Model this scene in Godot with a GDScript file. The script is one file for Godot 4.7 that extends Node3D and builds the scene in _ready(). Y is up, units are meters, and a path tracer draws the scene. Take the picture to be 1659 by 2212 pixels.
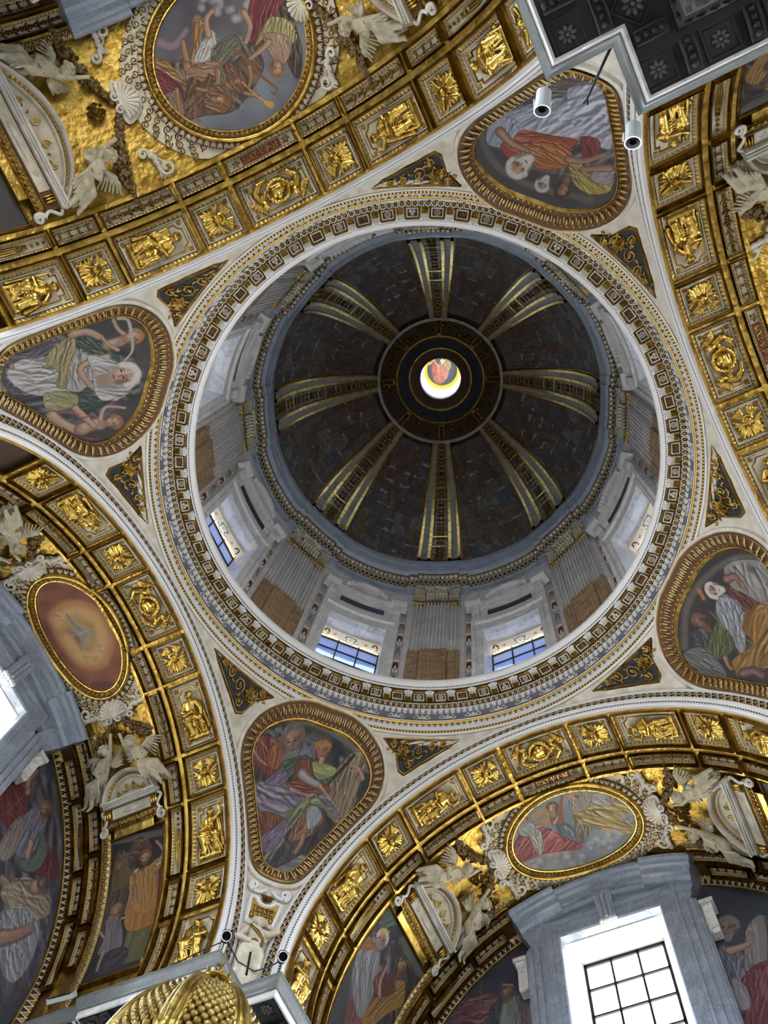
extends Node3D
# A domed chapel crossing looked at from the floor: four coffered barrel vaults, pendentives, a drum with windows and a ribbed dome.
# Plan: x and z are the axes of the four arms, y is up, the middle of the crossing stands at x = z = 0.
const A := 5.62        # from the middle to the face of each arch
const R := 4.76        # radius of the vaults
const HS := 14.09      # height of the springing
const HB := 19.36      # height of the ring on the pendentives
const RS := 7.709      # radius of the pendentive sphere
const WALL := 9.5      # end walls of the arms
var M := {}            # materials
var names := {}

class MB:
	var v := PackedVector3Array()
	var uv := PackedVector2Array()
	var ix := PackedInt32Array()
	func grid(pts: PackedVector3Array, uvs: PackedVector2Array, nu: int, nv: int) -> void:
		var b := v.size()
		v.append_array(pts); uv.append_array(uvs)
		for j in nv:
			for i in nu:
				var p := b + j * (nu + 1) + i
				ix.append_array(PackedInt32Array([p, p + 1, p + nu + 2, p, p + nu + 2, p + nu + 1]))
	func strip(a: PackedVector3Array, b: PackedVector3Array, v0 := 0.0, v1 := 1.0) -> void:
		var n := a.size()
		var base := v.size()
		var l := 0.0
		v.append_array(a); v.append_array(b)
		var u2 := PackedVector2Array(); u2.resize(2 * n)
		for i in n:
			if i > 0: l += (a[i].distance_to(a[i - 1]) + b[i].distance_to(b[i - 1])) * 0.5
			u2[i] = Vector2(l, v0); u2[n + i] = Vector2(l, v1)
		uv.append_array(u2)
		for i in n - 1:
			ix.append_array(PackedInt32Array([base + i, base + i + 1, base + n + i + 1, base + i, base + n + i + 1, base + n + i]))
	# rows: Array of PackedVector3Array, each one profile point carried along the path; creased between rows unless smooth
	func rows(rs: Array, smooth := false) -> void:
		if smooth:
			var n: int = rs[0].size()
			var pts := PackedVector3Array(); var us := PackedVector2Array()
			var vv := 0.0
			for j in rs.size():
				if j > 0: vv += rs[j][0].distance_to(rs[j - 1][0])
				var l := 0.0
				for i in n:
					if i > 0: l += rs[j][i].distance_to(rs[j][i - 1])
					us.append(Vector2(l, vv))
				pts.append_array(rs[j])
			grid(pts, us, n - 1, rs.size() - 1)
			return
		for j in rs.size() - 1:
			strip(rs[j], rs[j + 1])
	func lathe(prof: PackedVector2Array, seg: int, a0 := 0.0, a1 := TAU, smooth := false, xf := Transform3D()) -> void:
		var rs := []
		for p in prof:
			var r := PackedVector3Array(); r.resize(seg + 1)
			for i in seg + 1:
				var a := lerpf(a0, a1, float(i) / seg)
				r[i] = xf * Vector3(p.x * cos(a), p.y, p.x * sin(a))
			rs.append(r)
		rows(rs, smooth)
	# a frame along a closed flat outline; profile points are (inset, rise)
	func frame(outline: PackedVector2Array, prof: PackedVector2Array, smooth := false) -> void:
		var n := outline.size()
		var nor := PackedVector2Array(); nor.resize(n)
		for i in n:
			var d0 := (outline[i] - outline[(i + n - 1) % n]).normalized()
			var d1 := (outline[(i + 1) % n] - outline[i]).normalized()
			var n0 := Vector2(-d0.y, d0.x); var n1 := Vector2(-d1.y, d1.x)
			nor[i] = (n0 + n1) / maxf(0.3, 1.0 + n0.dot(n1))
		var rs := []
		for p in prof:
			var r := PackedVector3Array(); r.resize(n + 1)
			for i in n + 1:
				var q := outline[i % n] + nor[i % n] * p.x
				r[i] = Vector3(q.x, q.y, p.y)
			rs.append(r)
		rows(rs, smooth)
	# a flat (or warped) filled outline as rings about c; box gives the texture's extent
	func disc(outline: PackedVector2Array, c: Vector2, rings: int, z: float, box := Rect2(0, 0, 1, 1)) -> void:
		var n := outline.size()
		var pts := PackedVector3Array(); var us := PackedVector2Array()
		for j in rings + 1:
			for i in n + 1:
				var q := c.lerp(outline[i % n], float(j) / rings)
				pts.append(Vector3(q.x, q.y, z))
				us.append(Vector2((q.x - box.position.x) / box.size.x, 1.0 - (q.y - box.position.y) / box.size.y))
		grid(pts, us, n, rings)
	func box(c: Vector3, s: Vector3, b := Basis(), nx := 1) -> void:
		var h := s * 0.5
		for f in 6:
			var ax := f / 2
			var sg := 1.0 if f % 2 == 0 else -1.0
			var n := Vector3.ZERO; n[ax] = h[ax] * sg
			var e := Vector3.ZERO; var g := Vector3.ZERO
			e[(ax + 1) % 3] = h[(ax + 1) % 3]; g[(ax + 2) % 3] = h[(ax + 2) % 3]
			var k1 := nx if (ax + 1) % 3 == 0 else 1
			var k2 := nx if (ax + 2) % 3 == 0 else 1
			var pts := PackedVector3Array(); var us := PackedVector2Array()
			for j in k2 + 1:
				for i in k1 + 1:
					var p := n + e * (2.0 * i / k1 - 1.0) + g * (2.0 * j / k2 - 1.0)
					pts.append(c + b * p)
					us.append(Vector2(p[(ax + 1) % 3], p[(ax + 2) % 3]))
			grid(pts, us, k1, k2)
	func tube(path: PackedVector3Array, radii: PackedFloat32Array, seg := 6, flat := 1.0) -> void:
		var rs := []
		var n := path.size()
		for i in n:
			var d := (path[mini(i + 1, n - 1)] - path[maxi(i - 1, 0)]).normalized()
			var s := d.cross(Vector3(0, 0, 1))
			if s.length() < 0.05: s = d.cross(Vector3(0, 1, 0))
			s = s.normalized()
			var t := s.cross(d)
			var r := PackedVector3Array()
			for k in seg + 1:
				var a := TAU * k / seg
				r.append(path[i] + (s * cos(a) + t * (sin(a) * flat)) * radii[mini(i, radii.size() - 1)])
			rs.append(r)
		rows(rs, true)
	func blob(c: Vector3, r: Vector3, seg := 8, ring := 5, b := Basis()) -> void:
		var pts := PackedVector3Array(); var us := PackedVector2Array()
		for j in ring + 1:
			var th := PI * j / ring
			for i in seg + 1:
				var a := TAU * i / seg
				pts.append(c + b * (Vector3(sin(th) * cos(a), sin(th) * sin(a), cos(th)) * r))
				us.append(Vector2(float(i) / seg, float(j) / ring))
		grid(pts, us, seg, ring)
	func put(o: MB, xf: Transform3D) -> void:
		var b := v.size()
		v.append_array(xf * o.v); uv.append_array(o.uv)
		var k := o.ix.duplicate()
		for i in k.size(): k[i] += b
		ix.append_array(k)
	func mesh(warp = null) -> ArrayMesh:
		var n := v.size()
		if warp != null:
			for i in n: v[i] = warp.call(v[i])
		var nr := PackedVector3Array(); nr.resize(n)
		for t in range(0, ix.size(), 3):
			var a := ix[t]; var b := ix[t + 1]; var c := ix[t + 2]
			var f := (v[c] - v[a]).cross(v[b] - v[a])
			nr[a] += f; nr[b] += f; nr[c] += f
		for i in n: nr[i] = nr[i].normalized() if nr[i].length_squared() > 1e-20 else Vector3.UP
		var arr := []; arr.resize(Mesh.ARRAY_MAX)
		arr[Mesh.ARRAY_VERTEX] = v; arr[Mesh.ARRAY_NORMAL] = nr; arr[Mesh.ARRAY_TEX_UV] = uv; arr[Mesh.ARRAY_INDEX] = ix
		var m := ArrayMesh.new()
		m.add_surface_from_arrays(Mesh.PRIMITIVE_TRIANGLES, arr)
		return m

# ---------------------------------------------------------------- naming
func numbered(called: String) -> String:
	var k: int = names.get(called, 0)
	names[called] = k + 1
	return called if k == 0 else "%s_%03d" % [called, k]
func tag(o: Node, label: String, category: String, group := "") -> Node:
	o.set_meta("label", label); o.set_meta("category", category)
	if group != "": o.set_meta("group", group)
	return o
func thing(called: String, label: String, category: String, xf := Transform3D(), group := "") -> Node3D:
	var o := Node3D.new(); o.name = numbered(called); add_child(o)
	o.transform = xf
	tag(o, label, category, group)
	return o
func part(called: String, mesh: Mesh, m: Material, parent: Node, xf := Transform3D(), stuff := false) -> MeshInstance3D:
	var o := MeshInstance3D.new(); o.name = called; o.mesh = mesh; o.material_override = m; o.transform = xf
	o.cast_shadow = GeometryInstance3D.SHADOW_CASTING_SETTING_ON
	parent.add_child(o, true)
	if stuff: o.set_meta("kind", "stuff")
	return o
func struct(called: String, mesh: Mesh, m: Material, label: String, category := "", xf := Transform3D()) -> MeshInstance3D:
	var o := part(numbered(called), mesh, m, self, xf)
	o.set_meta("kind", "structure"); o.set_meta("label", label); o.set_meta("category", category if category != "" else called.split("_")[0])
	return o
func many(called: String, mesh: Mesh, m: Material, xfs: Array, parent: Node) -> MultiMeshInstance3D:
	var mm := MultiMesh.new(); mm.transform_format = MultiMesh.TRANSFORM_3D; mm.mesh = mesh; mm.instance_count = xfs.size()
	for i in xfs.size(): mm.set_instance_transform(i, xfs[i])
	var o := MultiMeshInstance3D.new(); o.name = called; o.multimesh = mm; o.material_override = m
	o.set_meta("kind", "stuff")
	parent.add_child(o, true)
	return o

# ---------------------------------------------------------------- places
func arm_basis(k: String) -> Basis:
	return Basis(Vector3.UP, {"t": 0.0, "r": PI / 2, "b": PI, "l": -PI / 2}[k])
func vault_xf(k: String, phi: float, d: float, out := 0.0) -> Transform3D:
	var f := deg_to_rad(phi)
	var b := arm_basis(k)
	var n := Vector3(-sin(f), -cos(f), 0)
	return Transform3D(b * Basis(Vector3(cos(f), -sin(f), 0), Vector3(0, 0, 1), n), b * (Vector3(0, HS, d) - n * (R - out)))
func wv(p: Vector3) -> Vector3:      # flat panel -> vault curvature, about the panel's own middle
	var f := p.x / R
	return Vector3((R - p.z) * sin(f), p.y, R - (R - p.z) * cos(f))
func wy(p: Vector3) -> Vector3:      # the same for pieces that stand upright, their y running round the vault
	var f := p.y / R
	return Vector3(p.x, (R - p.z) * sin(f), R - (R - p.z) * cos(f))
func arm_p(phi: float, d: float, out: float) -> Vector3:
	var f := deg_to_rad(phi)
	return Vector3((R - out) * sin(f), HS + (R - out) * cos(f), d)
func pend_p(az0: float, u: float, h: float, o: float) -> Vector3:
	var rs := RS - o
	var rho := sqrt(maxf(rs * rs - h * h, 0.01))
	var a := deg_to_rad(az0) + u / (rho + o)
	return Vector3(rho * cos(a), HS + h, rho * sin(a))
func ring_p(az: float, r: float, y: float) -> Vector3:
	return Vector3(r * cos(deg_to_rad(az)), y, r * sin(deg_to_rad(az)))
# frame looking outward at azimuth az: x = increasing azimuth, y = up, z = towards the axis
func ring_xf(az: float, r: float, y: float) -> Transform3D:
	var a := deg_to_rad(az)
	return Transform3D(Basis(Vector3(-sin(a), 0, cos(a)), Vector3.UP, Vector3(-cos(a), 0, -sin(a))), Vector3(r * cos(a), y, r * sin(a)))
func ellipse(rx: float, ry: float, n: int, c := Vector2.ZERO) -> PackedVector2Array:
	var o := PackedVector2Array()
	for i in n: o.append(c + Vector2(rx * cos(TAU * i / n), ry * sin(TAU * i / n)))
	return o
func rect(w: float, h: float, nx := 1, ny := 1, c := Vector2.ZERO) -> PackedVector2Array:
	var o := PackedVector2Array()
	for i in nx: o.append(c + Vector2(-w / 2 + w * i / nx, -h / 2))
	for i in ny: o.append(c + Vector2(w / 2, -h / 2 + h * i / ny))
	for i in nx: o.append(c + Vector2(w / 2 - w * i / nx, h / 2))
	for i in ny: o.append(c + Vector2(-w / 2, h / 2 - h * i / ny))
	return o
func spline(p: PackedVector2Array, n: int, closed := false) -> PackedVector2Array:
	var o := PackedVector2Array()
	var k := p.size()
	for i in (k if closed else k - 1):
		var a := p[(i + k - 1) % k] if closed else p[maxi(i - 1, 0)]
		var d := p[(i + 2) % k] if closed else p[mini(i + 2, k - 1)]
		for j in n: o.append(p[i].cubic_interpolate(p[(i + 1) % k], a, d, float(j) / n))
	if not closed: o.append(p[k - 1])
	return o
func v2(a: Array) -> PackedVector2Array:
	var o := PackedVector2Array()
	for i in range(0, a.size(), 2): o.append(Vector2(a[i], a[i + 1]))
	return o
func v3(p: PackedVector2Array, z := 0.0) -> PackedVector3Array:
	var o := PackedVector3Array()
	for q in p: o.append(Vector3(q.x, q.y, z))
	return o
func spiral(c: Vector2, r0: float, r1: float, a0: float, turns: float, n := 20) -> PackedVector2Array:
	var o := PackedVector2Array()
	for i in n + 1:
		var t := float(i) / n
		o.append(c + Vector2.from_angle(a0 + TAU * turns * t) * lerpf(r0, r1, t))
	return o

# ---------------------------------------------------------------- rounded figures: capsules joined with a smooth minimum, meshed as surface nets
func cap(l: Array, ax: float, ay: float, az: float, ra: float, bx: float, by: float, bz: float, rb: float) -> void:
	l.append([Vector3(ax, ay, az), Vector3(bx, by, bz), ra, rb])
func ball(l: Array, x: float, y: float, z: float, r: float) -> void:
	l.append([Vector3(x, y, z), Vector3(x, y, z + 0.001), r, r])
func net(l: Array, cell: float, k: float, zmin := -1e9) -> MB:
	var lo := Vector3(1e9, 1e9, 1e9); var hi := -lo
	for c in l:
		var rr: float = maxf(c[2], c[3])
		lo = lo.min(c[0] - Vector3.ONE * rr).min(c[1] - Vector3.ONE * rr)
		hi = hi.max(c[0] + Vector3.ONE * rr).max(c[1] + Vector3.ONE * rr)
	if zmin > -1e8: lo.z = maxf(lo.z, zmin)
	lo -= Vector3.ONE * cell * 2.5; hi += Vector3.ONE * cell * 2.5
	var nx := int((hi.x - lo.x) / cell) + 1; var ny := int((hi.y - lo.y) / cell) + 1; var nz := int((hi.z - lo.z) / cell) + 1
	var g := PackedFloat32Array(); g.resize(nx * ny * nz); g.fill(9.0)
	for c in l:
		var a: Vector3 = c[0]; var b: Vector3 = c[1]; var ra: float = c[2]; var rb: float = c[3]
		var m := maxf(ra, rb) + k + cell * 1.5
		var p0 := ((a.min(b) - Vector3.ONE * m - lo) / cell).floor().max(Vector3.ZERO)
		var p1 := ((a.max(b) + Vector3.ONE * m - lo) / cell).ceil().min(Vector3(nx - 1, ny - 1, nz - 1))
		var ab := b - a
		var il := 1.0 / maxf(ab.length_squared(), 1e-9)
		for z in range(int(p0.z), int(p1.z) + 1):
			for y in range(int(p0.y), int(p1.y) + 1):
				var at := (z * ny + y) * nx
				for x in range(int(p0.x), int(p1.x) + 1):
					var q := lo + Vector3(x, y, z) * cell - a
					var t := clampf(q.dot(ab) * il, 0.0, 1.0)
					var d := (q - ab * t).length() - ra - (rb - ra) * t
					var e := g[at + x]
					var h := k - absf(d - e)
					if h > 0.0: g[at + x] = minf(d, e) - h * h / k * 0.25
					elif d < e: g[at + x] = d
	if zmin > -1e8:
		for z in nz:
			var cut := zmin - (lo.z + z * cell)
			if cut > -cell:
				for i in nx * ny: g[z * nx * ny + i] = maxf(g[z * nx * ny + i], cut)
	var o := MB.new()
	var id := PackedInt32Array(); id.resize(nx * ny * nz); id.fill(-1)
	var sy := nx; var sz := nx * ny
	var cs := PackedInt32Array([0, 1, sy, sy + 1, sz, sz + 1, sz + sy, sz + sy + 1])
	var es := [[0, 1], [2, 3], [4, 5], [6, 7], [0, 2], [1, 3], [4, 6], [5, 7], [0, 4], [1, 5], [2, 6], [3, 7]]
	for z in nz - 1:
		for y in ny - 1:
			for x in nx - 1:
				var p := z * sz + y * sy + x
				var s := 0
				for c in 8:
					if g[p + cs[c]] < 0.0: s += 1
				if s == 0 or s == 8: continue
				var sum := Vector3.ZERO; var cnt := 0
				for e in es:
					var f0 := g[p + cs[e[0]]]; var f1 := g[p + cs[e[1]]]
					if (f0 < 0.0) != (f1 < 0.0):
						var t := f0 / (f0 - f1)
						var q0 := Vector3(e[0] & 1, (e[0] >> 1) & 1, e[0] >> 2); var q1 := Vector3(e[1] & 1, (e[1] >> 1) & 1, e[1] >> 2)
						sum += q0.lerp(q1, t); cnt += 1
				id[p] = o.v.size()
				o.v.append(lo + (Vector3(x, y, z) + sum / cnt) * cell)
				o.uv.append(Vector2(o.v[-1].x, o.v[-1].y))
	var dirs := [[1, sy, sz], [sy, sz, 1], [sz, 1, sy]]
	for z in range(1, nz - 1):
		for y in range(1, ny - 1):
			for x in range(1, nx - 1):
				var p := z * sz + y * sy + x
				var ins := g[p] < 0.0
				for d in dirs:
					if ins == (g[p + d[0]] < 0.0): continue
					var a := id[p]; var b := id[p - d[1]]; var c := id[p - d[1] - d[2]]; var e := id[p - d[2]]
					if a < 0 or b < 0 or c < 0 or e < 0: continue
					if ins: o.ix.append_array(PackedInt32Array([a, c, b, a, e, c]))
					else: o.ix.append_array(PackedInt32Array([a, b, c, a, c, e]))
	return o

# ---------------------------------------------------------------- materials
func mat(c: Color, rough := 0.7, metal := 0.0) -> StandardMaterial3D:
	var m := StandardMaterial3D.new()
	m.albedo_color = c; m.roughness = rough; m.metallic = metal; m.cull_mode = BaseMaterial3D.CULL_DISABLED
	return m
func noise_tex(freq: float, size: int, sd: int, normal := 0.0, ramp: Gradient = null, type := FastNoiseLite.TYPE_SIMPLEX_SMOOTH, warp := 0.0) -> NoiseTexture2D:
	var f := FastNoiseLite.new(); f.seed = sd; f.frequency = freq; f.noise_type = type; f.fractal_octaves = 4
	if warp > 0.0:
		f.domain_warp_enabled = true; f.domain_warp_amplitude = warp; f.domain_warp_frequency = freq * 1.3
	var t := NoiseTexture2D.new(); t.width = size; t.height = size; t.seamless = true; t.noise = f
	if normal > 0.0:
		t.as_normal_map = true; t.bump_strength = normal
	if ramp: t.color_ramp = ramp
	return t
func ramp(a: Array) -> Gradient:
	var g := Gradient.new()
	var o := PackedFloat32Array(); var c := PackedColorArray()
	for i in range(0, a.size(), 2):
		o.append(a[i]); c.append(a[i + 1])
	g.offsets = o; g.colors = c
	return g
func with_noise(m: StandardMaterial3D, scale: float, albedo: Texture2D, normal: Texture2D = null, ns := 1.0) -> StandardMaterial3D:
	m.uv1_triplanar = true; m.uv1_world_triplanar = true; m.uv1_scale = Vector3.ONE * scale
	if albedo: m.albedo_texture = albedo
	if normal:
		m.normal_enabled = true; m.normal_texture = normal; m.normal_scale = ns
	return m
# running ornament: a tile of stucco leaf, chevron, bead or egg with gilding; u runs along, v across
func tile(kind: String, white: Color, gold: Color, ground: Color) -> StandardMaterial3D:
	var w := 48; var h := 48
	var im := Image.create(w, h, false, Image.FORMAT_RGB8); var me := Image.create(w, h, false, Image.FORMAT_RGB8); var he := Image.create(w, h, false, Image.FORMAT_RGB8)
	for y in h:
		for x in w:
			var u := absf((x + 0.5) / w - 0.5) * 2.0      # 0 in the middle of the motif
			var v := (y + 0.5) / h
			var k := 0; var z := 0.0                        # 0 ground, 1 white, 2 gold
			if kind == "leaf":
				var e := u / maxf(0.05, 0.86 * sqrt(maxf(0.0, 1.0 - pow((v - 0.16) / 0.74, 2.0)))) if v > 0.12 else 9.0
				if v < 0.1 or v > 0.95: k = 2; z = 0.7
				elif e < 0.42: k = 2; z = 1.0
				elif e < 0.62: k = 0
				elif e < 1.0: k = 1; z = 0.9
				elif u > 0.88 and v > 0.55: k = 2; z = 0.5
			elif kind == "zig":
				var q := absf(v - (0.92 - 0.84 * u))
				if q < 0.13: k = 1; z = 1.0
				elif v < 0.92 - 0.84 * u - 0.2 and v > 0.1: k = 2; z = 0.6
				elif v > 0.96 or v < 0.05: k = 2; z = 0.8
			elif kind == "bead":
				var q := Vector2(u * 0.5, v - 0.5).length()
				if q < 0.34: k = 0; z = 0.1
				else: k = 1; z = 0.8
			elif kind == "dots":
				var q := Vector2(u * 0.5, v - 0.5).length()
				if q < 0.32: k = 2; z = 1.0
				elif v < 0.12 or v > 0.9: k = 1; z = 0.6
			elif kind == "acanthus":
				var s := 0.5 + 0.42 * sin(v * 9.0) * (1.0 - v)
				if u < s * 0.75 and v > 0.05 and v < 0.95: k = 1 if u > 0.12 else 2; z = 1.0 - u
				elif u > 0.9 and v > 0.3: k = 1; z = 0.5
			elif kind == "scroll":
				var p := Vector2(u - 0.45, v - 0.5)
				var a := p.angle(); var r := p.length()
				if fposmod(r * 3.2 - a / TAU, 1.0) < 0.45 and r < 0.46: k = 2; z = 1.0
				elif absf(v - 0.5) > 0.43: k = 1; z = 0.6
				else: k = 3
			im.set_pixel(x, y, [ground, white, gold, ground.lerp(white, 0.75)][k])
			var mt := 1.0 if k == 2 else 0.0
			me.set_pixel(x, y, Color(mt, 0.42 if k == 2 else 0.75, 0.0))
			he.set_pixel(x, y, Color(z, z, z))
	var m := mat(Color.WHITE, 1.0, 1.0)
	m.albedo_texture = ImageTexture.create_from_image(im)
	m.metallic_texture = ImageTexture.create_from_image(me); m.metallic_texture_channel = BaseMaterial3D.TEXTURE_CHANNEL_RED
	m.roughness_texture = m.metallic_texture; m.roughness_texture_channel = BaseMaterial3D.TEXTURE_CHANNEL_GREEN
	m.heightmap_enabled = true; m.heightmap_texture = ImageTexture.create_from_image(he); m.heightmap_scale = 1.5
	return m
func pitched(kind: String, pitch: float) -> StandardMaterial3D:
	var key := "%s %.3f" % [kind, pitch]
	if not M.has(key):
		var m: StandardMaterial3D = M["tile " + kind].duplicate()
		m.uv1_scale = Vector3(1.0 / pitch, 1.0, 1.0)
		M[key] = m
	return M[key]
func make_materials() -> void:
	var gold_n := noise_tex(0.03, 256, 3, 5.0)
	var gold_c := noise_tex(0.012, 256, 5, 0.0, ramp([0.25, Color(0.72, 0.66, 0.52), 0.6, Color(1, 0.98, 0.94)]))
	M.gold = with_noise(mat(Color(0.86, 0.74, 0.40), 0.34, 1.0), 1.4, gold_c, gold_n, 0.5)
	M.gold_flat = with_noise(mat(Color(0.82, 0.70, 0.37), 0.46, 1.0), 1.0, gold_c, gold_n, 0.9)
	M.gold_dark = with_noise(mat(Color(0.52, 0.41, 0.20), 0.42, 1.0), 1.4, gold_c, gold_n, 0.7)
	M.gold_old = with_noise(mat(Color(0.70, 0.59, 0.33), 0.40, 1.0), 1.2, gold_c, gold_n, 0.6)
	var st := noise_tex(0.02, 256, 8, 0.0, ramp([0.2, Color(0.84, 0.82, 0.78), 0.7, Color(1, 1, 1)]))
	M.stucco = with_noise(mat(Color(0.85, 0.83, 0.78), 0.75), 0.6, st)
	M.cream = with_noise(mat(Color(0.83, 0.80, 0.71), 0.7), 0.5, st)
	M.statue = with_noise(mat(Color(0.74, 0.71, 0.61), 0.6), 0.8, st)
	M.white = mat(Color(0.88, 0.88, 0.87), 0.55)
	M.grey = with_noise(mat(Color(0.62, 0.62, 0.61), 0.6), 0.5, st)
	M.slate = mat(Color(0.16, 0.17, 0.19), 0.8)
	M.ink = mat(Color(0.10, 0.10, 0.11), 0.85)
	M.brown = mat(Color(0.24, 0.15, 0.07), 0.8)
	M.bole = mat(Color(0.36, 0.23, 0.10), 0.7)
	M.navy = mat(Color(0.10, 0.13, 0.24), 0.5)
	M.red = mat(Color(0.36, 0.10, 0.09), 0.5)
	M.terracotta = mat(Color(0.42, 0.15, 0.09), 0.6)
	M.iron = mat(Color(0.06, 0.06, 0.09), 0.5, 0.4)
	M.black = mat(Color(0.03, 0.03, 0.03), 0.5)
	M.fruit = with_noise(mat(Color(0.50, 0.42, 0.29), 0.6), 1.5, st)
	M.fruit_gold = M.gold_old
	M.lamp = mat(Color(0.80, 0.82, 0.82), 0.35, 0.3)
	var vein := noise_tex(0.006, 512, 21, 0.0, ramp([0.0, Color(0.80, 0.80, 0.79), 0.42, Color(0.90, 0.90, 0.89), 0.49, Color(0.72, 0.73, 0.75), 0.52, Color(0.88, 0.88, 0.87), 0.75, Color(0.96, 0.96, 0.95), 1.0, Color(0.82, 0.82, 0.82)]), FastNoiseLite.TYPE_SIMPLEX, 60.0)
	M.marble = with_noise(mat(Color(0.92, 0.91, 0.90), 0.4), 0.35, vein)
	M.marble_grey = with_noise(mat(Color(0.62, 0.66, 0.72), 0.4), 0.5, vein)
	M.cornice = with_noise(mat(Color(0.50, 0.51, 0.50), 0.32), 0.5, vein)
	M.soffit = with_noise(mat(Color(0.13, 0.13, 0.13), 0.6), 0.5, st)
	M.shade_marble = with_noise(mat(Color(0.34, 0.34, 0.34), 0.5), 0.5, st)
	M.brocatel = with_noise(mat(Color(0.64, 0.54, 0.42), 0.5), 0.7, noise_tex(0.02, 256, 31, 0.0, ramp([0.2, Color(0.78, 0.72, 0.66), 0.7, Color(1, 1, 1)])))
	M.plaster = with_noise(mat(Color(0.60, 0.58, 0.54), 0.9), 0.3, st)
	M.glass = mat(Color(0.8, 0.88, 0.95, 0.12), 0.05); M.glass.transparency = BaseMaterial3D.TRANSPARENCY_ALPHA
	M.lantern_glass = mat(Color(0.8, 0.88, 0.95, 0.35), 0.1); M.lantern_glass.transparency = BaseMaterial3D.TRANSPARENCY_ALPHA
	M.pale_glass = mat(Color(0.6, 0.7, 0.88, 0.875), 0.2); M.pale_glass.transparency = BaseMaterial3D.TRANSPARENCY_ALPHA
	var w := Color(0.86, 0.83, 0.75); var g := Color(0.80, 0.64, 0.26); var b := Color(0.22, 0.14, 0.07)
	M["tile leaf"] = tile("leaf", w, g, b)
	M["tile zig"] = tile("zig", w, g, Color(0.13, 0.085, 0.05))
	M["tile bead"] = tile("bead", Color(0.88, 0.87, 0.85), g, Color(0.10, 0.08, 0.06))
	M["tile dots"] = tile("dots", w, g, Color(0.24, 0.15, 0.07))
	M["tile acanthus"] = tile("acanthus", Color(0.86, 0.86, 0.86), g, Color(0.15, 0.13, 0.12))
	M["tile scroll"] = tile("scroll", w, g, Color(0.30, 0.20, 0.10))

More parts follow.
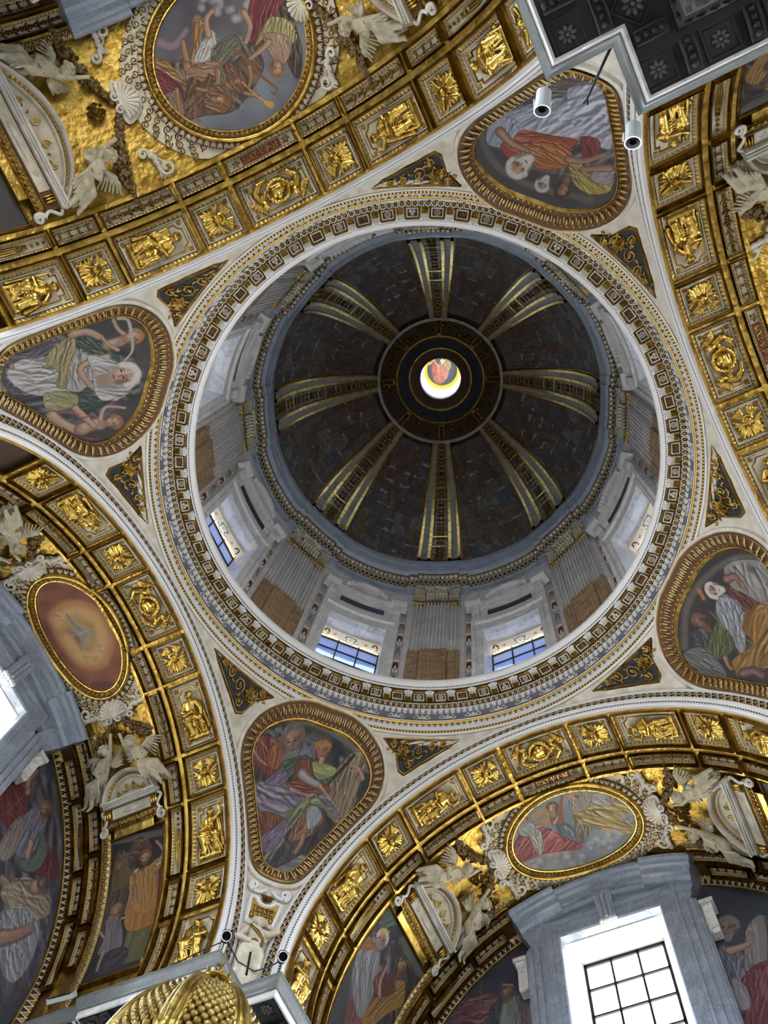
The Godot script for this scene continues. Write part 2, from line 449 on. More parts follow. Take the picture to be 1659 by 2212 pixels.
# ---------------------------------------------------------------- painter for the frescoes: flat paint on flat pictures
class Paint:
	var im: Image
	var w: int; var h: int
	var rng := RandomNumberGenerator.new()
	var grow := 1.13
	func _init(ww: int, hh: int, c: Color, sd: int) -> void:
		w = ww; h = hh; im = Image.create(w, h, false, Image.FORMAT_RGBA8); im.fill(c); rng.seed = sd
	func brush(c: Color, size: int, soft := 0.5) -> Image:
		var b := Image.create(20, 20, false, Image.FORMAT_RGBA8)
		for y in 20:
			for x in 20:
				var d := Vector2(x - 9.5, y - 9.5).length() / 10.0
				b.set_pixel(x, y, Color(c, c.a * clampf((1.0 - d) / maxf(soft, 0.02), 0.0, 1.0)))
		b.resize(maxi(size, 2), maxi(size, 2), Image.INTERPOLATE_BILINEAR)
		return b
	func dab(b: Image, x: float, y: float) -> void:
		var s := b.get_width()
		im.blend_rect(b, Rect2i(0, 0, s, s), Vector2i(roundi(x * w - s * 0.5), roundi(y * h - s * 0.5)))
	# a brush stroke through points in 0..1, w0 -> w1 wide (fractions of the width)
	func stroke(c: Color, a: Array, w0: float, w1 := -1.0, soft := 0.5) -> void:
		var p := PackedVector2Array()
		for i in range(0, a.size(), 2): p.append(Vector2(a[i], a[i + 1]))
		line(c, p, w0, w1, soft)
	func line(c: Color, p: PackedVector2Array, w0: float, w1 := -1.0, soft := 0.5) -> void:
		if w1 < 0.0: w1 = w0
		var b := brush(c, 20, soft)
		var k := p.size()
		var last := -1; var bb: Image
		for i in maxi(k - 1, 1):
			var p0 := p[i]; var p1 := p[mini(i + 1, k - 1)]
			var a := p[maxi(i - 1, 0)]; var d := p[mini(i + 2, k - 1)]
			var ww := maxf(w0, w1) * w
			var n := maxi(1, int((p1 - p0).length() * w / maxf(1.0, ww * 0.22)))
			for j in n:
				var t := float(j) / n
				var q := p0.cubic_interpolate(p1, a, d, t)
				var s := maxi(2, roundi(lerpf(w0, w1, (i + t) / maxf(k - 1, 1)) * w))
				if s != last:
					bb = b.duplicate(); bb.resize(s, s, Image.INTERPOLATE_BILINEAR); last = s
				dab(bb, q.x, q.y)
	func tone(c: Color) -> Color:
		return c.lerp(Color(c.get_luminance(), c.get_luminance(), c.get_luminance()), 0.12)
	func poly(c: Color, p: PackedVector2Array) -> void:
		var y0 := 1e9; var y1 := -1e9
		for q in p: y0 = minf(y0, q.y); y1 = maxf(y1, q.y)
		for y in range(maxi(0, int(y0 * h)), mini(h - 1, int(y1 * h)) + 1):
			var yy := (y + 0.5) / h
			var xs := PackedFloat32Array()
			for i in p.size():
				var a := p[i]; var b := p[(i + 1) % p.size()]
				if (a.y <= yy) != (b.y <= yy): xs.append(a.x + (yy - a.y) / (b.y - a.y) * (b.x - a.x))
			xs.sort()
			for i in range(0, xs.size() - 1, 2):
				var x0 := clampi(roundi(xs[i] * w), 0, w); var x1 := clampi(roundi(xs[i + 1] * w), 0, w)
				if x1 > x0: im.fill_rect(Rect2i(x0, y, x1 - x0, 1), c)
	# cloth: an outline of spline points, filled, with folds running along dir (radians)
	func cloth(c0: Color, a: Array, dir: float, folds := 14, lit := 0.35, dark := 0.55) -> void:
		var c := tone(c0)
		var p := PackedVector2Array()
		for i in range(0, a.size(), 2): p.append(Vector2(a[i], a[i + 1]))
		var mid := Vector2.ZERO
		for q in p: mid += q / p.size()
		for i in p.size(): p[i] = mid + (p[i] - mid) * grow
		var o := PackedVector2Array()
		var k := p.size()
		for i in k:
			for j in 5: o.append(p[i].cubic_interpolate(p[(i + 1) % k], p[(i + k - 1) % k], p[(i + 2) % k], j / 5.0))
		poly(c.darkened(0.12), o)
		var lo := o[0]; var hi := o[0]
		for q in o: lo = lo.min(q); hi = hi.max(q)
		var len := (hi - lo).length()
		# broad modelling first, then long parallel folds: a dark valley with a lit ridge beside it
		for f in folds * 3:
			var q := Vector2(rng.randf_range(lo.x, hi.x), rng.randf_range(lo.y, hi.y))
			if not Geometry2D.is_point_in_polygon(q, o): continue
			var broad := f < folds
			var u := Vector2.from_angle(dir + rng.randf_range(-0.22, 0.22))
			var nn := Vector2(-u.y, u.x)
			var bend := nn * rng.randf_range(-0.06, 0.06) * len
			var l := len * rng.randf_range(0.14, 0.30)
			var pts := PackedVector2Array([q - u * l, q + bend, q + u * l])
			for s in 3:
				for tries in 6:
					if Geometry2D.is_point_in_polygon(pts[s], o): break
					pts[s] = pts[s].lerp(q, 0.35)
			var t := rng.randf()
			if broad:
				var cc := c.lightened(lit * (0.2 + 0.6 * t)) if f % 2 == 0 else c.darkened(dark * (0.3 + 0.6 * t))
				line(Color(cc, 0.5), pts, len * 0.13, len * 0.06, 1.0)
			else:
				line(Color(c.darkened(dark * (0.5 + 0.5 * t)), 0.5), pts, len * 0.045, len * 0.014, 0.9)
				for s in 3: pts[s] -= nn * len * 0.028
				line(Color(c.lightened(lit * (0.3 + 0.7 * t)), 0.45), pts, len * 0.04, len * 0.012, 1.0)
		line(Color(c.darkened(0.7), 0.30), o, 0.008, -1, 1.0)
	func head(x: float, y: float, r: float, ang: float, skin: Color, hair: Color, beard := false, cover := false) -> void:
		var k := Vector2(1.0, w / float(h))
		var u := Vector2.from_angle(ang) * r            # from chin to crown
		var s := Vector2(-u.y, u.x)
		u *= k; s *= k
		var c := Vector2(x, y)
		if not beard: line(skin.darkened(0.22), PackedVector2Array([c - u * 0.4, c - u * 1.35]), r * 0.95, r * 1.05, 0.3)
		line(hair.darkened(0.25), PackedVector2Array([c + u * 0.15 + s * 0.1, c + u * 0.5 + s * 0.12]), r * 2.2, -1, 0.35)
		line(skin.darkened(0.12), PackedVector2Array([c + u * 0.25, c - u * 0.5]), r * 1.5, r * 1.05, 0.25)
		line(Color(skin.lightened(0.18), 0.75), PackedVector2Array([c - s * 0.25 + u * 0.35, c - s * 0.18 - u * 0.3]), r * 0.75, r * 0.5, 1.0)
		line(Color(skin.darkened(0.5), 0.55), PackedVector2Array([c + s * 0.62 + u * 0.3, c + s * 0.42 - u * 0.5]), r * 0.55, -1, 1.0)
		line(hair, PackedVector2Array([c - s * 0.75 + u * 0.25, c - s * 0.5 + u * 0.8, c + s * 0.2 + u * 0.98, c + s * 0.75 + u * 0.6, c + s * 0.85]), r * 0.62, r * 0.5, 0.5)
		for i in 7: line(Color(hair.lightened(0.22), 0.5), PackedVector2Array([c + u * (0.75 + 0.2 * sin(i * 2.0)) + s * (-0.7 + i * 0.22), c + u * (0.45 + 0.15 * cos(i * 3.0)) + s * (-0.8 + i * 0.26)]), r * 0.2, r * 0.08, 0.9)
		if beard:
			line(hair.lightened(0.05), PackedVector2Array([c - u * 0.45, c - u * 1.2]), r * 1.25, r * 0.55, 0.5)
			line(hair.lightened(0.05), PackedVector2Array([c - s * 0.55, c - u * 0.5 - s * 0.35]), r * 0.3, -1, 0.8); line(hair, PackedVector2Array([c + s * 0.55, c - u * 0.5 + s * 0.35]), r * 0.35, -1, 0.8)
			for i in 5: line(Color(hair.lightened(0.3), 0.4), PackedVector2Array([c - u * 0.5 + s * (i - 2) * 0.2, c - u * 1.15 + s * (i - 2) * 0.1]), r * 0.14, r * 0.06, 0.9)
		if cover: line(hair.lightened(0.1), PackedVector2Array([c + u * 0.7 - s * 0.6, c + u * 0.95, c + s * 0.75 + u * 0.4, c + s * 0.85 - u * 0.5]), r * 0.6, -1, 0.4)
		var d := Color(skin.darkened(0.65), 0.85)
		for e in [-0.30, 0.26]: line(d, PackedVector2Array([c + s * (e - 0.09) + u * 0.1, c + s * (e + 0.09) + u * 0.09]), r * 0.17, -1, 0.7)
		for e in [-0.32, 0.27]: line(Color(skin.darkened(0.5), 0.5), PackedVector2Array([c + s * (e - 0.16) + u * 0.27, c + s * (e + 0.16) + u * 0.27]), r * 0.12, -1, 0.9)
		line(Color(skin.darkened(0.4), 0.6), PackedVector2Array([c + u * 0.1 + s * 0.04, c - u * 0.22 + s * 0.07]), r * 0.15, -1, 0.9)
		line(Color(skin.darkened(0.5).lerp(Color(0.4, 0.15, 0.12), 0.4), 0.7), PackedVector2Array([c - u * 0.47 - s * 0.14, c - u * 0.47 + s * 0.14]), r * 0.13, -1, 0.8)
	func limb(skin: Color, a: Array, w0: float, w1: float) -> void:
		stroke(skin.darkened(0.45), a, w0, w1, 0.25)
		stroke(skin.darkened(0.12), a, w0 * 0.82, w1 * 0.82, 0.6)
		var b := a.duplicate()
		for i in range(0, b.size(), 2): b[i] -= w0 * 0.16
		for i in range(1, b.size(), 2): b[i] -= w0 * 0.10
		stroke(Color(skin.lightened(0.22), 0.30), b, w0 * 0.5, w1 * 0.45, 1.0)
	func mottle(cols: Array, n: int, s0: float, s1: float, alpha := 0.5, box := Rect2(0, 0, 1, 1)) -> void:
		for i in n:
			var c: Color = cols[rng.randi() % cols.size()]
			var b := brush(Color(c, alpha * rng.randf_range(0.4, 1.0)), int(rng.randf_range(s0, s1) * w), 1.0)
			dab(b, box.position.x + rng.randf() * box.size.x, box.position.y + rng.randf() * box.size.y)
	func clouds(c: Color, a: Array, s: float) -> void:
		for i in range(0, a.size(), 2):
			for k in 5:
				var o := Vector2.from_angle(rng.randf() * TAU) * s * 0.45
				var q := Vector2(a[i], a[i + 1]) + o
				stroke(Color(c.darkened(0.35), 0.55), [q.x + s * 0.08, q.y + s * 0.14], s * 0.9, -1, 0.7)
				stroke(Color(c.lightened(0.15 * rng.randf()), 0.8), [q.x, q.y], s * 0.75, -1, 0.8)
	func material(rough := 0.75) -> StandardMaterial3D:
		mottle([Color(0.10, 0.09, 0.09), Color(0.62, 0.58, 0.52)], 240, 0.015, 0.06, 0.10)
		var m := StandardMaterial3D.new()
		im.convert(Image.FORMAT_RGB8)
		m.albedo_texture = ImageTexture.create_from_image(im)
		m.roughness = rough; m.cull_mode = BaseMaterial3D.CULL_DISABLED; m.texture_repeat = false
		return m

func setup_view() -> void:
	var cam := Camera3D.new(); cam.name = "camera"
	cam.keep_aspect = Camera3D.KEEP_HEIGHT
	cam.fov = rad_to_deg(2.0 * atan(1106.0 / 1972.62))
	cam.near = 0.05; cam.far = 200.0
	var right := Vector3(0.90340725, 0.08495215, -0.42028381); var down := Vector3(-0.38553445, -0.26806189, -0.88289638); var fwd := Vector3(-0.18766602, 0.95964887, -0.20941708)
	cam.transform = Transform3D(Basis(right, -down, -fwd).orthonormalized(), Vector3(2.586, 1.6, 3.6466))
	add_child(cam); cam.current = true
	var we := WorldEnvironment.new(); we.name = "environment"
	var e := Environment.new()
	var sky := Sky.new(); var sm := ProceduralSkyMaterial.new()
	sm.sky_top_color = Color(0.76, 0.87, 1.0); sm.sky_horizon_color = Color(0.93, 0.96, 1.0); sm.sky_curve = 0.25
	sm.ground_bottom_color = Color(0.45, 0.43, 0.40); sm.ground_horizon_color = Color(0.75, 0.75, 0.75)
	sm.energy_multiplier = SKY
	sky.sky_material = sm
	e.background_mode = Environment.BG_SKY; e.sky = sky
	e.tonemap_mode = Environment.TONE_MAPPER_LINEAR
	e.tonemap_exposure = EXPOSURE
	e.sdfgi_enabled = true; e.ssao_enabled = true; e.ssil_enabled = true
	we.environment = e
	add_child(we)
	# floodlights standing on the cornice and lamps at floor level
	for l in LAMPS:
		var s := SpotLight3D.new(); s.name = "floodlight_beam"
		s.light_color = l[2]; s.light_energy = l[3]; s.spot_angle = l[4]; s.spot_angle_attenuation = 0.6; s.spot_range = 60; s.spot_attenuation = 2.0; s.light_size = 0.25; s.shadow_enabled = true
		s.look_at_from_position(l[0], l[1], Vector3(0.3, 0.1, 1).normalized())
		add_child(s, true)
	for l in OMNIS:
		var s := OmniLight3D.new(); s.name = "lamp_glow"
		s.position = l[0]; s.light_color = l[1]; s.light_energy = l[2]; s.omni_range = 60; s.omni_attenuation = 2.0; s.light_size = 0.4; s.shadow_enabled = true
		add_child(s, true)
const SKY := 90.0
const EXPOSURE := 1.1
const WARM := Color(1.0, 0.93, 0.82)
const LAMPS := [
	[Vector3(4.17, 13.9, 5.0), Vector3(-6.0, 18.0, -5.0), Color(0.97, 0.98, 1.0), 13.0, 60.0],
	[Vector3(5.0, 13.9, 4.17), Vector3(-5.0, 18.0, -6.0), Color(0.97, 0.98, 1.0), 13.0, 60.0],
	[Vector3(-5.1, 13.9, -4.35), Vector3(6.0, 18.0, 5.0), Color(0.97, 0.98, 1.0), 13.0, 60.0],
	[Vector3(-4.35, 13.9, -5.1), Vector3(5.0, 18.0, 6.0), Color(0.97, 0.98, 1.0), 13.0, 60.0],
]
const OMNIS := [
	[Vector3(3.0, 3.0, -3.0), Color(0.97, 0.98, 1.0), 15.0],
	[Vector3(-3.0, 3.0, 3.0), Color(0.97, 0.98, 1.0), 15.0],
]
func build_room() -> void:
	var f := MB.new(); f.box(Vector3(0, -0.2, 0), Vector3(24, 0.4, 24))
	struct("floor", f.mesh(), mat(Color(0.62, 0.58, 0.52), 0.4), "pale stone floor of the chapel below the frame", "floor")
	for sx in [-1.0, 1.0]:
		for sz in [-1.0, 1.0]:
			var m := MB.new()
			m.box(Vector3(sx * 7.5, 6.5, sz * 7.5), Vector3(3.1, 13.0, 3.1))
			struct("wall_pier", m.mesh(), M.marble_grey, "marble pier under a corner of the crossing", "wall")
func pend_paint(az: float) -> StandardMaterial3D:
	match int(az):
		-135: return paint_king()
		135: return paint_veil()
		45: return paint_turbans()
	return paint_scribe()

# ---------------------------------------------------------------- dome, drum and the ring under it
const DA := 5.0
const DB := 6.75
const DY := 29.25
func dome_p(az: float, t: float, o := 0.0) -> Vector3:
	return ring_p(az, (DA - o) * cos(t), DY + (DB - o) * sin(t))
func dome_t(r: float) -> float:
	return acos(clampf(r / DA, 0.0, 1.0))
func dome_patch(a0: float, a1: float, t0: float, t1: float, o: float, na: int, nt: int) -> MB:
	var m := MB.new()
	var p := PackedVector3Array(); var u := PackedVector2Array()
	for j in nt + 1:
		for i in na + 1:
			p.append(dome_p(lerpf(a0, a1, float(i) / na), lerpf(t0, t1, float(j) / nt), o))
			u.append(Vector2(float(i) / na, 1.0 - float(j) / nt))
	m.grid(p, u, na, nt)
	return m
# a raised band on the dome with sides, a0..a1 wide
func dome_band(m: MB, a0: float, a1: float, t0: float, t1: float, o0: float, o1: float, nt: int) -> void:
	var rs := []
	for q in [[a0, o0], [a0, o1], [a1, o1], [a1, o0]]:
		var r := PackedVector3Array()
		for j in nt + 1: r.append(dome_p(q[0], lerpf(t0, t1, float(j) / nt), q[1]))
		rs.append(r)
	m.rows(rs)
func fresco_segment(sd: int) -> StandardMaterial3D:
	var p := Paint.new(512, 704, Color(0.36, 0.34, 0.33), sd)
	p.mottle([Color(0.45, 0.42, 0.42), Color(0.27, 0.25, 0.24), Color(0.41, 0.38, 0.34), Color(0.35, 0.36, 0.41)], 120, 0.1, 0.35, 0.7)
	var robes := [Color(0.45, 0.32, 0.28), Color(0.36, 0.38, 0.41), Color(0.49, 0.43, 0.36), Color(0.51, 0.50, 0.49), Color(0.41, 0.34, 0.32), Color(0.36, 0.39, 0.36), Color(0.49, 0.41, 0.28)]
	var skin := Color(0.62, 0.50, 0.42)
	for row in 10:
		var y := 0.97 - row * 0.098
		for k in 10:
			var x := p.rng.randf()
			p.stroke(Color(0.68, 0.65, 0.63, 0.45), [x, y + 0.05, x + 0.1, y + 0.03 + p.rng.randf() * 0.03, x + 0.22, y + 0.05], 0.035, 0.015, 0.9)
		for k in 10:
			var x := (k + 0.5 + p.rng.randf_range(-0.5, 0.5)) / 10.0
			var c: Color = robes[p.rng.randi() % robes.size()]
			if row > 6: c = c.lerp(Color(0.41, 0.20, 0.14), 0.4)
			var s := 0.046 * p.rng.randf_range(0.7, 1.35)
			var a := -PI / 2 + p.rng.randf_range(-0.9, 0.9)
			var yy := y + p.rng.randf_range(-0.03, 0.03)
			var j := func() -> float: return p.rng.randf_range(-0.4, 0.4) * s
			p.cloth(c, [x - s + j.call(), yy + s * 1.0, x - s * 1.3, yy + j.call(), x - s * 0.5 + j.call(), yy - s * 0.6, x + s * 0.5, yy - s * 0.5 + j.call(), x + s * 1.2, yy + s * 0.3, x + s + j.call(), yy + s * 1.1], 1.2 + p.rng.randf_range(-1.2, 1.2), 10, 0.35, 0.7)
			p.limb(skin, [x + s * 0.4, yy - s * 0.1, x + s * p.rng.randf_range(-0.8, 1.5), yy + s * p.rng.randf_range(-0.9, 0.6)], s * 0.36, s * 0.22)
			p.head(x + cos(a) * s * 0.9, yy + sin(a) * s * 0.7, s * 0.40, a, skin, [Color(0.20, 0.15, 0.11), Color(0.49, 0.45, 0.42), Color(0.32, 0.22, 0.14)][p.rng.randi() % 3], p.rng.randf() < 0.4)
	p.mottle([Color(0.24, 0.23, 0.23), Color(0.49, 0.46, 0.45)], 260, 0.02, 0.07, 0.30)
	return p.material(0.9)
func arabesque(sd: int) -> StandardMaterial3D:
	var p := Paint.new(96, 768, Color(0.30, 0.25, 0.18), sd)
	var g := Color(0.60, 0.44, 0.18); var w := Color(0.62, 0.58, 0.50); var d := Color(0.13, 0.09, 0.06)
	for b in [0.0, 0.12, 0.20, 0.48, 0.56, 0.80, 0.98]:
		p.stroke(g, [0.0, b, 1.0, b], 0.07, -1, 0.2)
	var cuts := [0.0, 0.12, 0.20, 0.48, 0.56, 0.80, 0.98]
	for i in 6:
		var y0: float = cuts[i]; var y1: float = cuts[i + 1]
		p.stroke(d, [0.5, y0 + 0.02, 0.5, y1 - 0.02], 0.62, -1, 0.3)
		var n := int((y1 - y0) / 0.04) + 1
		for k in n:
			var y := lerpf(y0, y1, (k + 0.5) / n)
			for s in [-1.0, 1.0]:
				p.stroke(w if k % 2 == 0 else g, [0.5, y, 0.5 + s * 0.28, y - 0.008, 0.5 + s * 0.36, y + 0.008, 0.5 + s * 0.22, y + 0.014], 0.09, 0.04, 0.4)
			p.stroke(g.lightened(0.2), [0.5, y - 0.008, 0.5, y + 0.008], 0.2, 0.1, 0.4)
	for s in [0.03, 0.97]: p.stroke(g, [s, 0.0, s, 1.0], 0.06, -1, 0.3)
	var m := p.material(0.5); m.metallic = 0.35
	return m
func build_dome() -> void:
	var o := thing("ceiling_dome", "dark painted dome with eight gilded ribs meeting at a bright round lantern opening", "dome")
	o.set_meta("kind", "structure")
	var back := MB.new()
	var prof := PackedVector2Array()
	for i in 25: prof.append(Vector2((DA + 0.45) * cos(dome_t(0.82) * i / 24.0), DY + (DB + 0.45) * sin(dome_t(0.82) * i / 24.0)))
	back.lathe(prof, 48, 0, TAU, true)
	part("shell", back.mesh(), M.plaster, o)
	var t_in := dome_t(2.32)
	var fres := [fresco_segment(11), fresco_segment(12), fresco_segment(13)]
	var arab := arabesque(4)
	var seg := dome_patch(-14.2, 14.2, 0.0, dome_t(2.45), 0.0, 10, 20)
	var segm := seg.mesh()
	var border := MB.new()
	dome_band(border, -14.8, -14.0, 0.0, t_in, -0.03, 0.03, 20)
	dome_band(border, 14.0, 14.8, 0.0, t_in, -0.03, 0.03, 20)
	dome_band(border, -14.6, 14.6, dome_t(2.5), dome_t(2.36), -0.03, 0.03, 2)
	var bm := border.mesh()
	var lines := MB.new()
	for s in [[-8.0, -6.95], [-4.5, -3.2], [3.2, 4.5], [6.95, 8.0]]: dome_band(lines, s[0], s[1], 0.0, t_in + 0.02, 0.0, 0.15, 24)
	for t in [0.16, 0.27, 0.62, 0.72]: dome_band(lines, -3.3, 3.3, t, t + 0.012, 0.0, 0.13, 1)
	var lm := lines.mesh()
	var bands := MB.new()
	for s in [[-6.95, -4.5], [4.5, 6.95]]: dome_band(bands, s[0], s[1], 0.0, t_in + 0.02, -0.02, 0.10, 24)
	var gm := bands.mesh()
	var strip := dome_patch(-3.2, 3.2, 0.0, t_in + 0.02, 0.07, 2, 24).mesh()
	# stucco drops and leaves standing proud on each rib
	var drop := MB.new()
	for k in 22:
		var t := 0.03 + k * 0.047
		if t > t_in - 0.02: break
		var p := dome_p(0, t, 0.09); var q := dome_p(0, t + 0.01, 0.09)
		var y := (q - p).normalized(); var n := Vector3(-p.x, -(p.y - DY), 0).normalized(); var x := y.cross(n)
		var s := 1.0 - 0.5 * t
		drop.blob(p, Vector3(0.10, 0.07, 0.05) * s, 6, 4, Basis(x, y, n))
		for e in [-1.0, 1.0]: drop.blob(p + x * e * 0.11 * s + y * 0.04, Vector3(0.05, 0.09, 0.03) * s, 5, 3, Basis(x, y, n) * Basis(Vector3(0, 0, 1), e * 0.6))
	var dm := drop.mesh()
	for i in 8:
		var az := -112.5 + 45.0 * i
		var turn := Transform3D(Basis(Vector3.UP, -deg_to_rad(az + 22.5)))
		part("fresco", segm, fres[i % 3], o, turn)
		part("fresco_border", bm, M.gold_dark, o, turn)
		var rx := Transform3D(Basis(Vector3.UP, -deg_to_rad(az)))
		var rib := part("rib", gm, M.grey, o, rx)
		part("gilt_moulding", lm, M.gold, rib)
		part("arabesque_strip", strip, arab, rib)
		part("leaf_drops", dm, M.gold_dark, rib, Transform3D(), true)
	# rings about the opening
	var white := MB.new()
	white.lathe(v2([2.30, DY + DB * sin(t_in) - 0.16, 2.20, DY + DB * sin(t_in) - 0.16, 2.20, DY + DB * sin(dome_t(2.2)) + 0.1]), 64)
	part("white_ring", white.mesh(), M.grey, o)
	var dark := MB.new()
	var ring := PackedVector2Array()
	for r in [2.22, 2.0, 1.8, 1.64]: ring.append(Vector2(r, DY + DB * sin(dome_t(r)) - 0.02))
	dark.lathe(ring, 48, 0, TAU, true)
	part("dark_ring", dark.mesh(), M.brown, o)
	var gm2 := MB.new()
	gm2.lathe(v2([1.66, 35.62, 1.64, 35.52, 1.57, 35.50, 1.54, 35.60]), 64)
	gm2.lathe(v2([1.20, 35.80, 1.18, 35.72, 1.13, 35.71, 1.10, 35.82]), 64)
	part("gilt_ring", gm2.mesh(), M.gold_old, o)
	var blue := MB.new()
	blue.lathe(v2([1.58, 35.60, 1.19, 35.84]), 64)
	part("blue_band", blue.mesh(), mat(Color(0.16, 0.18, 0.21), 0.7), o)
	var inner := MB.new()
	inner.lathe(v2([1.14, 35.80, 0.82, 35.98, 0.80, 35.94, 0.76, 35.94, 0.76, 36.4]), 64)
	part("brown_band", inner.mesh(), mat(Color(0.30, 0.20, 0.13), 0.6), o)
	# raised letters run round both bands, too far off to read
	var lett := MB.new()
	for k in 56:
		var p := ring_xf(k * 360.0 / 56, 1.0, 35.87)
		lett.box(p.origin, Vector3(0.06, 0.05, 0.02), p.basis * Basis(Vector3.RIGHT, 0.5) )
		if k % 3 > 0:
			var q := ring_xf(k * 360.0 / 56, 1.38, 35.71)
			lett.box(q.origin, Vector3(0.05, 0.10, 0.02), q.basis * Basis(Vector3.RIGHT, 0.5))
	part("ring_lettering", lett.mesh(), M.gold_dark, o, Transform3D(), true)
	# gilded stucco figures and brackets in the dark ring
	var orn := MB.new()
	var rg := RandomNumberGenerator.new(); rg.seed = 5
	for k in 64:
		var az := k * 360.0 / 64 + rg.randf_range(-2, 2)
		var r := rg.randf_range(1.72, 2.1)
		var p := ring_xf(az, r, DY + DB * sin(dome_t(r)) - 0.06)
		orn.blob(p.origin, Vector3(rg.randf_range(0.05, 0.12), rg.randf_range(0.04, 0.08), rg.randf_range(0.05, 0.1)), 6, 4, p.basis * Basis(Vector3(0, 0, 1), rg.randf() * 3.0))
	part("ring_ornament", orn.mesh(), M.gold_dark, o, Transform3D(), true)
	var br := MB.new()
	br.box(Vector3(1.92, 35.42, 0.09), Vector3(0.55, 0.14, 0.03), Basis(Vector3(0, 0, 1), -0.45))
	br.box(Vector3(1.92, 35.42, -0.09), Vector3(0.55, 0.14, 0.03), Basis(Vector3(0, 0, 1), -0.45))
	br.blob(Vector3(1.70, 35.46, 0), Vector3(0.06, 0.06, 0.12), 8, 5)
	var brm := br.mesh()
	for i in 8: part("bracket", brm, M.gold_old, o, Transform3D(Basis(Vector3.UP, deg_to_rad(112.5 + 45.0 * i))))
	# lantern: white drum with eight tall openings, a gilded ring and a painted cap
	var l := thing("ceiling_lantern", "bright white lantern drum above the dome with a painted round ceiling", "lantern")
	l.set_meta("kind", "structure")
	var pier := MB.new()
	for i in 8:
		var a := deg_to_rad(45.0 * i)
		pier.lathe(v2([0.76, 36.4, 0.76, 38.35, 1.1, 38.35, 1.1, 36.4, 0.76, 36.4]), 4, a - 0.24, a + 0.24)
		for s in [-0.24, 0.24]:
			pier.strip(PackedVector3Array([Vector3(0.76 * cos(a + s), 36.4, 0.76 * sin(a + s)), Vector3(1.1 * cos(a + s), 36.4, 1.1 * sin(a + s))]), PackedVector3Array([Vector3(0.76 * cos(a + s), 38.35, 0.76 * sin(a + s)), Vector3(1.1 * cos(a + s), 38.35, 1.1 * sin(a + s))]))
	part("pier", pier.mesh(), M.white, l)
	var lp := MB.new(); lp.box(Vector3.ZERO, Vector3(0.46, 1.6, 0.008))
	var lpm := lp.mesh()
	for i in 8: part("pane", lpm, M.lantern_glass, l, ring_xf(45.0 * i + 22.5, 0.93, 37.45))
	var low := MB.new()
	low.lathe(v2([0.76, 36.3, 0.76, 36.7, 1.1, 36.7, 1.1, 36.3]), 48)
	low.lathe(v2([0.76, 38.1, 0.72, 38.3, 1.1, 38.3, 1.1, 38.1, 0.76, 38.1]), 48)
	part("drum_wall", low.mesh(), M.white, l)
	var gr := MB.new()
	gr.lathe(v2([0.75, 38.28, 0.70, 38.32, 0.66, 38.44, 0.62, 38.52, 0.60, 38.60]), 48)
	part("gilt_ring", gr.mesh(), mat(Color(0.90, 0.74, 0.25), 0.5, 0.2), l)
	var pt := Paint.new(256, 256, Color(0.22, 0.24, 0.27), 77)
	pt.mottle([Color(0.30, 0.32, 0.36), Color(0.16, 0.17, 0.19)], 40, 0.2, 0.5)
	pt.stroke(Color(0.75, 0.62, 0.25, 0.8), [0.10, 0.30, 0.22, 0.16, 0.30, 0.10], 0.10, 0.05, 0.9)
	pt.cloth(Color(0.70, 0.36, 0.26), [0.30, 0.85, 0.22, 0.62, 0.36, 0.38, 0.52, 0.30, 0.68, 0.45, 0.66, 0.68, 0.50, 0.88], 1.2, 22)
	pt.cloth(Color(0.62, 0.26, 0.19), [0.16, 0.52, 0.22, 0.24, 0.30, 0.40, 0.34, 0.60, 0.24, 0.66], 1.3, 8)
	pt.cloth(Color(0.62, 0.48, 0.28), [0.60, 0.15, 0.76, 0.25, 0.74, 0.45, 0.64, 0.5, 0.56, 0.3], 1.4, 8)
	pt.limb(Color(0.78, 0.60, 0.45), [0.40, 0.38, 0.30, 0.28, 0.24, 0.14], 0.07, 0.04)
	pt.head(0.50, 0.22, 0.07, -PI / 2, Color(0.80, 0.62, 0.46), Color(0.72, 0.66, 0.58), true)
	var cap_disc := MB.new()
	cap_disc.disc(ellipse(0.62, 0.62, 32), Vector2.ZERO, 3, 0.0, Rect2(-0.62, -0.62, 1.24, 1.24))
	part("painted_ceiling", cap_disc.mesh(), pt.material(), l, Transform3D(Basis(Vector3(0.91, 0, -0.42).normalized(), Vector3(0.42, 0, 0.91).normalized(), Vector3.DOWN), Vector3(0, 38.6, 0)))
	var roof := MB.new()
	roof.lathe(v2([1.3, 38.3, 1.0, 38.9, 0.0, 39.3]), 24)
	part("roof", roof.mesh(), M.plaster, l)

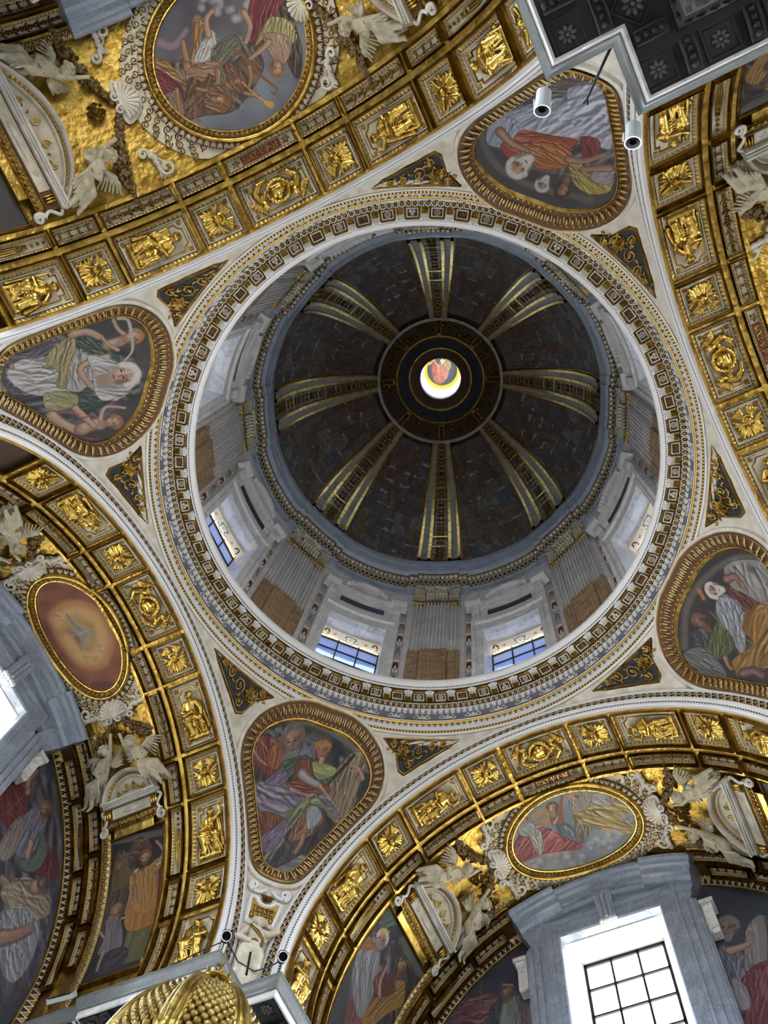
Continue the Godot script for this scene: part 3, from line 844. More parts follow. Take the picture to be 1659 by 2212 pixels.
# ---- entablature ring on the pendentives
func build_ring() -> void:
	var o := thing("trim_1", "round white and gilded entablature under the drum with brackets and square rosette coffers", "cornice")
	o.set_meta("kind", "structure")
	var w := MB.new()
	# lip, corona, drum base
	w.lathe(v2([5.115, 20.585, 5.10, 20.60, 5.10, 20.625]), 160)
	w.lathe(v2([5.085, 20.675, 5.04, 20.69, 5.012, 20.72, 5.0, 20.77, 5.0, 20.82, 5.012, 20.87, 5.04, 20.91, 5.10, 20.94, 5.2, 20.95]), 160, 0, TAU, true)
	w.lathe(v2([5.2, 20.95, 5.6, 20.95]), 96)
	w.lathe(v2([5.365, 20.40, 5.37, 20.385]), 160)
	w.lathe(v2([5.47, 20.34, 5.475, 20.31, 5.50, 20.31]), 160)
	w.lathe(v2([5.44, 19.73, 5.45, 19.715]), 160)
	w.lathe(v2([5.528, 19.625, 5.53, 19.46]), 160)
	w.lathe(v2([5.575, 19.425, 5.58, 19.40, 5.615, 19.385, 5.65, 19.40, 5.66, 19.36, 5.72, 19.36]), 160)
	part("white_mouldings", w.mesh(), M.white, o)
	var back := MB.new(); back.lathe(v2([5.60, 19.365, 6.9, 19.365, 6.9, 20.8, 5.5, 20.8]), 96); back.lathe(v2([5.5, 20.93, 6.6, 20.93]), 96)
	part("masonry", back.mesh(), M.plaster, o)
	var sof := MB.new()
	sof.lathe(v2([5.115, 20.585, 5.125, 20.50, 5.365, 20.48, 5.365, 20.40]), 160)
	part("corona_soffit", sof.mesh(), M.gold_dark, o)
	var b1 := MB.new(); b1.lathe(v2([5.085, 20.675, 5.10, 20.625]), 160)
	part("bead_row", b1.mesh(), pitched("bead", 0.055), o, Transform3D(), true)
	var b2 := MB.new(); b2.lathe(v2([5.53, 19.46, 5.575, 19.425]), 160); b2.lathe(v2([5.48, 20.10, 5.455, 20.05]), 160); b2.lathe(v2([5.45, 19.715, 5.46, 19.70]), 160)
	part("gilt_bead_row", b2.mesh(), pitched("dots", 0.07), o, Transform3D(), true)
	var lf := MB.new(); lf.lathe(v2([5.46, 19.70, 5.49, 19.67, 5.528, 19.625]), 160, 0, TAU, true)
	part("leaf_row", lf.mesh(), pitched("zig", 0.11), o, Transform3D(), true)
	var ground := MB.new()
	ground.lathe(v2([5.37, 20.385, 5.40, 20.37, 5.47, 20.34]), 160, 0, TAU, true)
	part("egg_ground", ground.mesh(), M.brown, o)
	var dg := MB.new(); dg.lathe(v2([5.50, 20.31, 5.50, 20.10, 5.48, 20.10]), 160)
	part("dentil_ground", dg.mesh(), M.marble_grey, o)
	var fr := MB.new(); fr.lathe(v2([5.455, 20.05, 5.47, 19.90, 5.44, 19.73]), 160)
	part("frieze", fr.mesh(), mat(Color(0.42, 0.42, 0.46), 0.6), o)
	# eggs, dentils and leaves: repeated shapes
	var egg := MB.new()
	egg.blob(Vector3.ZERO, Vector3(0.030, 0.045, 0.028), 8, 6)
	var ring := MB.new()
	var loop := PackedVector3Array()
	for k in 13:
		var a := PI * 1.25 - PI * 1.5 * k / 12.0
		loop.append(Vector3(0.052 * cos(a), 0.062 * sin(a), 0.008))
	ring.tube(loop, PackedFloat32Array([0.011]), 5)
	var eggs := []; var dents := []; var leaves := []; var fl := []; var beads := []
	var ne := 67 * 4
	for i in ne:
		var az := -112.3 + 360.0 * (i + 0.5) / ne
		var f := ring_xf(az, 5.415, 20.352)
		eggs.append(Transform3D(f.basis * Basis(Vector3.RIGHT, 1.05), f.origin))
		var e := ring_xf(az, 5.51, 19.648)
		leaves.append(Transform3D(e.basis * Basis(Vector3.RIGHT, 0.6), e.origin))
	for i in 256:
		dents.append(ring_xf(360.0 * i / 256, 5.475, 20.215))
	for i in 60:
		fl.append(ring_xf(6.0 * i, 5.445, 19.89))
	many("egg_row", egg.mesh(), M.gold_old, eggs, o)
	many("egg_surround", ring.mesh(), M.stucco, eggs, o)
	var dn := MB.new(); dn.box(Vector3.ZERO, Vector3(0.078, 0.17, 0.06))
	many("dentil_row", dn.mesh(), M.white, dents, o)
	var lv := MB.new()
	lv.blob(Vector3(0, 0.01, 0.0), Vector3(0.022, 0.05, 0.018), 6, 4)
	for s in [-1.0, 1.0]: lv.blob(Vector3(s * 0.032, -0.012, 0), Vector3(0.018, 0.032, 0.014), 6, 4, Basis(Vector3(0, 0, 1), s * -0.5))
	many("stucco_leaf_row", lv.mesh(), M.stucco, leaves, o)
	var fm := MB.new()
	for s in [-1.0, 1.0]:
		fm.tube(v3(spiral(Vector2(s * 0.14, 0.0), 0.09, 0.02, PI / 2, s * 1.1, 12)), PackedFloat32Array([0.018, 0.016, 0.012]), 5)
		fm.blob(Vector3(s * 0.05, -0.03, 0), Vector3(0.06, 0.035, 0.02), 6, 4, Basis(Vector3(0, 0, 1), s * 0.5))
	fm.blob(Vector3(0, 0.03, 0), Vector3(0.04, 0.08, 0.025), 7, 5)
	many("frieze_scroll", fm.mesh(), M.stucco, fl, o)
	# brackets and coffers under the corona
	var bk := MB.new()
	var side := v2([0.115, 0.015, -0.125, 0.0, -0.125, -0.055, -0.08, -0.085, -0.03, -0.07, 0.02, -0.045, 0.07, -0.06, 0.10, -0.04, 0.115, 0.0])   # z out of the wall is negative towards the axis here
	for s in [-0.085, 0.085]:
		var fan := PackedVector3Array()
		for q in side: fan.append(Vector3(s, q.y, -q.x))
		bk.strip(fan, PackedVector3Array([Vector3(s, 0, 0), Vector3(s, 0, 0), Vector3(s, 0, 0), Vector3(s, 0, 0), Vector3(s, 0, 0), Vector3(s, 0, 0), Vector3(s, 0, 0), Vector3(s, 0, 0), Vector3(s, 0, 0)]))
	var l1 := PackedVector3Array(); var l2 := PackedVector3Array()
	for q in side: l1.append(Vector3(-0.085, q.y, -q.x)); l2.append(Vector3(0.085, q.y, -q.x))
	bk.strip(l1, l2)
	var bkm := bk.mesh()
	var lf2 := MB.new()
	for k in 5: lf2.blob(Vector3((k - 2) * 0.04, -0.035, 0.125 + 0.012 * (2 - absf(k - 2))), Vector3(0.026, 0.05, 0.03), 6, 4)
	for k in 3: lf2.blob(Vector3((k - 1) * 0.05, -0.075, 0.11), Vector3(0.024, 0.025, 0.03), 6, 4)
	var lfm := lf2.mesh()
	var goldleaf := MB.new()
	for k in 4:
		for s in [-1.0, 1.0]: goldleaf.blob(Vector3(s * 0.035, -0.06 + 0.002 * k, 0.06 - k * 0.045), Vector3(0.035, 0.012, 0.025), 6, 4, Basis(Vector3.UP, s * 0.5))
	goldleaf.box(Vector3(0, -0.058, -0.02), Vector3(0.13, 0.012, 0.19))
	var glm := goldleaf.mesh()
	var cof := MB.new()
	cof.frame(rect(0.30, 0.235), v2([-0.02, 0.0, 0.0, 0.03, 0.012, 0.03, 0.03, 0.0, 0.032, -0.03]))
	var cofm := cof.mesh()
	var cw := MB.new()
	cw.frame(rect(0.24, 0.18), v2([0, 0.012, 0, 0.022, 0.022, 0.022, 0.024, -0.01]))
	var cwm := cw.mesh()
	var cg := MB.new(); cg.disc(rect(0.27, 0.2), Vector2.ZERO, 1, -0.012)
	var cgm := cg.mesh()
	var star := MB.new()
	for k in 8: star.blob(Vector3.ZERO + Vector3(cos(k * PI / 4), sin(k * PI / 4), 0) * 0.035, Vector3(0.032, 0.008, 0.010), 5, 3, Basis(Vector3(0, 0, 1), k * PI / 4))
	var rose := MB.new()
	rose.tube(v3(spiral(Vector2.ZERO, 0.052, 0.052, 0, 1.0, 14)), PackedFloat32Array([0.010]), 5)
	for k in 8: rose.blob(Vector3(cos(k * PI / 4), sin(k * PI / 4), 0) * 0.028, Vector3(0.016, 0.010, 0.010), 5, 3, Basis(Vector3(0, 0, 1), k * PI / 4))
	rose.blob(Vector3.ZERO, Vector3(0.014, 0.014, 0.016), 6, 4)
	var hill := MB.new()
	for q in [Vector2(-0.035, -0.03), Vector2(0.035, -0.03), Vector2(0, 0.025)]: hill.blob(Vector3(q.x, q.y, 0), Vector3(0.034, 0.04, 0.02), 8, 5)
	var daisy := MB.new()
	for k in 10: daisy.blob(Vector3(cos(k * PI / 5), sin(k * PI / 5), 0) * 0.045, Vector3(0.030, 0.010, 0.010), 5, 3, Basis(Vector3(0, 0, 1), k * PI / 5))
	var kinds := [[rose.mesh(), M.stucco], [star.mesh(), M.gold], [rose.mesh(), M.cream], [hill.mesh(), M.stucco], [rose.mesh(), M.stucco], [daisy.mesh(), M.gold_old]]
	for i in 67:
		var az := -112.3 + 360.0 * i / 67
		var f := ring_xf(az, 5.245, 20.485)
		var b := part("bracket", bkm, M.cream, o, f)
		part("gilded_leaf", glm, M.gold_dark, b)
		part("leaf_tip", lfm, M.white, b)
		var g := ring_xf(az + 180.0 / 67, 5.245, 20.468)
		var gx := Transform3D(Basis(g.basis.x, g.basis.z, Vector3.DOWN), g.origin)
		var c := part("coffer", cofm, M.gold_dark, o, gx)
		part("coffer_frame", cwm, M.stucco, c)
		part("coffer_ground", cgm, M.bole, c)
		var kd: Array = kinds[i % 6]
		part("rosette", kd[0], kd[1], c)

# ---- drum: eight fluted pilasters, eight windows with marble frames
func drum_arc(m: MB, az0: float, az1: float, prof: PackedVector2Array, n := 8) -> void:
	m.lathe(prof, n, deg_to_rad(az0), deg_to_rad(az1))
	# close both ends
	for a in [az0, az1]:
		var c := ring_p(a, prof[0].x + 0.0, prof[0].y)
		var p := PackedVector3Array(); var q := PackedVector3Array()
		for k in prof:
			p.append(ring_p(a, k.x, k.y)); q.append(ring_p(a, maxf(5.5, prof[0].x), k.y))
		m.strip(p, q)
func panel_strip(sd: int) -> StandardMaterial3D:
	var p := Paint.new(64, 384, Color(0.62, 0.61, 0.58), sd)
	var red := Color(0.36, 0.09, 0.08); var w := Color(0.86, 0.84, 0.80); var gn := Color(0.38, 0.44, 0.42); var gd := Color(0.45, 0.34, 0.16)
	for k in 6:
		var y0 := 1.0 - (k + 1) / 6.0 * 0.98
		var yc := y0 + 0.08
		if k % 2 == 1 and k < 5 or k == 3:
			p.stroke(w, [0.5, yc - 0.035, 0.5, yc + 0.035], 0.92, -1, 0.12)
			p.stroke(red, [0.5, yc - 0.032, 0.5, yc + 0.032], 0.74, -1, 0.12)
			for q in [[0.34, 0.025], [0.66, 0.025], [0.5, -0.012]]: p.stroke(w, [q[0], yc + q[1], q[0], yc + q[1] + 0.012], 0.30, -1, 0.25)
			p.stroke(gd, [0.5, yc - 0.06, 0.58, yc - 0.06], 0.10, -1, 0.5)
		else:
			var c := gn if k != 4 else gd
			p.stroke(w, [0.14, yc - 0.065, 0.86, yc - 0.065, 0.86, yc + 0.065, 0.14, yc + 0.065, 0.14, yc - 0.065], 0.12, -1, 0.2)
			p.stroke(c, [0.5, yc - 0.035, 0.5, yc + 0.035], 0.7, -1, 0.1)
			for q in 4:
				p.stroke(gd.lightened(0.25) if k == 0 else w.darkened(0.2), [0.5, yc, 0.5 + 0.26 * cos(q * PI / 2 + 0.7), yc + 0.04 * sin(q * PI / 2 + 0.7), 0.5 + 0.1 * cos(q * PI / 2), yc + 0.045 * sin(q * PI / 2)], 0.12, 0.06, 0.4)
	return p.material(0.5)
func band_paint() -> StandardMaterial3D:
	var p := Paint.new(384, 96, Color(0.90, 0.86, 0.76), 3)
	var g := Color(0.74, 0.55, 0.25); var b := Color(0.35, 0.39, 0.42); var r := Color(0.38, 0.15, 0.13)
	p.stroke(g, [0.02, 0.1, 0.98, 0.1, 0.98, 0.9, 0.02, 0.9, 0.02, 0.1], 0.02, -1, 0.2)
	for s in [0.1, 0.9]:
		p.stroke(r, [s - 0.035, 0.5, s - 0.015, 0.3, s + 0.015, 0.3, s + 0.035, 0.5, s + 0.03, 0.72], 0.028, -1, 0.3)
		for q in [[-0.02, 0.58], [0.02, 0.58], [0.0, 0.42]]: p.stroke(Color(0.95, 0.93, 0.88), [s + q[0], q[1], s + q[0], q[1] + 0.05], 0.035, -1, 0.3)
	for s in [0.24, 0.76]:
		for k in 8: p.stroke(g, [s, 0.5, s + 0.035 * cos(k * PI / 4), 0.5 + 0.14 * sin(k * PI / 4)], 0.014, 0.005, 0.3)
	for s in [-1.0, 1.0]:
		p.stroke(b, [0.5 + s * 0.05, 0.25, 0.5 + s * 0.09, 0.4, 0.5 + s * 0.06, 0.6, 0.5 + s * 0.1, 0.75, 0.5 + s * 0.13, 0.6], 0.022, 0.01, 0.3)
		p.stroke(b, [0.5, 0.2, 0.5 + s * 0.06, 0.28, 0.5 + s * 0.1, 0.2], 0.02, 0.01, 0.3)
	p.stroke(Color(0.8, 0.76, 0.66), [0.5, 0.42, 0.5, 0.6], 0.05, -1, 0.4)
	p.stroke(b, [0.44, 0.78, 0.5, 0.84, 0.56, 0.78], 0.02, -1, 0.3)
	return p.material(0.6)
func make_capital() -> MB:
	# a carved leaf capital 1 m tall in flat panel axes: x along, y up, z out
	var m := MB.new()
	for row in 2:
		for k in 7 - row:
			var x := (k - (6 - row) * 0.5) * 0.165
			var y := 0.16 + row * 0.26
			m.blob(Vector3(x, y, 0.03), Vector3(0.075, 0.20, 0.05), 7, 5)
			m.blob(Vector3(x, y + 0.17, 0.09), Vector3(0.07, 0.05, 0.06), 7, 4)
			for s in [-1.0, 1.0]: m.blob(Vector3(x + s * 0.05, y + 0.05, 0.05), Vector3(0.03, 0.08, 0.03), 5, 4, Basis(Vector3(0, 0, 1), s * -0.4))
	for s in [-1.0, 1.0]:
		for q in [0.24, 0.56]:
			m.tube(v3(spiral(Vector2(s * q, 0.70), 0.11, 0.02, -PI / 2, s * 1.3, 14), 0.08), PackedFloat32Array([0.035, 0.03, 0.025]), 5)
	m.box(Vector3(0, 0.86, 0.03), Vector3(1.30, 0.09, 0.16))
	m.blob(Vector3(0, 0.84, 0.12), Vector3(0.10, 0.09, 0.05), 7, 5)
	return m
func build_drum() -> void:
	var y0 := 20.95; var y1 := 27.5
	var o := thing("wall_drum", "marble drum wall under the dome with fluted pilasters and painted panel strips", "wall")
	o.set_meta("kind", "structure")
	var wall := MB.new(); var wy := 24.15
	for i in 8:
		var c := -112.5 + 45.0 * i
		wall.lathe(v2([5.45, y0, 5.45, y1]), 8, deg_to_rad(c - 14.0), deg_to_rad(c + 14.0))
		wall.lathe(v2([5.45, wy, 5.45, y1]), 6, deg_to_rad(c + 14.0), deg_to_rad(c + 31.0))
		wall.lathe(v2([5.45, y0, 5.45, y0 + 0.35]), 6, deg_to_rad(c + 14.0), deg_to_rad(c + 31.0))
		# thick outer wall
		wall.lathe(v2([6.5, y0, 6.5, y1 + 2.5]), 8, deg_to_rad(c - 14.0), deg_to_rad(c + 14.0))
		wall.lathe(v2([6.5, wy + 0.1, 6.5, y1 + 2.5]), 6, deg_to_rad(c + 14.0), deg_to_rad(c + 31.0))
	wall.lathe(v2([5.45, y1 + 2.5, 6.5, y1 + 2.5]), 48)
	wall.lathe(v2([5.6, y0 - 0.3, 6.5, y0 - 0.3, 6.5, y0 + 0.35]), 64)
	part("shell", wall.mesh(), M.marble, o)
	# pilasters
	var up := MB.new(); var lowm := MB.new(); var split := 23.15
	for g in [[-7.1, -3.75, 5.31, 3], [-3.7, 3.7, 5.24, 7], [3.75, 7.1, 5.31, 3]]:
		var n: int = g[3]
		var pitch: float = (g[1] - g[0]) / n
		var prof := []      # azimuth, radius
		prof.append([g[0], 5.46]); prof.append([g[0], g[2]])
		for k in n:
			var c: float = g[0] + pitch * (k + 0.5)
			prof.append([c - pitch * 0.36, g[2]])
			for s in [-0.27, -0.14, 0.0, 0.14, 0.27]: prof.append([c + pitch * s, g[2] + [0.10, 0.085, 0.05][int(roundf(absf(s) / 0.135))]])
			prof.append([c + pitch * 0.36, g[2]])
		prof.append([g[1], g[2]]); prof.append([g[1], 5.46])
		var rs := []; var rl := []
		for q in prof:
			rs.append(PackedVector3Array([ring_p(q[0], q[1], split), ring_p(q[0], q[1], 26.45)]))
			rl.append(PackedVector3Array([ring_p(q[0], q[1], y0 + 0.05), ring_p(q[0], q[1], split)]))
		up.rows(rs); lowm.rows(rl)
		for k in n:      # cables in the lower flutes
			var c: float = g[0] + pitch * (k + 0.5)
			lowm.tube(PackedVector3Array([ring_p(c, g[2] + 0.02, y0 + 0.05), ring_p(c, g[2] + 0.02, split)]), PackedFloat32Array([0.042]), 6)
	var upm := up.mesh(); var lom := lowm.mesh()
	var capm := make_capital()
	var cap_c := MB.new(); cap_c.put(capm, Transform3D(Basis(), Vector3.ZERO))
	var capmesh := cap_c.mesh()
	var capside := MB.new(); capside.put(capm, Transform3D(Basis.from_scale(Vector3(0.45, 1, 1)), Vector3.ZERO))
	var capsm := capside.mesh()
	var nk := MB.new()
	drum_arc(nk, -7.3, 7.3, v2([5.46, 26.40, 5.26, 26.42, 5.24, 26.46, 5.26, 26.50, 5.46, 26.52]), 6)
	drum_arc(nk, -7.6, 7.6, v2([5.46, 20.95, 5.20, 20.95, 5.16, 21.0, 5.16, 21.05, 5.20, 21.12, 5.46, 21.14]), 6)
	var nkm := nk.mesh()
	var sm := panel_strip(5)
	var st := MB.new()
	var p := PackedVector3Array(); var u := PackedVector2Array()
	for j in 2:
		for i in 2:
			p.append(ring_p(lerpf(-1.15, 1.15, i), 5.42, lerpf(y0, 26.0, j))); u.append(Vector2(i, 1.0 - j))
	st.grid(p, u, 1, 1)
	var stm := st.mesh()
	# window surround pieces, about the window's own azimuth
	var fr := MB.new()
	for s in [-1.0, 1.0]:
		var a0: float = s * 8.5; var a1: float = s * 11.4
		drum_arc(fr, minf(a0, a1), maxf(a0, a1), v2([5.46, y0, 5.30, y0, 5.30, 24.15, 5.46, 24.15]), 3)
		drum_arc(fr, minf(s * 9.0, s * 9.9), maxf(s * 9.0, s * 9.9), v2([5.31, y0, 5.275, y0, 5.275, 24.3, 5.31, 24.3]), 2)
		drum_arc(fr, minf(s * 10.6, s * 11.8), maxf(s * 10.6, s * 11.8), v2([5.31, y0, 5.24, y0, 5.24, 24.75, 5.31, 24.75]), 2)
		drum_arc(fr, minf(s * 9.2, s * 11.6), maxf(s * 9.2, s * 11.6), v2([5.46, 24.75, 5.32, 24.75, 5.30, 25.3, 5.24, 25.45, 5.2, 25.75, 5.46, 25.75]), 3)
		# scrolled ends of the broken pediment
		drum_arc(fr, minf(s * 8.4, s * 13.4), maxf(s * 8.4, s * 13.4), v2([5.46, 25.78, 5.22, 25.80, 5.16, 25.88, 5.12, 25.95, 5.12, 26.05, 5.46, 26.10]), 4)
	drum_arc(fr, -11.4, 11.4, v2([5.46, 24.15, 5.30, 24.15, 5.30, 24.55, 5.24, 24.6, 5.24, 24.75, 5.46, 24.78]), 10)
	drum_arc(fr, -9.2, 9.2, v2([5.46, 24.8, 5.36, 24.82, 5.36, 25.22, 5.42, 25.24]), 8)
	drum_arc(fr, -9.2, 9.2, v2([5.46, 25.62, 5.32, 25.62, 5.28, 25.75, 5.46, 25.78]), 8)
	drum_arc(fr, -8.4, 8.4, v2([5.46, 25.78, 5.26, 25.80, 5.20, 25.95, 5.46, 26.0]), 8)
	# curved pediment: rises to the middle
	for k in 12:
		var a := lerpf(-6.8, 6.8, k / 12.0); var b := lerpf(-6.8, 6.8, (k + 1) / 12.0)
		var ya := 26.62 - 0.40 * pow((a + b) / 13.6, 2.0)
		drum_arc(fr, a, b, v2([5.46, ya - 0.16, 5.22, ya - 0.14, 5.14, ya - 0.05, 5.14, ya + 0.04, 5.46, ya + 0.07]), 1)
	var frm := fr.mesh()
	var navy := MB.new(); drum_arc(navy, -6.9, 6.9, v2([5.46, 25.24, 5.38, 25.24, 5.38, 25.62, 5.46, 25.62]), 8)
	var nvm := navy.mesh()
	var tym := MB.new(); drum_arc(tym, -5.4, 5.4, v2([5.46, 26.12, 5.40, 26.12, 5.40, 26.46, 5.46, 26.5]), 8)
	var tymm := tym.mesh()
	# deep reveal
	var rv := MB.new()
	for s in [-8.5, 8.5]:
		rv.strip(PackedVector3Array([ring_p(s, 5.3, y0), ring_p(s * 0.93, 6.6, y0)]), PackedVector3Array([ring_p(s, 5.3, wy), ring_p(s * 0.93, 6.6, wy + 0.25)]))
	rv.lathe(v2([5.3, wy, 5.78, wy + 0.06]), 8, deg_to_rad(-8.5), deg_to_rad(8.5))
	rv.lathe(v2([5.3, y0 + 0.3, 6.6, y0 + 0.3]), 8, deg_to_rad(-8.5), deg_to_rad(8.5))
	rv.lathe(v2([6.08, wy + 0.1, 6.6, wy + 0.25]), 8, deg_to_rad(-8.5), deg_to_rad(8.5))
	var rvm := rv.mesh()
	var pb := MB.new()
	var pp := PackedVector3Array(); var uu := PackedVector2Array()
	for j in 2:
		for i in 7:
			pp.append(ring_p(lerpf(-8.3, 8.3, i / 6.0), [5.76, 6.08][j], [wy + 0.05, wy + 0.08][j])); uu.append(Vector2(i / 6.0, j))
	pb.grid(pp, uu, 6, 1)
	var pbm := pb.mesh()
	var bp := band_paint()
	var bars := MB.new()
	for k in 4: bars.box(Vector3(lerpf(-0.86, 0.86, k / 3.0), -1.3, 0), Vector3(0.035 if k % 3 else 0.06, 3.0, 0.05))
	for k in 6: bars.box(Vector3(0, 0.10 - k * 0.56, 0), Vector3(1.76, 0.04 if k else 0.07, 0.05))
	var barm := bars.mesh()
	var pane := MB.new(); pane.box(Vector3.ZERO, Vector3(0.54, 0.52, 0.006))
	var panem := pane.mesh()
	# wall face above the windows
	for i in 8:
		var az := -112.5 + 45.0 * i
		var turn := Transform3D(Basis(Vector3.UP, -deg_to_rad(az)))
		var pil := part("pilaster", upm, M.marble, o, turn)
		part("cabled_flutes", lom, M.brocatel, pil)
		part("base_and_necking", nkm, M.gold_old, pil)
		var cx := ring_xf(0, 5.24, 26.5)
		part("capital", capmesh, M.cream, pil, Transform3D(cx.basis * Basis.from_scale(Vector3(0.56, 1, 1)), cx.origin))
		for s in [-5.45, 5.45]:
			var sx := ring_xf(s, 5.32, 26.5)
			part("capital", capsm, M.cream, pil, Transform3D(sx.basis * Basis.from_scale(Vector3(0.6, 1, 1)), sx.origin))
		for s in [-9.7, 9.7]: part("painted_strip", stm, sm, o, Transform3D(Basis(Vector3.UP, -deg_to_rad(az + s))))
		var w := thing("window_%d" % (i + 1), "drum window in a deep marble reveal below a curved pediment", "window", Transform3D(Basis(Vector3.UP, -deg_to_rad(az + 22.5))))
		w.set_meta("kind", "structure")
		part("marble_surround", frm, M.marble, w)
		part("blue_panel", nvm, M.navy, w)
		part("pediment_panel", tymm, M.slate, w)
		part("reveal", rvm, M.marble, w)
		part("painted_band", pbm, bp, w)
		var gx := ring_xf(0, 6.06, 24.05)
		part("window_bars", barm, M.iron, w, gx)
		for r in 5:
			for c in 3: part("pane", panem, M.pale_glass, w, Transform3D(gx.basis, gx * Vector3((c - 1) * 0.573, -0.18 - r * 0.56, 0)))
	# entablature under the dome, breaking forward over the pilasters
	var e := thing("trim_2", "grey and gilded cornice at the foot of the dome breaking forward over each pilaster", "cornice")
	e.set_meta("kind", "structure")
	var body := MB.new(); var zig := MB.new(); var eggm := MB.new(); var dents := []
	for i in 8:
		var c := -112.5 + 45.0 * i
		for g in [[-22.5, -10.2, 0.0], [-10.2, -7.2, 0.07], [-7.2, 7.2, 0.14], [7.2, 10.2, 0.07], [10.2, 22.5, 0.0]]:
			var f: float = g[2]
			var n := 5
			drum_arc(body, c + g[0], c + g[1], v2([5.46, 27.42, 5.36 - f, 27.42, 5.36 - f, 27.55, 5.32 - f, 27.56, 5.32 - f, 27.66]), n)
			drum_arc(body, c + g[0], c + g[1], v2([5.46, 27.84, 5.28 - f, 27.84, 5.30 - f, 28.04]), n)
			drum_arc(body, c + g[0], c + g[1], v2([5.20 - f, 28.34, 5.08 - f * 0.7, 28.40, 5.06 - f * 0.7, 28.56, 5.02 - f * 0.6, 28.66, 5.00 - f * 0.5, 28.80, 5.04, 28.84]), n)
			drum_arc(body, c + g[0], c + g[1], v2([5.05, 28.84, 4.98 - f * 0.3, 28.90, 4.98 - f * 0.3, 29.20, 5.1, 29.26]), n)
			drum_arc(zig, c + g[0], c + g[1], v2([5.32 - f, 27.66, 5.26 - f, 27.84]), n)
			drum_arc(eggm, c + g[0], c + g[1], v2([5.24 - f, 28.22, 5.20 - f, 28.34]), n)
			drum_arc(eggm, c + g[0], c + g[1], v2([5.30 - f, 28.04, 5.26 - f, 28.08, 5.26 - f, 28.22]), n)
			var k0 := int(ceil((c + g[0]) / 1.5)); var k1 := int(floor((c + g[1]) / 1.5))
			for k in range(k0, k1 + 1): dents.append(ring_xf(k * 1.5, 5.235 - f, 28.14))
	part("marble_mouldings", body.mesh(), M.marble_grey, e)
	part("gilded_zigzag", zig.mesh(), pitched("zig", 0.14), e, Transform3D(), true)
	part("gilded_egg_row", eggm.mesh(), pitched("leaf", 0.12), e, Transform3D(), true)
	var dn := MB.new(); dn.box(Vector3.ZERO, Vector3(0.09, 0.12, 0.07))
	many("dentil_row", dn.mesh(), M.stucco, dents, e)

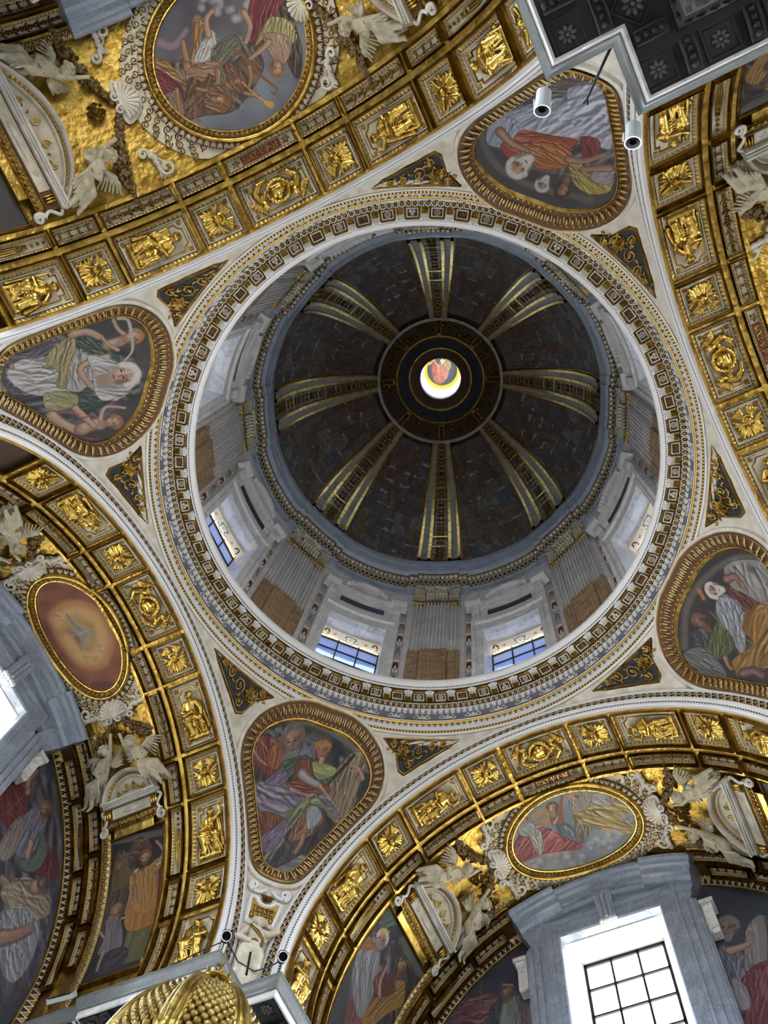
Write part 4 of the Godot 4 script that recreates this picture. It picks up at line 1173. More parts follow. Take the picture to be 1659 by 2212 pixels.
# ---------------------------------------------------------------- pendentives
const PW := 5.274
func pend_outline() -> PackedVector2Array:
	var half := v2([0, 5.09, 0.45, 5.07, 0.85, 4.92, 1.15, 4.67, 1.28, 4.38, 1.24, 4.08, 1.02, 3.70, 0.60, 2.94, 0.36, 2.46, 0.19, 2.28])
	var p := PackedVector2Array()
	for i in range(half.size() - 1, 0, -1): p.append(half[i])
	for i in half.size(): p.append(Vector2(-half[i].x, half[i].y))
	return spline(p, 4, true)
func build_pendentives() -> void:
	var base := MB.new()
	var nt := 24; var nh := 26
	var pts := PackedVector3Array(); var us := PackedVector2Array()
	for j in nh + 1:
		var h := PW * j / nh
		var s := sqrt(maxf(PW * PW - h * h, 0.0))
		var half := PI / 4 - atan2(s, A)
		for i in nt + 1:
			var a := half * (2.0 * i / nt - 1.0)
			var rho := sqrt(A * A + s * s)
			pts.append(Vector3(rho * cos(a), HS + h, rho * sin(a)))
			us.append(Vector2(a * 5.0, h))
	base.grid(pts, us, nt, nh)
	# foot of the pendentive down to the cornice
	var foot := PackedVector3Array(); var foot2 := PackedVector3Array()
	var half0 := PI / 4 - atan2(PW, A)
	for i in 7:
		var a := half0 * (2.0 * i / 6 - 1.0)
		foot.append(Vector3(RS * cos(a), HS, RS * sin(a))); foot2.append(Vector3(RS * cos(a), 13.2, RS * sin(a)))
	base.strip(foot, foot2)
	var bm := base.mesh()
	var outl := pend_outline()
	var w := func(p: Vector3) -> Vector3: return pend_p(0.0, p.x, p.y, p.z)
	var f1 := MB.new()
	f1.frame(outl, v2([0.01, 0.0, 0.0, 0.05, -0.02, 0.05, -0.03, 0.03]))
	f1.frame(outl, v2([-0.245, 0.10, -0.255, 0.12, -0.27, 0.10]))
	var f1m := f1.mesh(w)
	var f2 := MB.new(); f2.frame(outl, v2([-0.03, 0.03, -0.08, 0.03, -0.13, 0.06, -0.19, 0.10, -0.245, 0.11]), true)
	var f2m := f2.mesh(w)
	var f3 := MB.new(); f3.frame(outl, v2([-0.27, 0.06, -0.29, 0.075, -0.35, 0.06, -0.36, -0.02]))
	var f3m := f3.mesh(w)
	# tongues all round the frame
	var tong := []; var dots := []
	var per := 0.0; var n := outl.size()
	var next := 0.0
	for i in n:
		var a := outl[i]; var b := outl[(i + 1) % n]
		var l := a.distance_to(b)
		while next < per + l:
			var t := (next - per) / l
			var d := (b - a).normalized()
			var c := a.lerp(b, t) + Vector2(d.y, -d.x) * 0.145
			var e := 0.02
			var p := pend_p(0, c.x, c.y, 0.085)
			var o := Vector2(d.y, -d.x)
			var q := c + o * e
			var y := (pend_p(0, q.x, q.y, 0.085) - p).normalized()
			var z := (pend_p(0, c.x, c.y, 0.10) - p).normalized()
			var x := y.cross(z).normalized()
			tong.append(Transform3D(Basis(x, y, z), p))
			var c2 := a.lerp(b, t) + Vector2(d.y, -d.x) * 0.055
			dots.append(Transform3D(Basis(x, y, z), pend_p(0, c2.x, c2.y, 0.04)))
			next += 0.105
		per += l
	var tm := MB.new()
	tm.blob(Vector3(0, 0, 0), Vector3(0.034, 0.085, 0.035), 8, 5)
	var tmm := tm.mesh()
	var ts := MB.new()
	ts.tube(PackedVector3Array([Vector3(0.052, -0.09, 0.0), Vector3(0.052, 0.06, 0.01), Vector3(0.0, 0.098, 0.014), Vector3(-0.045, 0.06, 0.01)]), PackedFloat32Array([0.011]), 4)
	var tsm := ts.mesh()
	var dm := MB.new(); dm.blob(Vector3.ZERO, Vector3(0.026, 0.018, 0.018), 6, 4)
	var dmm := dm.mesh()
	var pic := MB.new()
	pic.disc(outl, Vector2(0, 3.9), 8, 0.012, Rect2(-1.35, 2.2, 2.7, 2.95))
	var picm := pic.mesh(w)
	# dark corner fields with a gilt edge
	var cor := {}
	for s in [1.0, -1.0]:
		var o := PackedVector2Array()
		var edge := v2([2.95, 5.17, 2.55, 4.985, 2.2, 4.79, 1.93, 4.60])   # along the arch
		var fram := v2([1.80, 4.66, 1.62, 4.98, 1.30, 5.17])                # along the painting's frame
		var top := v2([1.7, 5.19, 2.1, 5.2, 2.5, 5.19])
		for q in [edge, fram, top]:
			for k in q: o.append(Vector2(k.x * s, k.y))
		if s > 0: o.reverse()
		if Geometry2D.is_polygon_clockwise(o): o.reverse()
		var g := MB.new(); g.disc(o, Vector2(1.95 * s, 4.97), 3, 0.015)
		var e := MB.new(); e.frame(o, v2([-0.015, 0.0, -0.01, 0.035, 0.008, 0.035, 0.015, 0.012]))
		# leafy scrolls
		var sc := MB.new()
		for q in [[1.78, 4.98, 0.15, 1.0], [2.10, 4.99, 0.13, -1.0], [2.38, 5.09, 0.09, 1.0], [2.60, 5.12, 0.06, -1.0], [1.98, 4.76, 0.08, 1.0], [1.55, 5.10, 0.07, -1.0]]:
			var c := Vector2(q[0] * s, q[1])
			sc.tube(v3(spiral(c, q[2], q[2] * 0.2, 0.6 * q[3], 1.35 * q[3] * s, 26), 0.04), PackedFloat32Array([0.020, 0.019, 0.017, 0.012]), 5)
			for k in 6:
				var a: float = k * 1.05
				sc.blob(Vector3(c.x + cos(a) * q[2] * 0.98, c.y + sin(a) * q[2] * 0.98, 0.04), Vector3(0.042, 0.015, 0.025) * (q[2] * 4.0 + 0.3), 5, 4, Basis(Vector3(0, 0, 1), a + 0.6))
			sc.blob(Vector3(c.x, c.y, 0.05), Vector3(0.035, 0.035, 0.05), 7, 5)
		for k in 16:
			var a := TAU * k / 16
			var r := 0.09 if k % 2 == 0 else 0.055
			sc.blob(Vector3(1.80 * s + cos(a) * r, 4.96 + sin(a) * r, 0.06), Vector3(0.05, 0.022, 0.045), 6, 4, Basis(Vector3(0, 0, 1), a))
		for k in 12:
			var t := k / 11.0
			var x := lerpf(1.45, 2.75, t)
			sc.blob(Vector3(x * s, 5.12 - 0.26 * exp(-pow((x - 1.9) * 2.0, 2)) + 0.03 * sin(k * 2.1), 0.03), Vector3(0.05, 0.02, 0.02), 5, 3, Basis(Vector3(0, 0, 1), k * 1.3))
		cor[s] = [g.mesh(w), e.mesh(w), sc.mesh(w)]
	var sides := {-135.0: ["l", "b"], 135.0: ["t", "l"], 45.0: ["r", "t"], -45.0: ["b", "r"]}
	var who := {-135.0: "a bearded elder and a crowned king in a lilac and green mantle", 135.0: "a veiled woman in white seated between two cherubs", 45.0: "a white-draped figure above turbaned heads and orange robes", -45.0: "a white-turbaned man with a writing board and an ochre mantle"}
	var spot := {-135.0: "above the marble statue", 135.0: "beside the vault of the dove oval", 45.0: "behind the two white spotlights", -45.0: "to the right of the large bright window's vault"}
	for az in who:
		var turn := Transform3D(Basis(Vector3.UP, -deg_to_rad(az)))
		var st := struct("ceiling_pendentive", bm, M.stucco, "pale curved pendentive behind the fresco of " + {-135.0: "the crowned king", 135.0: "the veiled woman", 45.0: "turbaned heads", -45.0: "the writing board"}[az], "pendentive", turn)
		for s in [1.0, -1.0]:
			var fld := part("dark_field", cor[s][0], M.slate, st)
			part("gilt_edge", cor[s][1], M.gold_dark, fld)
		var c := pend_p(az, 0, 3.9, 0)
		var t := thing("fresco_painting", "rounded triangular fresco of " + {-135.0: "an elder and a crowned king in lilac and green", 135.0: "a veiled woman between two cherubs", 45.0: "turbaned heads below a white-draped figure", -45.0: "a turbaned man with a writing board"}[az], "painting", Transform3D(turn.basis, Vector3.ZERO), "")
		part("canvas", picm, pend_paint(az), t)
		var fr := part("frame", f2m, M.bole, t)
		part("gilt_bead", f1m, M.gold_old, fr)
		part("white_border", f3m, M.stucco, fr)
		many("tongue_row", tmm, M.gold_old, tong, fr)
		many("tongue_surround", tsm, M.cream, tong, fr)
		many("bead_row", dmm, M.gold, dots, fr)
		for s in [1.0, -1.0]:
			if az == 45.0 and false: continue
			var o := thing("scroll_ornament", "gilded leaf scroll on dark field, %s corner beside the fresco of %s" % ["right" if s > 0 else "left", {-135.0: "the crowned king", 135.0: "the veiled woman", 45.0: "turbaned heads", -45.0: "the writing board"}[az]], "ornament", turn)
			part("leaf_scroll", cor[s][2], M.gold_old, o)

# ---------------------------------------------------------------- arms: archivolts, vaults, coffers
func arch_rows(prof: PackedVector2Array, n := 64) -> Array:
	# profile points (offset from the vault radius, distance d), carried along the arch and down its stilts
	var rs := []
	for q in prof:
		var r := PackedVector3Array()
		r.append(Vector3(-(R + q.x), 13.3, q.y))
		for i in n + 1:
			var f := -PI / 2 + PI * i / n
			r.append(Vector3((R + q.x) * sin(f), HS + (R + q.x) * cos(f), q.y))
		r.append(Vector3(R + q.x, 13.3, q.y))
		rs.append(r)
	return rs
func arch_part(called: String, prof: PackedVector2Array, m: Material, parent: Node, stuff := false, smooth := false) -> MeshInstance3D:
	var b := MB.new(); b.rows(arch_rows(prof), smooth)
	return part(called, b.mesh(), m, parent, Transform3D(), stuff)
const VIEW := {"t": "the vault with the round trumpet-angel painting", "r": "the vault at the right edge", "b": "the vault over the large bright window", "l": "the vault with the dove oval"}
const DEP := {"t": 1.4, "r": 0.0, "b": 0.5, "l": 0.0}     # how much deeper each arm is than the shallowest
func rib_part(called: String, s: float, prof: PackedVector2Array, m: Material, parent: Node, from := 25.0) -> void:
	var b := MB.new()
	var rs := []
	for q in prof:
		var r := PackedVector3Array()
		for i in 33:
			var f := deg_to_rad(lerpf(from, 90.0, i / 32.0)) * s
			r.append(Vector3((R + q.x) * sin(f), HS + (R + q.x) * cos(f), q.y))
		r.append(Vector3((R + q.x) * s, 13.3, q.y))
		rs.append(r)
	b.rows(rs)
	part(called, b.mesh(), m, parent)
func build_arm_shell(k: String) -> void:
	var turn := Transform3D(arm_basis(k), Vector3.ZERO)
	var v := thing("ceiling_vault", "gilded barrel ceiling, " + VIEW[k], "vault", turn)
	v.set_meta("kind", "structure")
	arch_part("shell", v2([0.2, A, 0.2, 9.9 + DEP[k], 0.6, 9.9 + DEP[k], 0.6, A, 0.2, A]), M.plaster, v)
	arch_part("gilt_bar", v2([0.0, A + 0.05, -0.02, A + 0.06, -0.02, A + 0.10, 0.0, A + 0.11, 0.12, A + 0.11]), M.gold_flat, v)
	arch_part("gilt_bar", v2([0.12, 6.55, 0.0, 6.55, -0.03, 6.57, -0.03, 6.67, 0.0, 6.69, 0.12, 6.69]), M.gold_flat, v)
	arch_part("gilt_bar", v2([0.12, 7.00, 0.0, 7.00, -0.035, 7.02, -0.035, 7.10, 0.0, 7.12, 0.12, 7.12]), M.gold_flat, v)
	var e := DEP[k] as float
	arch_part("gilded_ground", v2([0.10, 7.12, 0.10, 9.6 + e]), M.gold_flat, v)
	arch_part("coffer_ground", v2([0.13, 5.7, 0.13, 7.05]), M.brown, v)
	for s in [-1.0, 1.0]:
		rib_part("rib_ground", s, v2([0.0, 8.50 + e, 0.09, 8.50 + e, 0.09, 9.5 + e]), M.bole, v)
		rib_part("gilt_bar", s, v2([0.1, 8.56 + e, -0.03, 8.56 + e, -0.03, 8.60 + e, 0.0, 8.62 + e, 0.1, 8.62 + e]), M.gold_flat, v)
		rib_part("gilt_bar", s, v2([0.1, 8.94 + e, -0.01, 8.95 + e, -0.01, 9.0 + e, 0.1, 9.01 + e]), M.gold_flat, v)
		rib_part("egg_border", s, v2([0.0, 8.40 + e, -0.05, 8.46 + e, -0.02, 8.56 + e]), pitched("leaf", 0.13), v)
		rib_part("chevron_border", s, v2([0.02, 9.30 + e, -0.10, 9.42 + e]), pitched("zig", 0.13), v)
		rib_part("gilt_fillet", s, v2([-0.10, 9.42 + e, -0.12, 9.43 + e, -0.12, 9.47 + e, -0.06, 9.48 + e, -0.06, 9.5 + e]), M.gold_old, v)
	# archivolt on the face towards the dome
	var a := thing("trim_3", "white and gilded arch moulding framing " + VIEW[k], "moulding", turn)
	a.set_meta("kind", "structure")
	arch_part("white_fillet", v2([0.0, A + 0.06, -0.01, A - 0.01, 0.02, A - 0.03, 0.055, A - 0.03]), M.white, a)
	arch_part("bead_row", v2([0.055, A - 0.03, 0.11, A - 0.03]), pitched("bead", 0.06), a, true)
	arch_part("white_band", v2([0.11, A - 0.035, 0.12, A - 0.05, 0.20, A - 0.06, 0.215, A - 0.045, 0.22, A - 0.02]), M.white, a)
	arch_part("chevron_row", v2([0.22, A - 0.025, 0.30, A - 0.04, 0.42, A - 0.02]), pitched("zig", 0.15), a, true)
	arch_part("outer_fillet", v2([0.42, A - 0.02, 0.425, A - 0.05, 0.47, A - 0.05]), M.white, a)
	arch_part("gilt_bead_row", v2([0.47, A - 0.045, 0.50, A - 0.03, 0.53, A + 0.03]), pitched("dots", 0.06), a, true)
	# end wall with its window opening
	var ew := struct("wall_" + {"t": "near", "r": "right", "b": "far", "l": "left"}[k], end_wall(k), M.plaster, "end wall under " + VIEW[k], "wall", turn)
	# side walls below the springing
	for s in [-1.0, 1.0]:
		var b := MB.new(); b.box(Vector3(s * 5.45, 6.5, 7.8 + e * 0.5), Vector3(0.6, 13.0, 3.7 + e))
		part("side_wall", b.mesh(), M.marble_grey, ew)
const WHALF := {"t": 1.08, "r": 0.8, "b": 1.08, "l": 0.80}
const WPL := {"t": 10.3, "r": 9.1, "b": 9.7, "l": 9.1}    # plane of the window opening
const WTOP := 3.70
const WBOT := -1.2
func end_wall(k: String) -> ArrayMesh:
	var m := MB.new()
	var wx: float = WHALF[k]
	for z in [9.5 + DEP[k], 10.0 + DEP[k]]:
		var n := 60
		for i in n:
			var x0 := lerpf(-R - 0.2, R + 0.2, float(i) / n); var x1 := lerpf(-R - 0.2, R + 0.2, (i + 1.0) / n)
			var t0 := HS + sqrt(maxf(0.0, pow(R + 0.25, 2) - x0 * x0)); var t1 := HS + sqrt(maxf(0.0, pow(R + 0.25, 2) - x1 * x1))
			if absf(x0 + x1) * 0.5 < wx:
				m.strip(PackedVector3Array([Vector3(x0, HS + WTOP, z), Vector3(x1, HS + WTOP, z)]), PackedVector3Array([Vector3(x0, t0, z), Vector3(x1, t1, z)]))
				m.strip(PackedVector3Array([Vector3(x0, 0, z), Vector3(x1, 0, z)]), PackedVector3Array([Vector3(x0, HS + WBOT, z), Vector3(x1, HS + WBOT, z)]))
			else:
				m.strip(PackedVector3Array([Vector3(x0, 0, z), Vector3(x1, 0, z)]), PackedVector3Array([Vector3(x0, t0, z), Vector3(x1, t1, z)]))
	return m.mesh()

# coffers: a leafy border stepping back to a pale field, a gilt fillet, stars and a gilded relief
func cell_mesh(w: float, h: float, kind: int) -> Array:
	var nx := maxi(2, int(w / 0.16))
	var rim := MB.new(); rim.frame(rect(w, h, nx, 1), v2([0.0, 0.10, 0.0, -0.004, 0.012, -0.008, 0.02, 0.004, 0.02, -0.01]))
	var leaf := MB.new(); leaf.frame(rect(w - 0.04, h - 0.04, nx, 1), v2([0.0, -0.01, 0.075, -0.055]))
	var step := MB.new()
	step.frame(rect(w - 0.19, h - 0.19, nx, 1), v2([0.0, -0.055, 0.0, -0.035, 0.02, -0.035, 0.03, -0.085]))
	step.disc(rect(w - 0.24, h - 0.24, nx, 2), Vector2.ZERO, 2, -0.082)
	var iw := w - 0.34; var ih := h - 0.34
	var c := 0.11
	var o: PackedVector2Array
	if kind == 0:      # square cut corners
		o = v2([-iw / 2 + c, -ih / 2, iw / 2 - c, -ih / 2, iw / 2 - c, -ih / 2 + c * 0.6, iw / 2, -ih / 2 + c * 0.6, iw / 2, ih / 2 - c * 0.6, iw / 2 - c, ih / 2 - c * 0.6, iw / 2 - c, ih / 2, -iw / 2 + c, ih / 2, -iw / 2 + c, ih / 2 - c * 0.6, -iw / 2, ih / 2 - c * 0.6, -iw / 2, -ih / 2 + c * 0.6, -iw / 2 + c, -ih / 2 + c * 0.6])
	else:              # hollowed corners
		o = v2([-iw / 2 + c, -ih / 2, iw / 2 - c, -ih / 2, iw / 2 - c * 0.75, -ih / 2 + c * 0.5, iw / 2 - c * 0.5, -ih / 2 + c * 0.75, iw / 2, -ih / 2 + c, iw / 2, ih / 2 - c, iw / 2 - c * 0.5, ih / 2 - c * 0.75, iw / 2 - c * 0.75, ih / 2 - c * 0.5, iw / 2 - c, ih / 2, -iw / 2 + c, ih / 2, -iw / 2 + c * 0.75, ih / 2 - c * 0.5, -iw / 2 + c * 0.5, ih / 2 - c * 0.75, -iw / 2, ih / 2 - c, -iw / 2, -ih / 2 + c, -iw / 2 + c * 0.5, -ih / 2 + c * 0.75, -iw / 2 + c * 0.75, -ih / 2 + c * 0.5])
	var dense := PackedVector2Array()
	for i in o.size():
		var a := o[i]; var b := o[(i + 1) % o.size()]
		var n := maxi(1, int(a.distance_to(b) / 0.2))
		for j in n: dense.append(a.lerp(b, float(j) / n))
	var fil := MB.new(); fil.frame(dense, v2([-0.012, -0.085, -0.006, -0.058, 0.010, -0.058, 0.016, -0.085]))
	return [rim.mesh(wv), leaf.mesh(wv), step.mesh(wv), fil.mesh(wv)]
func star_mesh() -> ArrayMesh:
	var m := MB.new()
	for k in 8: m.blob(Vector3(cos(k * PI / 4), sin(k * PI / 4), 0) * 0.028, Vector3(0.034, 0.011, 0.014), 5, 3, Basis(Vector3(0, 0, 1), k * PI / 4))
	return m.mesh()
func rosette_mesh() -> ArrayMesh:
	var m := MB.new()
	for k in 6: m.blob(Vector3(cos(k * PI / 3), sin(k * PI / 3), 0) * 0.03, Vector3(0.028, 0.022, 0.02), 6, 4, Basis(Vector3(0, 0, 1), k * PI / 3))
	m.blob(Vector3.ZERO, Vector3(0.018, 0.018, 0.03), 6, 4)
	return m.mesh()
# gilded reliefs, about 0.95 m tall: x right, y up, z out of the panel
func relief_seated(v: int) -> ArrayMesh:
	var l := []
	var s := 1.0 if v % 2 == 0 else -1.0
	var rg := RandomNumberGenerator.new(); rg.seed = 40 + v
	ball(l, 0.02 * s, 0.37, 0.09, 0.072); ball(l, 0.03 * s, 0.41, 0.07, 0.07)
	cap(l, 0.01 * s, 0.32, 0.07, 0.04, 0, 0.27, 0.06, 0.05)
	cap(l, -0.07, 0.24, 0.05, 0.06, 0.07, 0.24, 0.05, 0.06)
	cap(l, 0, 0.22, 0.06, 0.10, -0.02 * s, 0.02, 0.06, 0.11)
	cap(l, -0.11 * s, 0.24, 0.06, 0.05, -0.21 * s, 0.08, 0.09, 0.04)
	cap(l, -0.21 * s, 0.08, 0.09, 0.042, -0.07 * s, 0.03, 0.15, 0.032); ball(l, -0.05 * s, 0.03, 0.16, 0.035)
	if v % 3 == 0: cap(l, 0.12 * s, 0.23, 0.06, 0.05, 0.24 * s, 0.30, 0.08, 0.04); 
	else: cap(l, 0.12 * s, 0.23, 0.06, 0.05, 0.22 * s, 0.06, 0.10, 0.04)
	if v % 3 == 0: cap(l, 0.24 * s, 0.30, 0.08, 0.04, 0.22 * s, 0.44, 0.08, 0.03)
	else: cap(l, 0.22 * s, 0.06, 0.10, 0.04, 0.20 * s, -0.1, 0.13, 0.035)
	cap(l, -0.06, -0.04, 0.07, 0.10, -0.15, -0.12, 0.16, 0.08); cap(l, 0.06, -0.04, 0.07, 0.10, 0.15, -0.14, 0.15, 0.08)
	cap(l, -0.15, -0.12, 0.16, 0.075, -0.11, -0.40, 0.07, 0.05); cap(l, 0.15, -0.14, 0.15, 0.075, 0.14, -0.41, 0.06, 0.05)
	cap(l, -0.11, -0.42, 0.07, 0.04, -0.14, -0.44, 0.12, 0.03); cap(l, 0.14, -0.42, 0.06, 0.04, 0.18, -0.44, 0.11, 0.03)
	for k in 12:      # folds of the mantle
		var t := k / 11.0
		var x := lerpf(-0.21, 0.21, t)
		cap(l, x * 0.6, -0.02, 0.11, 0.016, x + 0.03 * sin(k * 2.0 + v), -0.28, 0.12 + 0.03 * (k % 2), 0.018)
		cap(l, x + 0.03 * sin(k * 2.0 + v), -0.26, 0.11 + 0.03 * (k % 2), 0.018, x * 1.1 + 0.04 * sin(k * 1.3 + v), -0.46, 0.05, 0.02)
	for k in 5: cap(l, -0.20 + 0.02 * k, -0.04 - 0.04 * k, 0.15, 0.014, 0.20 - 0.03 * k, -0.10 - 0.045 * k, 0.20 - 0.02 * k, 0.014)
	for k in 6: cap(l, -0.10 * s, 0.24 - 0.04 * k, 0.145, 0.011, 0.10 * s, 0.12 - 0.04 * k, 0.145, 0.011)
	cap(l, 0.17 * s, 0.18, 0.02, 0.05, 0.27 * s, -0.34, 0.02, 0.06)
	if v % 4 == 1:
		for k in 4: cap(l, 0.20 * s + 0.035 * k, 0.0, 0.12, 0.02, 0.22 * s + 0.035 * k, 0.30, 0.09, 0.02)
	elif v % 4 == 2: cap(l, -0.26 * s, -0.42, 0.06, 0.025, -0.22 * s, 0.42, 0.06, 0.02)
	else: cap(l, -0.12 * s, -0.02, 0.2, 0.05, 0.04 * s, 0.02, 0.2, 0.05)
	cap(l, -0.20, -0.49, 0.02, 0.05, 0.20, -0.49, 0.02, 0.05)
	for k in 6: ball(l, (0.02 + 0.07 * cos(k * 1.05)) * s, 0.40 + 0.06 * sin(k * 1.05), 0.08, 0.028)
	for e in [-0.025, 0.03]: ball(l, 0.02 * s + e, 0.375, 0.158, 0.012)
	ball(l, 0.02 * s, 0.355, 0.165, 0.015)
	return net(l, 0.0135, 0.012, -0.01).mesh(wy)
func relief_keystone() -> ArrayMesh:
	var l := []
	for k in 20: ball(l, 0.20 * cos(TAU * k / 20), 0.19 * sin(TAU * k / 20), 0.06, 0.045)
	cap(l, -0.05, -0.02, 0.05, 0.10, 0.05, 0.02, 0.05, 0.10); ball(l, 0, 0.09, 0.10, 0.06)
	for k in 4: cap(l, -0.09, 0.05 - k * 0.05, 0.13, 0.016, 0.09, 0.05 - k * 0.05, 0.13, 0.016)
	for s in [-1.0, 1.0]:
		ball(l, s * 0.30, 0.13, 0.10, 0.07); cap(l, s * 0.33, 0.05, 0.07, 0.075, s * 0.40, -0.10, 0.07, 0.08)
		cap(l, s * 0.33, 0.05, 0.09, 0.04, s * 0.22, -0.06, 0.12, 0.032); cap(l, s * 0.40, -0.1, 0.08, 0.07, s * 0.30, -0.22, 0.10, 0.05)
		cap(l, s * 0.30, -0.22, 0.1, 0.05, s * 0.14, -0.27, 0.06, 0.03)
		for k in 6: cap(l, s * (0.36 + 0.02 * k), 0.04, 0.03, 0.026, s * (0.34 + 0.045 * k), 0.30 - 0.05 * k, 0.03, 0.028)
		for k in 5: ball(l, s * 0.30 + 0.06 * cos(k * 1.25), 0.16 + 0.05 * sin(k * 1.25), 0.11, 0.026)
	return net(l, 0.014, 0.012, -0.01).mesh(wv)
func relief_cherub(v: int) -> ArrayMesh:
	var l := []
	ball(l, 0, 0.02, 0.08, 0.085); ball(l, 0, -0.02, 0.10, 0.07)
	for k in 8: ball(l, 0.085 * cos(PI * k / 7.0), 0.05 + 0.07 * sin(PI * k / 7.0), 0.08, 0.03)
	for s in [-1.0, 1.0]:
		ball(l, s * 0.035, 0.0, 0.163, 0.014)
		ball(l, s * 0.05, -0.03, 0.14, 0.03)
		for k in 5:
			var t := k / 4.0
			cap(l, s * 0.05, 0.08, 0.04, 0.03, s * (0.07 + 0.17 * t), 0.27 - 0.10 * t, 0.05, 0.028)
			cap(l, s * 0.09, -0.03, 0.05, 0.03, s * (0.26 - 0.02 * k), 0.08 - 0.085 * k, 0.05 + 0.01 * (k % 2), 0.028)
		for k in 3: cap(l, s * 0.04, -0.10, 0.04, 0.03, s * (0.03 + 0.06 * k), -0.27 + 0.02 * k, 0.04, 0.026)
	ball(l, 0, -0.02, 0.172, 0.016); ball(l, 0, -0.055, 0.155, 0.018)
	for k in 4: cap(l, -0.05 + 0.035 * k, -0.09, 0.07, 0.02, -0.07 + 0.05 * k, -0.19, 0.05, 0.02)
	return net(l, 0.0125, 0.009, -0.01).mesh(wy)
# narrow panels: leafy border, pale field, gilded candelabrum or leaf spray lying along x
func narrow_mesh(w: float, h: float) -> Array:
	var nx := maxi(2, int(w / 0.16))
	var rim := MB.new(); rim.frame(rect(w, h, nx, 1), v2([0.0, 0.10, 0.0, 0.0, 0.01, 0.004, 0.014, -0.01]))
	var leaf := MB.new(); leaf.frame(rect(w - 0.028, h - 0.028, nx, 1), v2([0.0, -0.01, 0.05, -0.04]))
	var fld := MB.new()
	fld.frame(rect(w - 0.128, h - 0.128, nx, 1), v2([0.0, -0.04, 0.0, -0.03, 0.008, -0.03, 0.012, -0.06]))
	fld.disc(rect(w - 0.15, h - 0.15, nx, 1), Vector2.ZERO, 1, -0.058)
	return [rim.mesh(wv), leaf.mesh(wv), fld.mesh(wv)]
func candelabrum(w: float, v: int) -> ArrayMesh:
	var m := MB.new()
	var half := w * 0.5 - 0.1
	if v == 0:
		var n := int(w / 0.055)
		for k in n:
			var x := lerpf(-half, half, k / float(n - 1))
			var r := 0.020 + 0.034 * absf(sin(k * 1.9)) * (1.0 - 0.4 * absf(x) / half)
			m.blob(Vector3(x, 0, -0.03), Vector3(0.032, r, 0.03), 7, 4)
			if k % 4 == 1:
				for s in [-1.0, 1.0]: m.blob(Vector3(x, s * 0.055, -0.04), Vector3(0.05, 0.016, 0.018), 6, 3, Basis(Vector3(0, 0, 1), s * 0.7))
	elif v == 1:
		var n := maxi(2, int(w / 0.2))
		for k in n:
			var x := lerpf(-half + 0.06, half - 0.06, (k + 0.0) / maxf(n - 1, 1))
			for s in [-1.0, 1.0]:
				m.tube(v3(spiral(Vector2(x, s * 0.035), 0.036, 0.008, 0.0, s * 1.2, 12), -0.04), PackedFloat32Array([0.013, 0.011, 0.009]), 5)
				for q in 3: m.blob(Vector3(x + 0.06 * (q - 1), s * 0.05, -0.045), Vector3(0.028, 0.011, 0.014), 5, 3, Basis(Vector3(0, 0, 1), s * (0.9 - q * 0.6)))
			m.blob(Vector3(x, 0, -0.035), Vector3(0.022, 0.022, 0.025), 6, 4)
	else:
		for k in 3:
			m.tube(PackedVector3Array([Vector3(-half, 0, -0.04), Vector3(-half * 0.3, (k - 1) * 0.045, -0.03), Vector3(half * 0.4, (k - 1) * 0.03, -0.03)]), PackedFloat32Array([0.008, 0.02, 0.014]), 5)
		for k in 6: m.blob(Vector3(lerpf(half * 0.1, half, k / 5.0), 0, -0.03), Vector3(0.03, 0.055 - 0.006 * k, 0.03), 7, 4)
	return m.mesh(wv)
var coffer_kit := {}
func make_coffer_kit() -> void:
	var dr := PI / 180.0 * R
	coffer_kit.big = cell_mesh(17.2 * dr, 0.83, 0); coffer_kit.big2 = cell_mesh(17.2 * dr, 0.83, 1); coffer_kit.small = cell_mesh(10.3 * dr, 0.83, 1)
	coffer_kit.star = star_mesh(); coffer_kit.rosette = rosette_mesh()
	coffer_kit.seated = []
	for v in 5: coffer_kit.seated.append(relief_seated(v))
	coffer_kit.keystone = relief_keystone()
	coffer_kit.cherub = relief_cherub(0)
	coffer_kit.long = narrow_mesh(17.2 * dr, 0.30); coffer_kit.short = narrow_mesh(10.3 * dr, 0.30)
	coffer_kit.cand = [candelabrum(17.2 * dr, 0), candelabrum(10.3 * dr, 1), candelabrum(17.2 * dr, 2)]
	var bar := MB.new(); bar.box(Vector3(0, 0, 0.0), Vector3(0.10, 0.90, 0.05))
	coffer_kit.bar = bar.mesh()
	var bar2 := MB.new(); bar2.box(Vector3(0, 0, 0.0), Vector3(0.10, 0.34, 0.05))
	coffer_kit.bar2 = bar2.mesh()
const ORD := ["", "first", "second", "third", "fourth", "fifth", "sixth"]
const DIRS := {"t": ["lower-left", "upper-right"], "r": ["top", "lower"], "b": ["right", "left"], "l": ["lower", "upper"]}
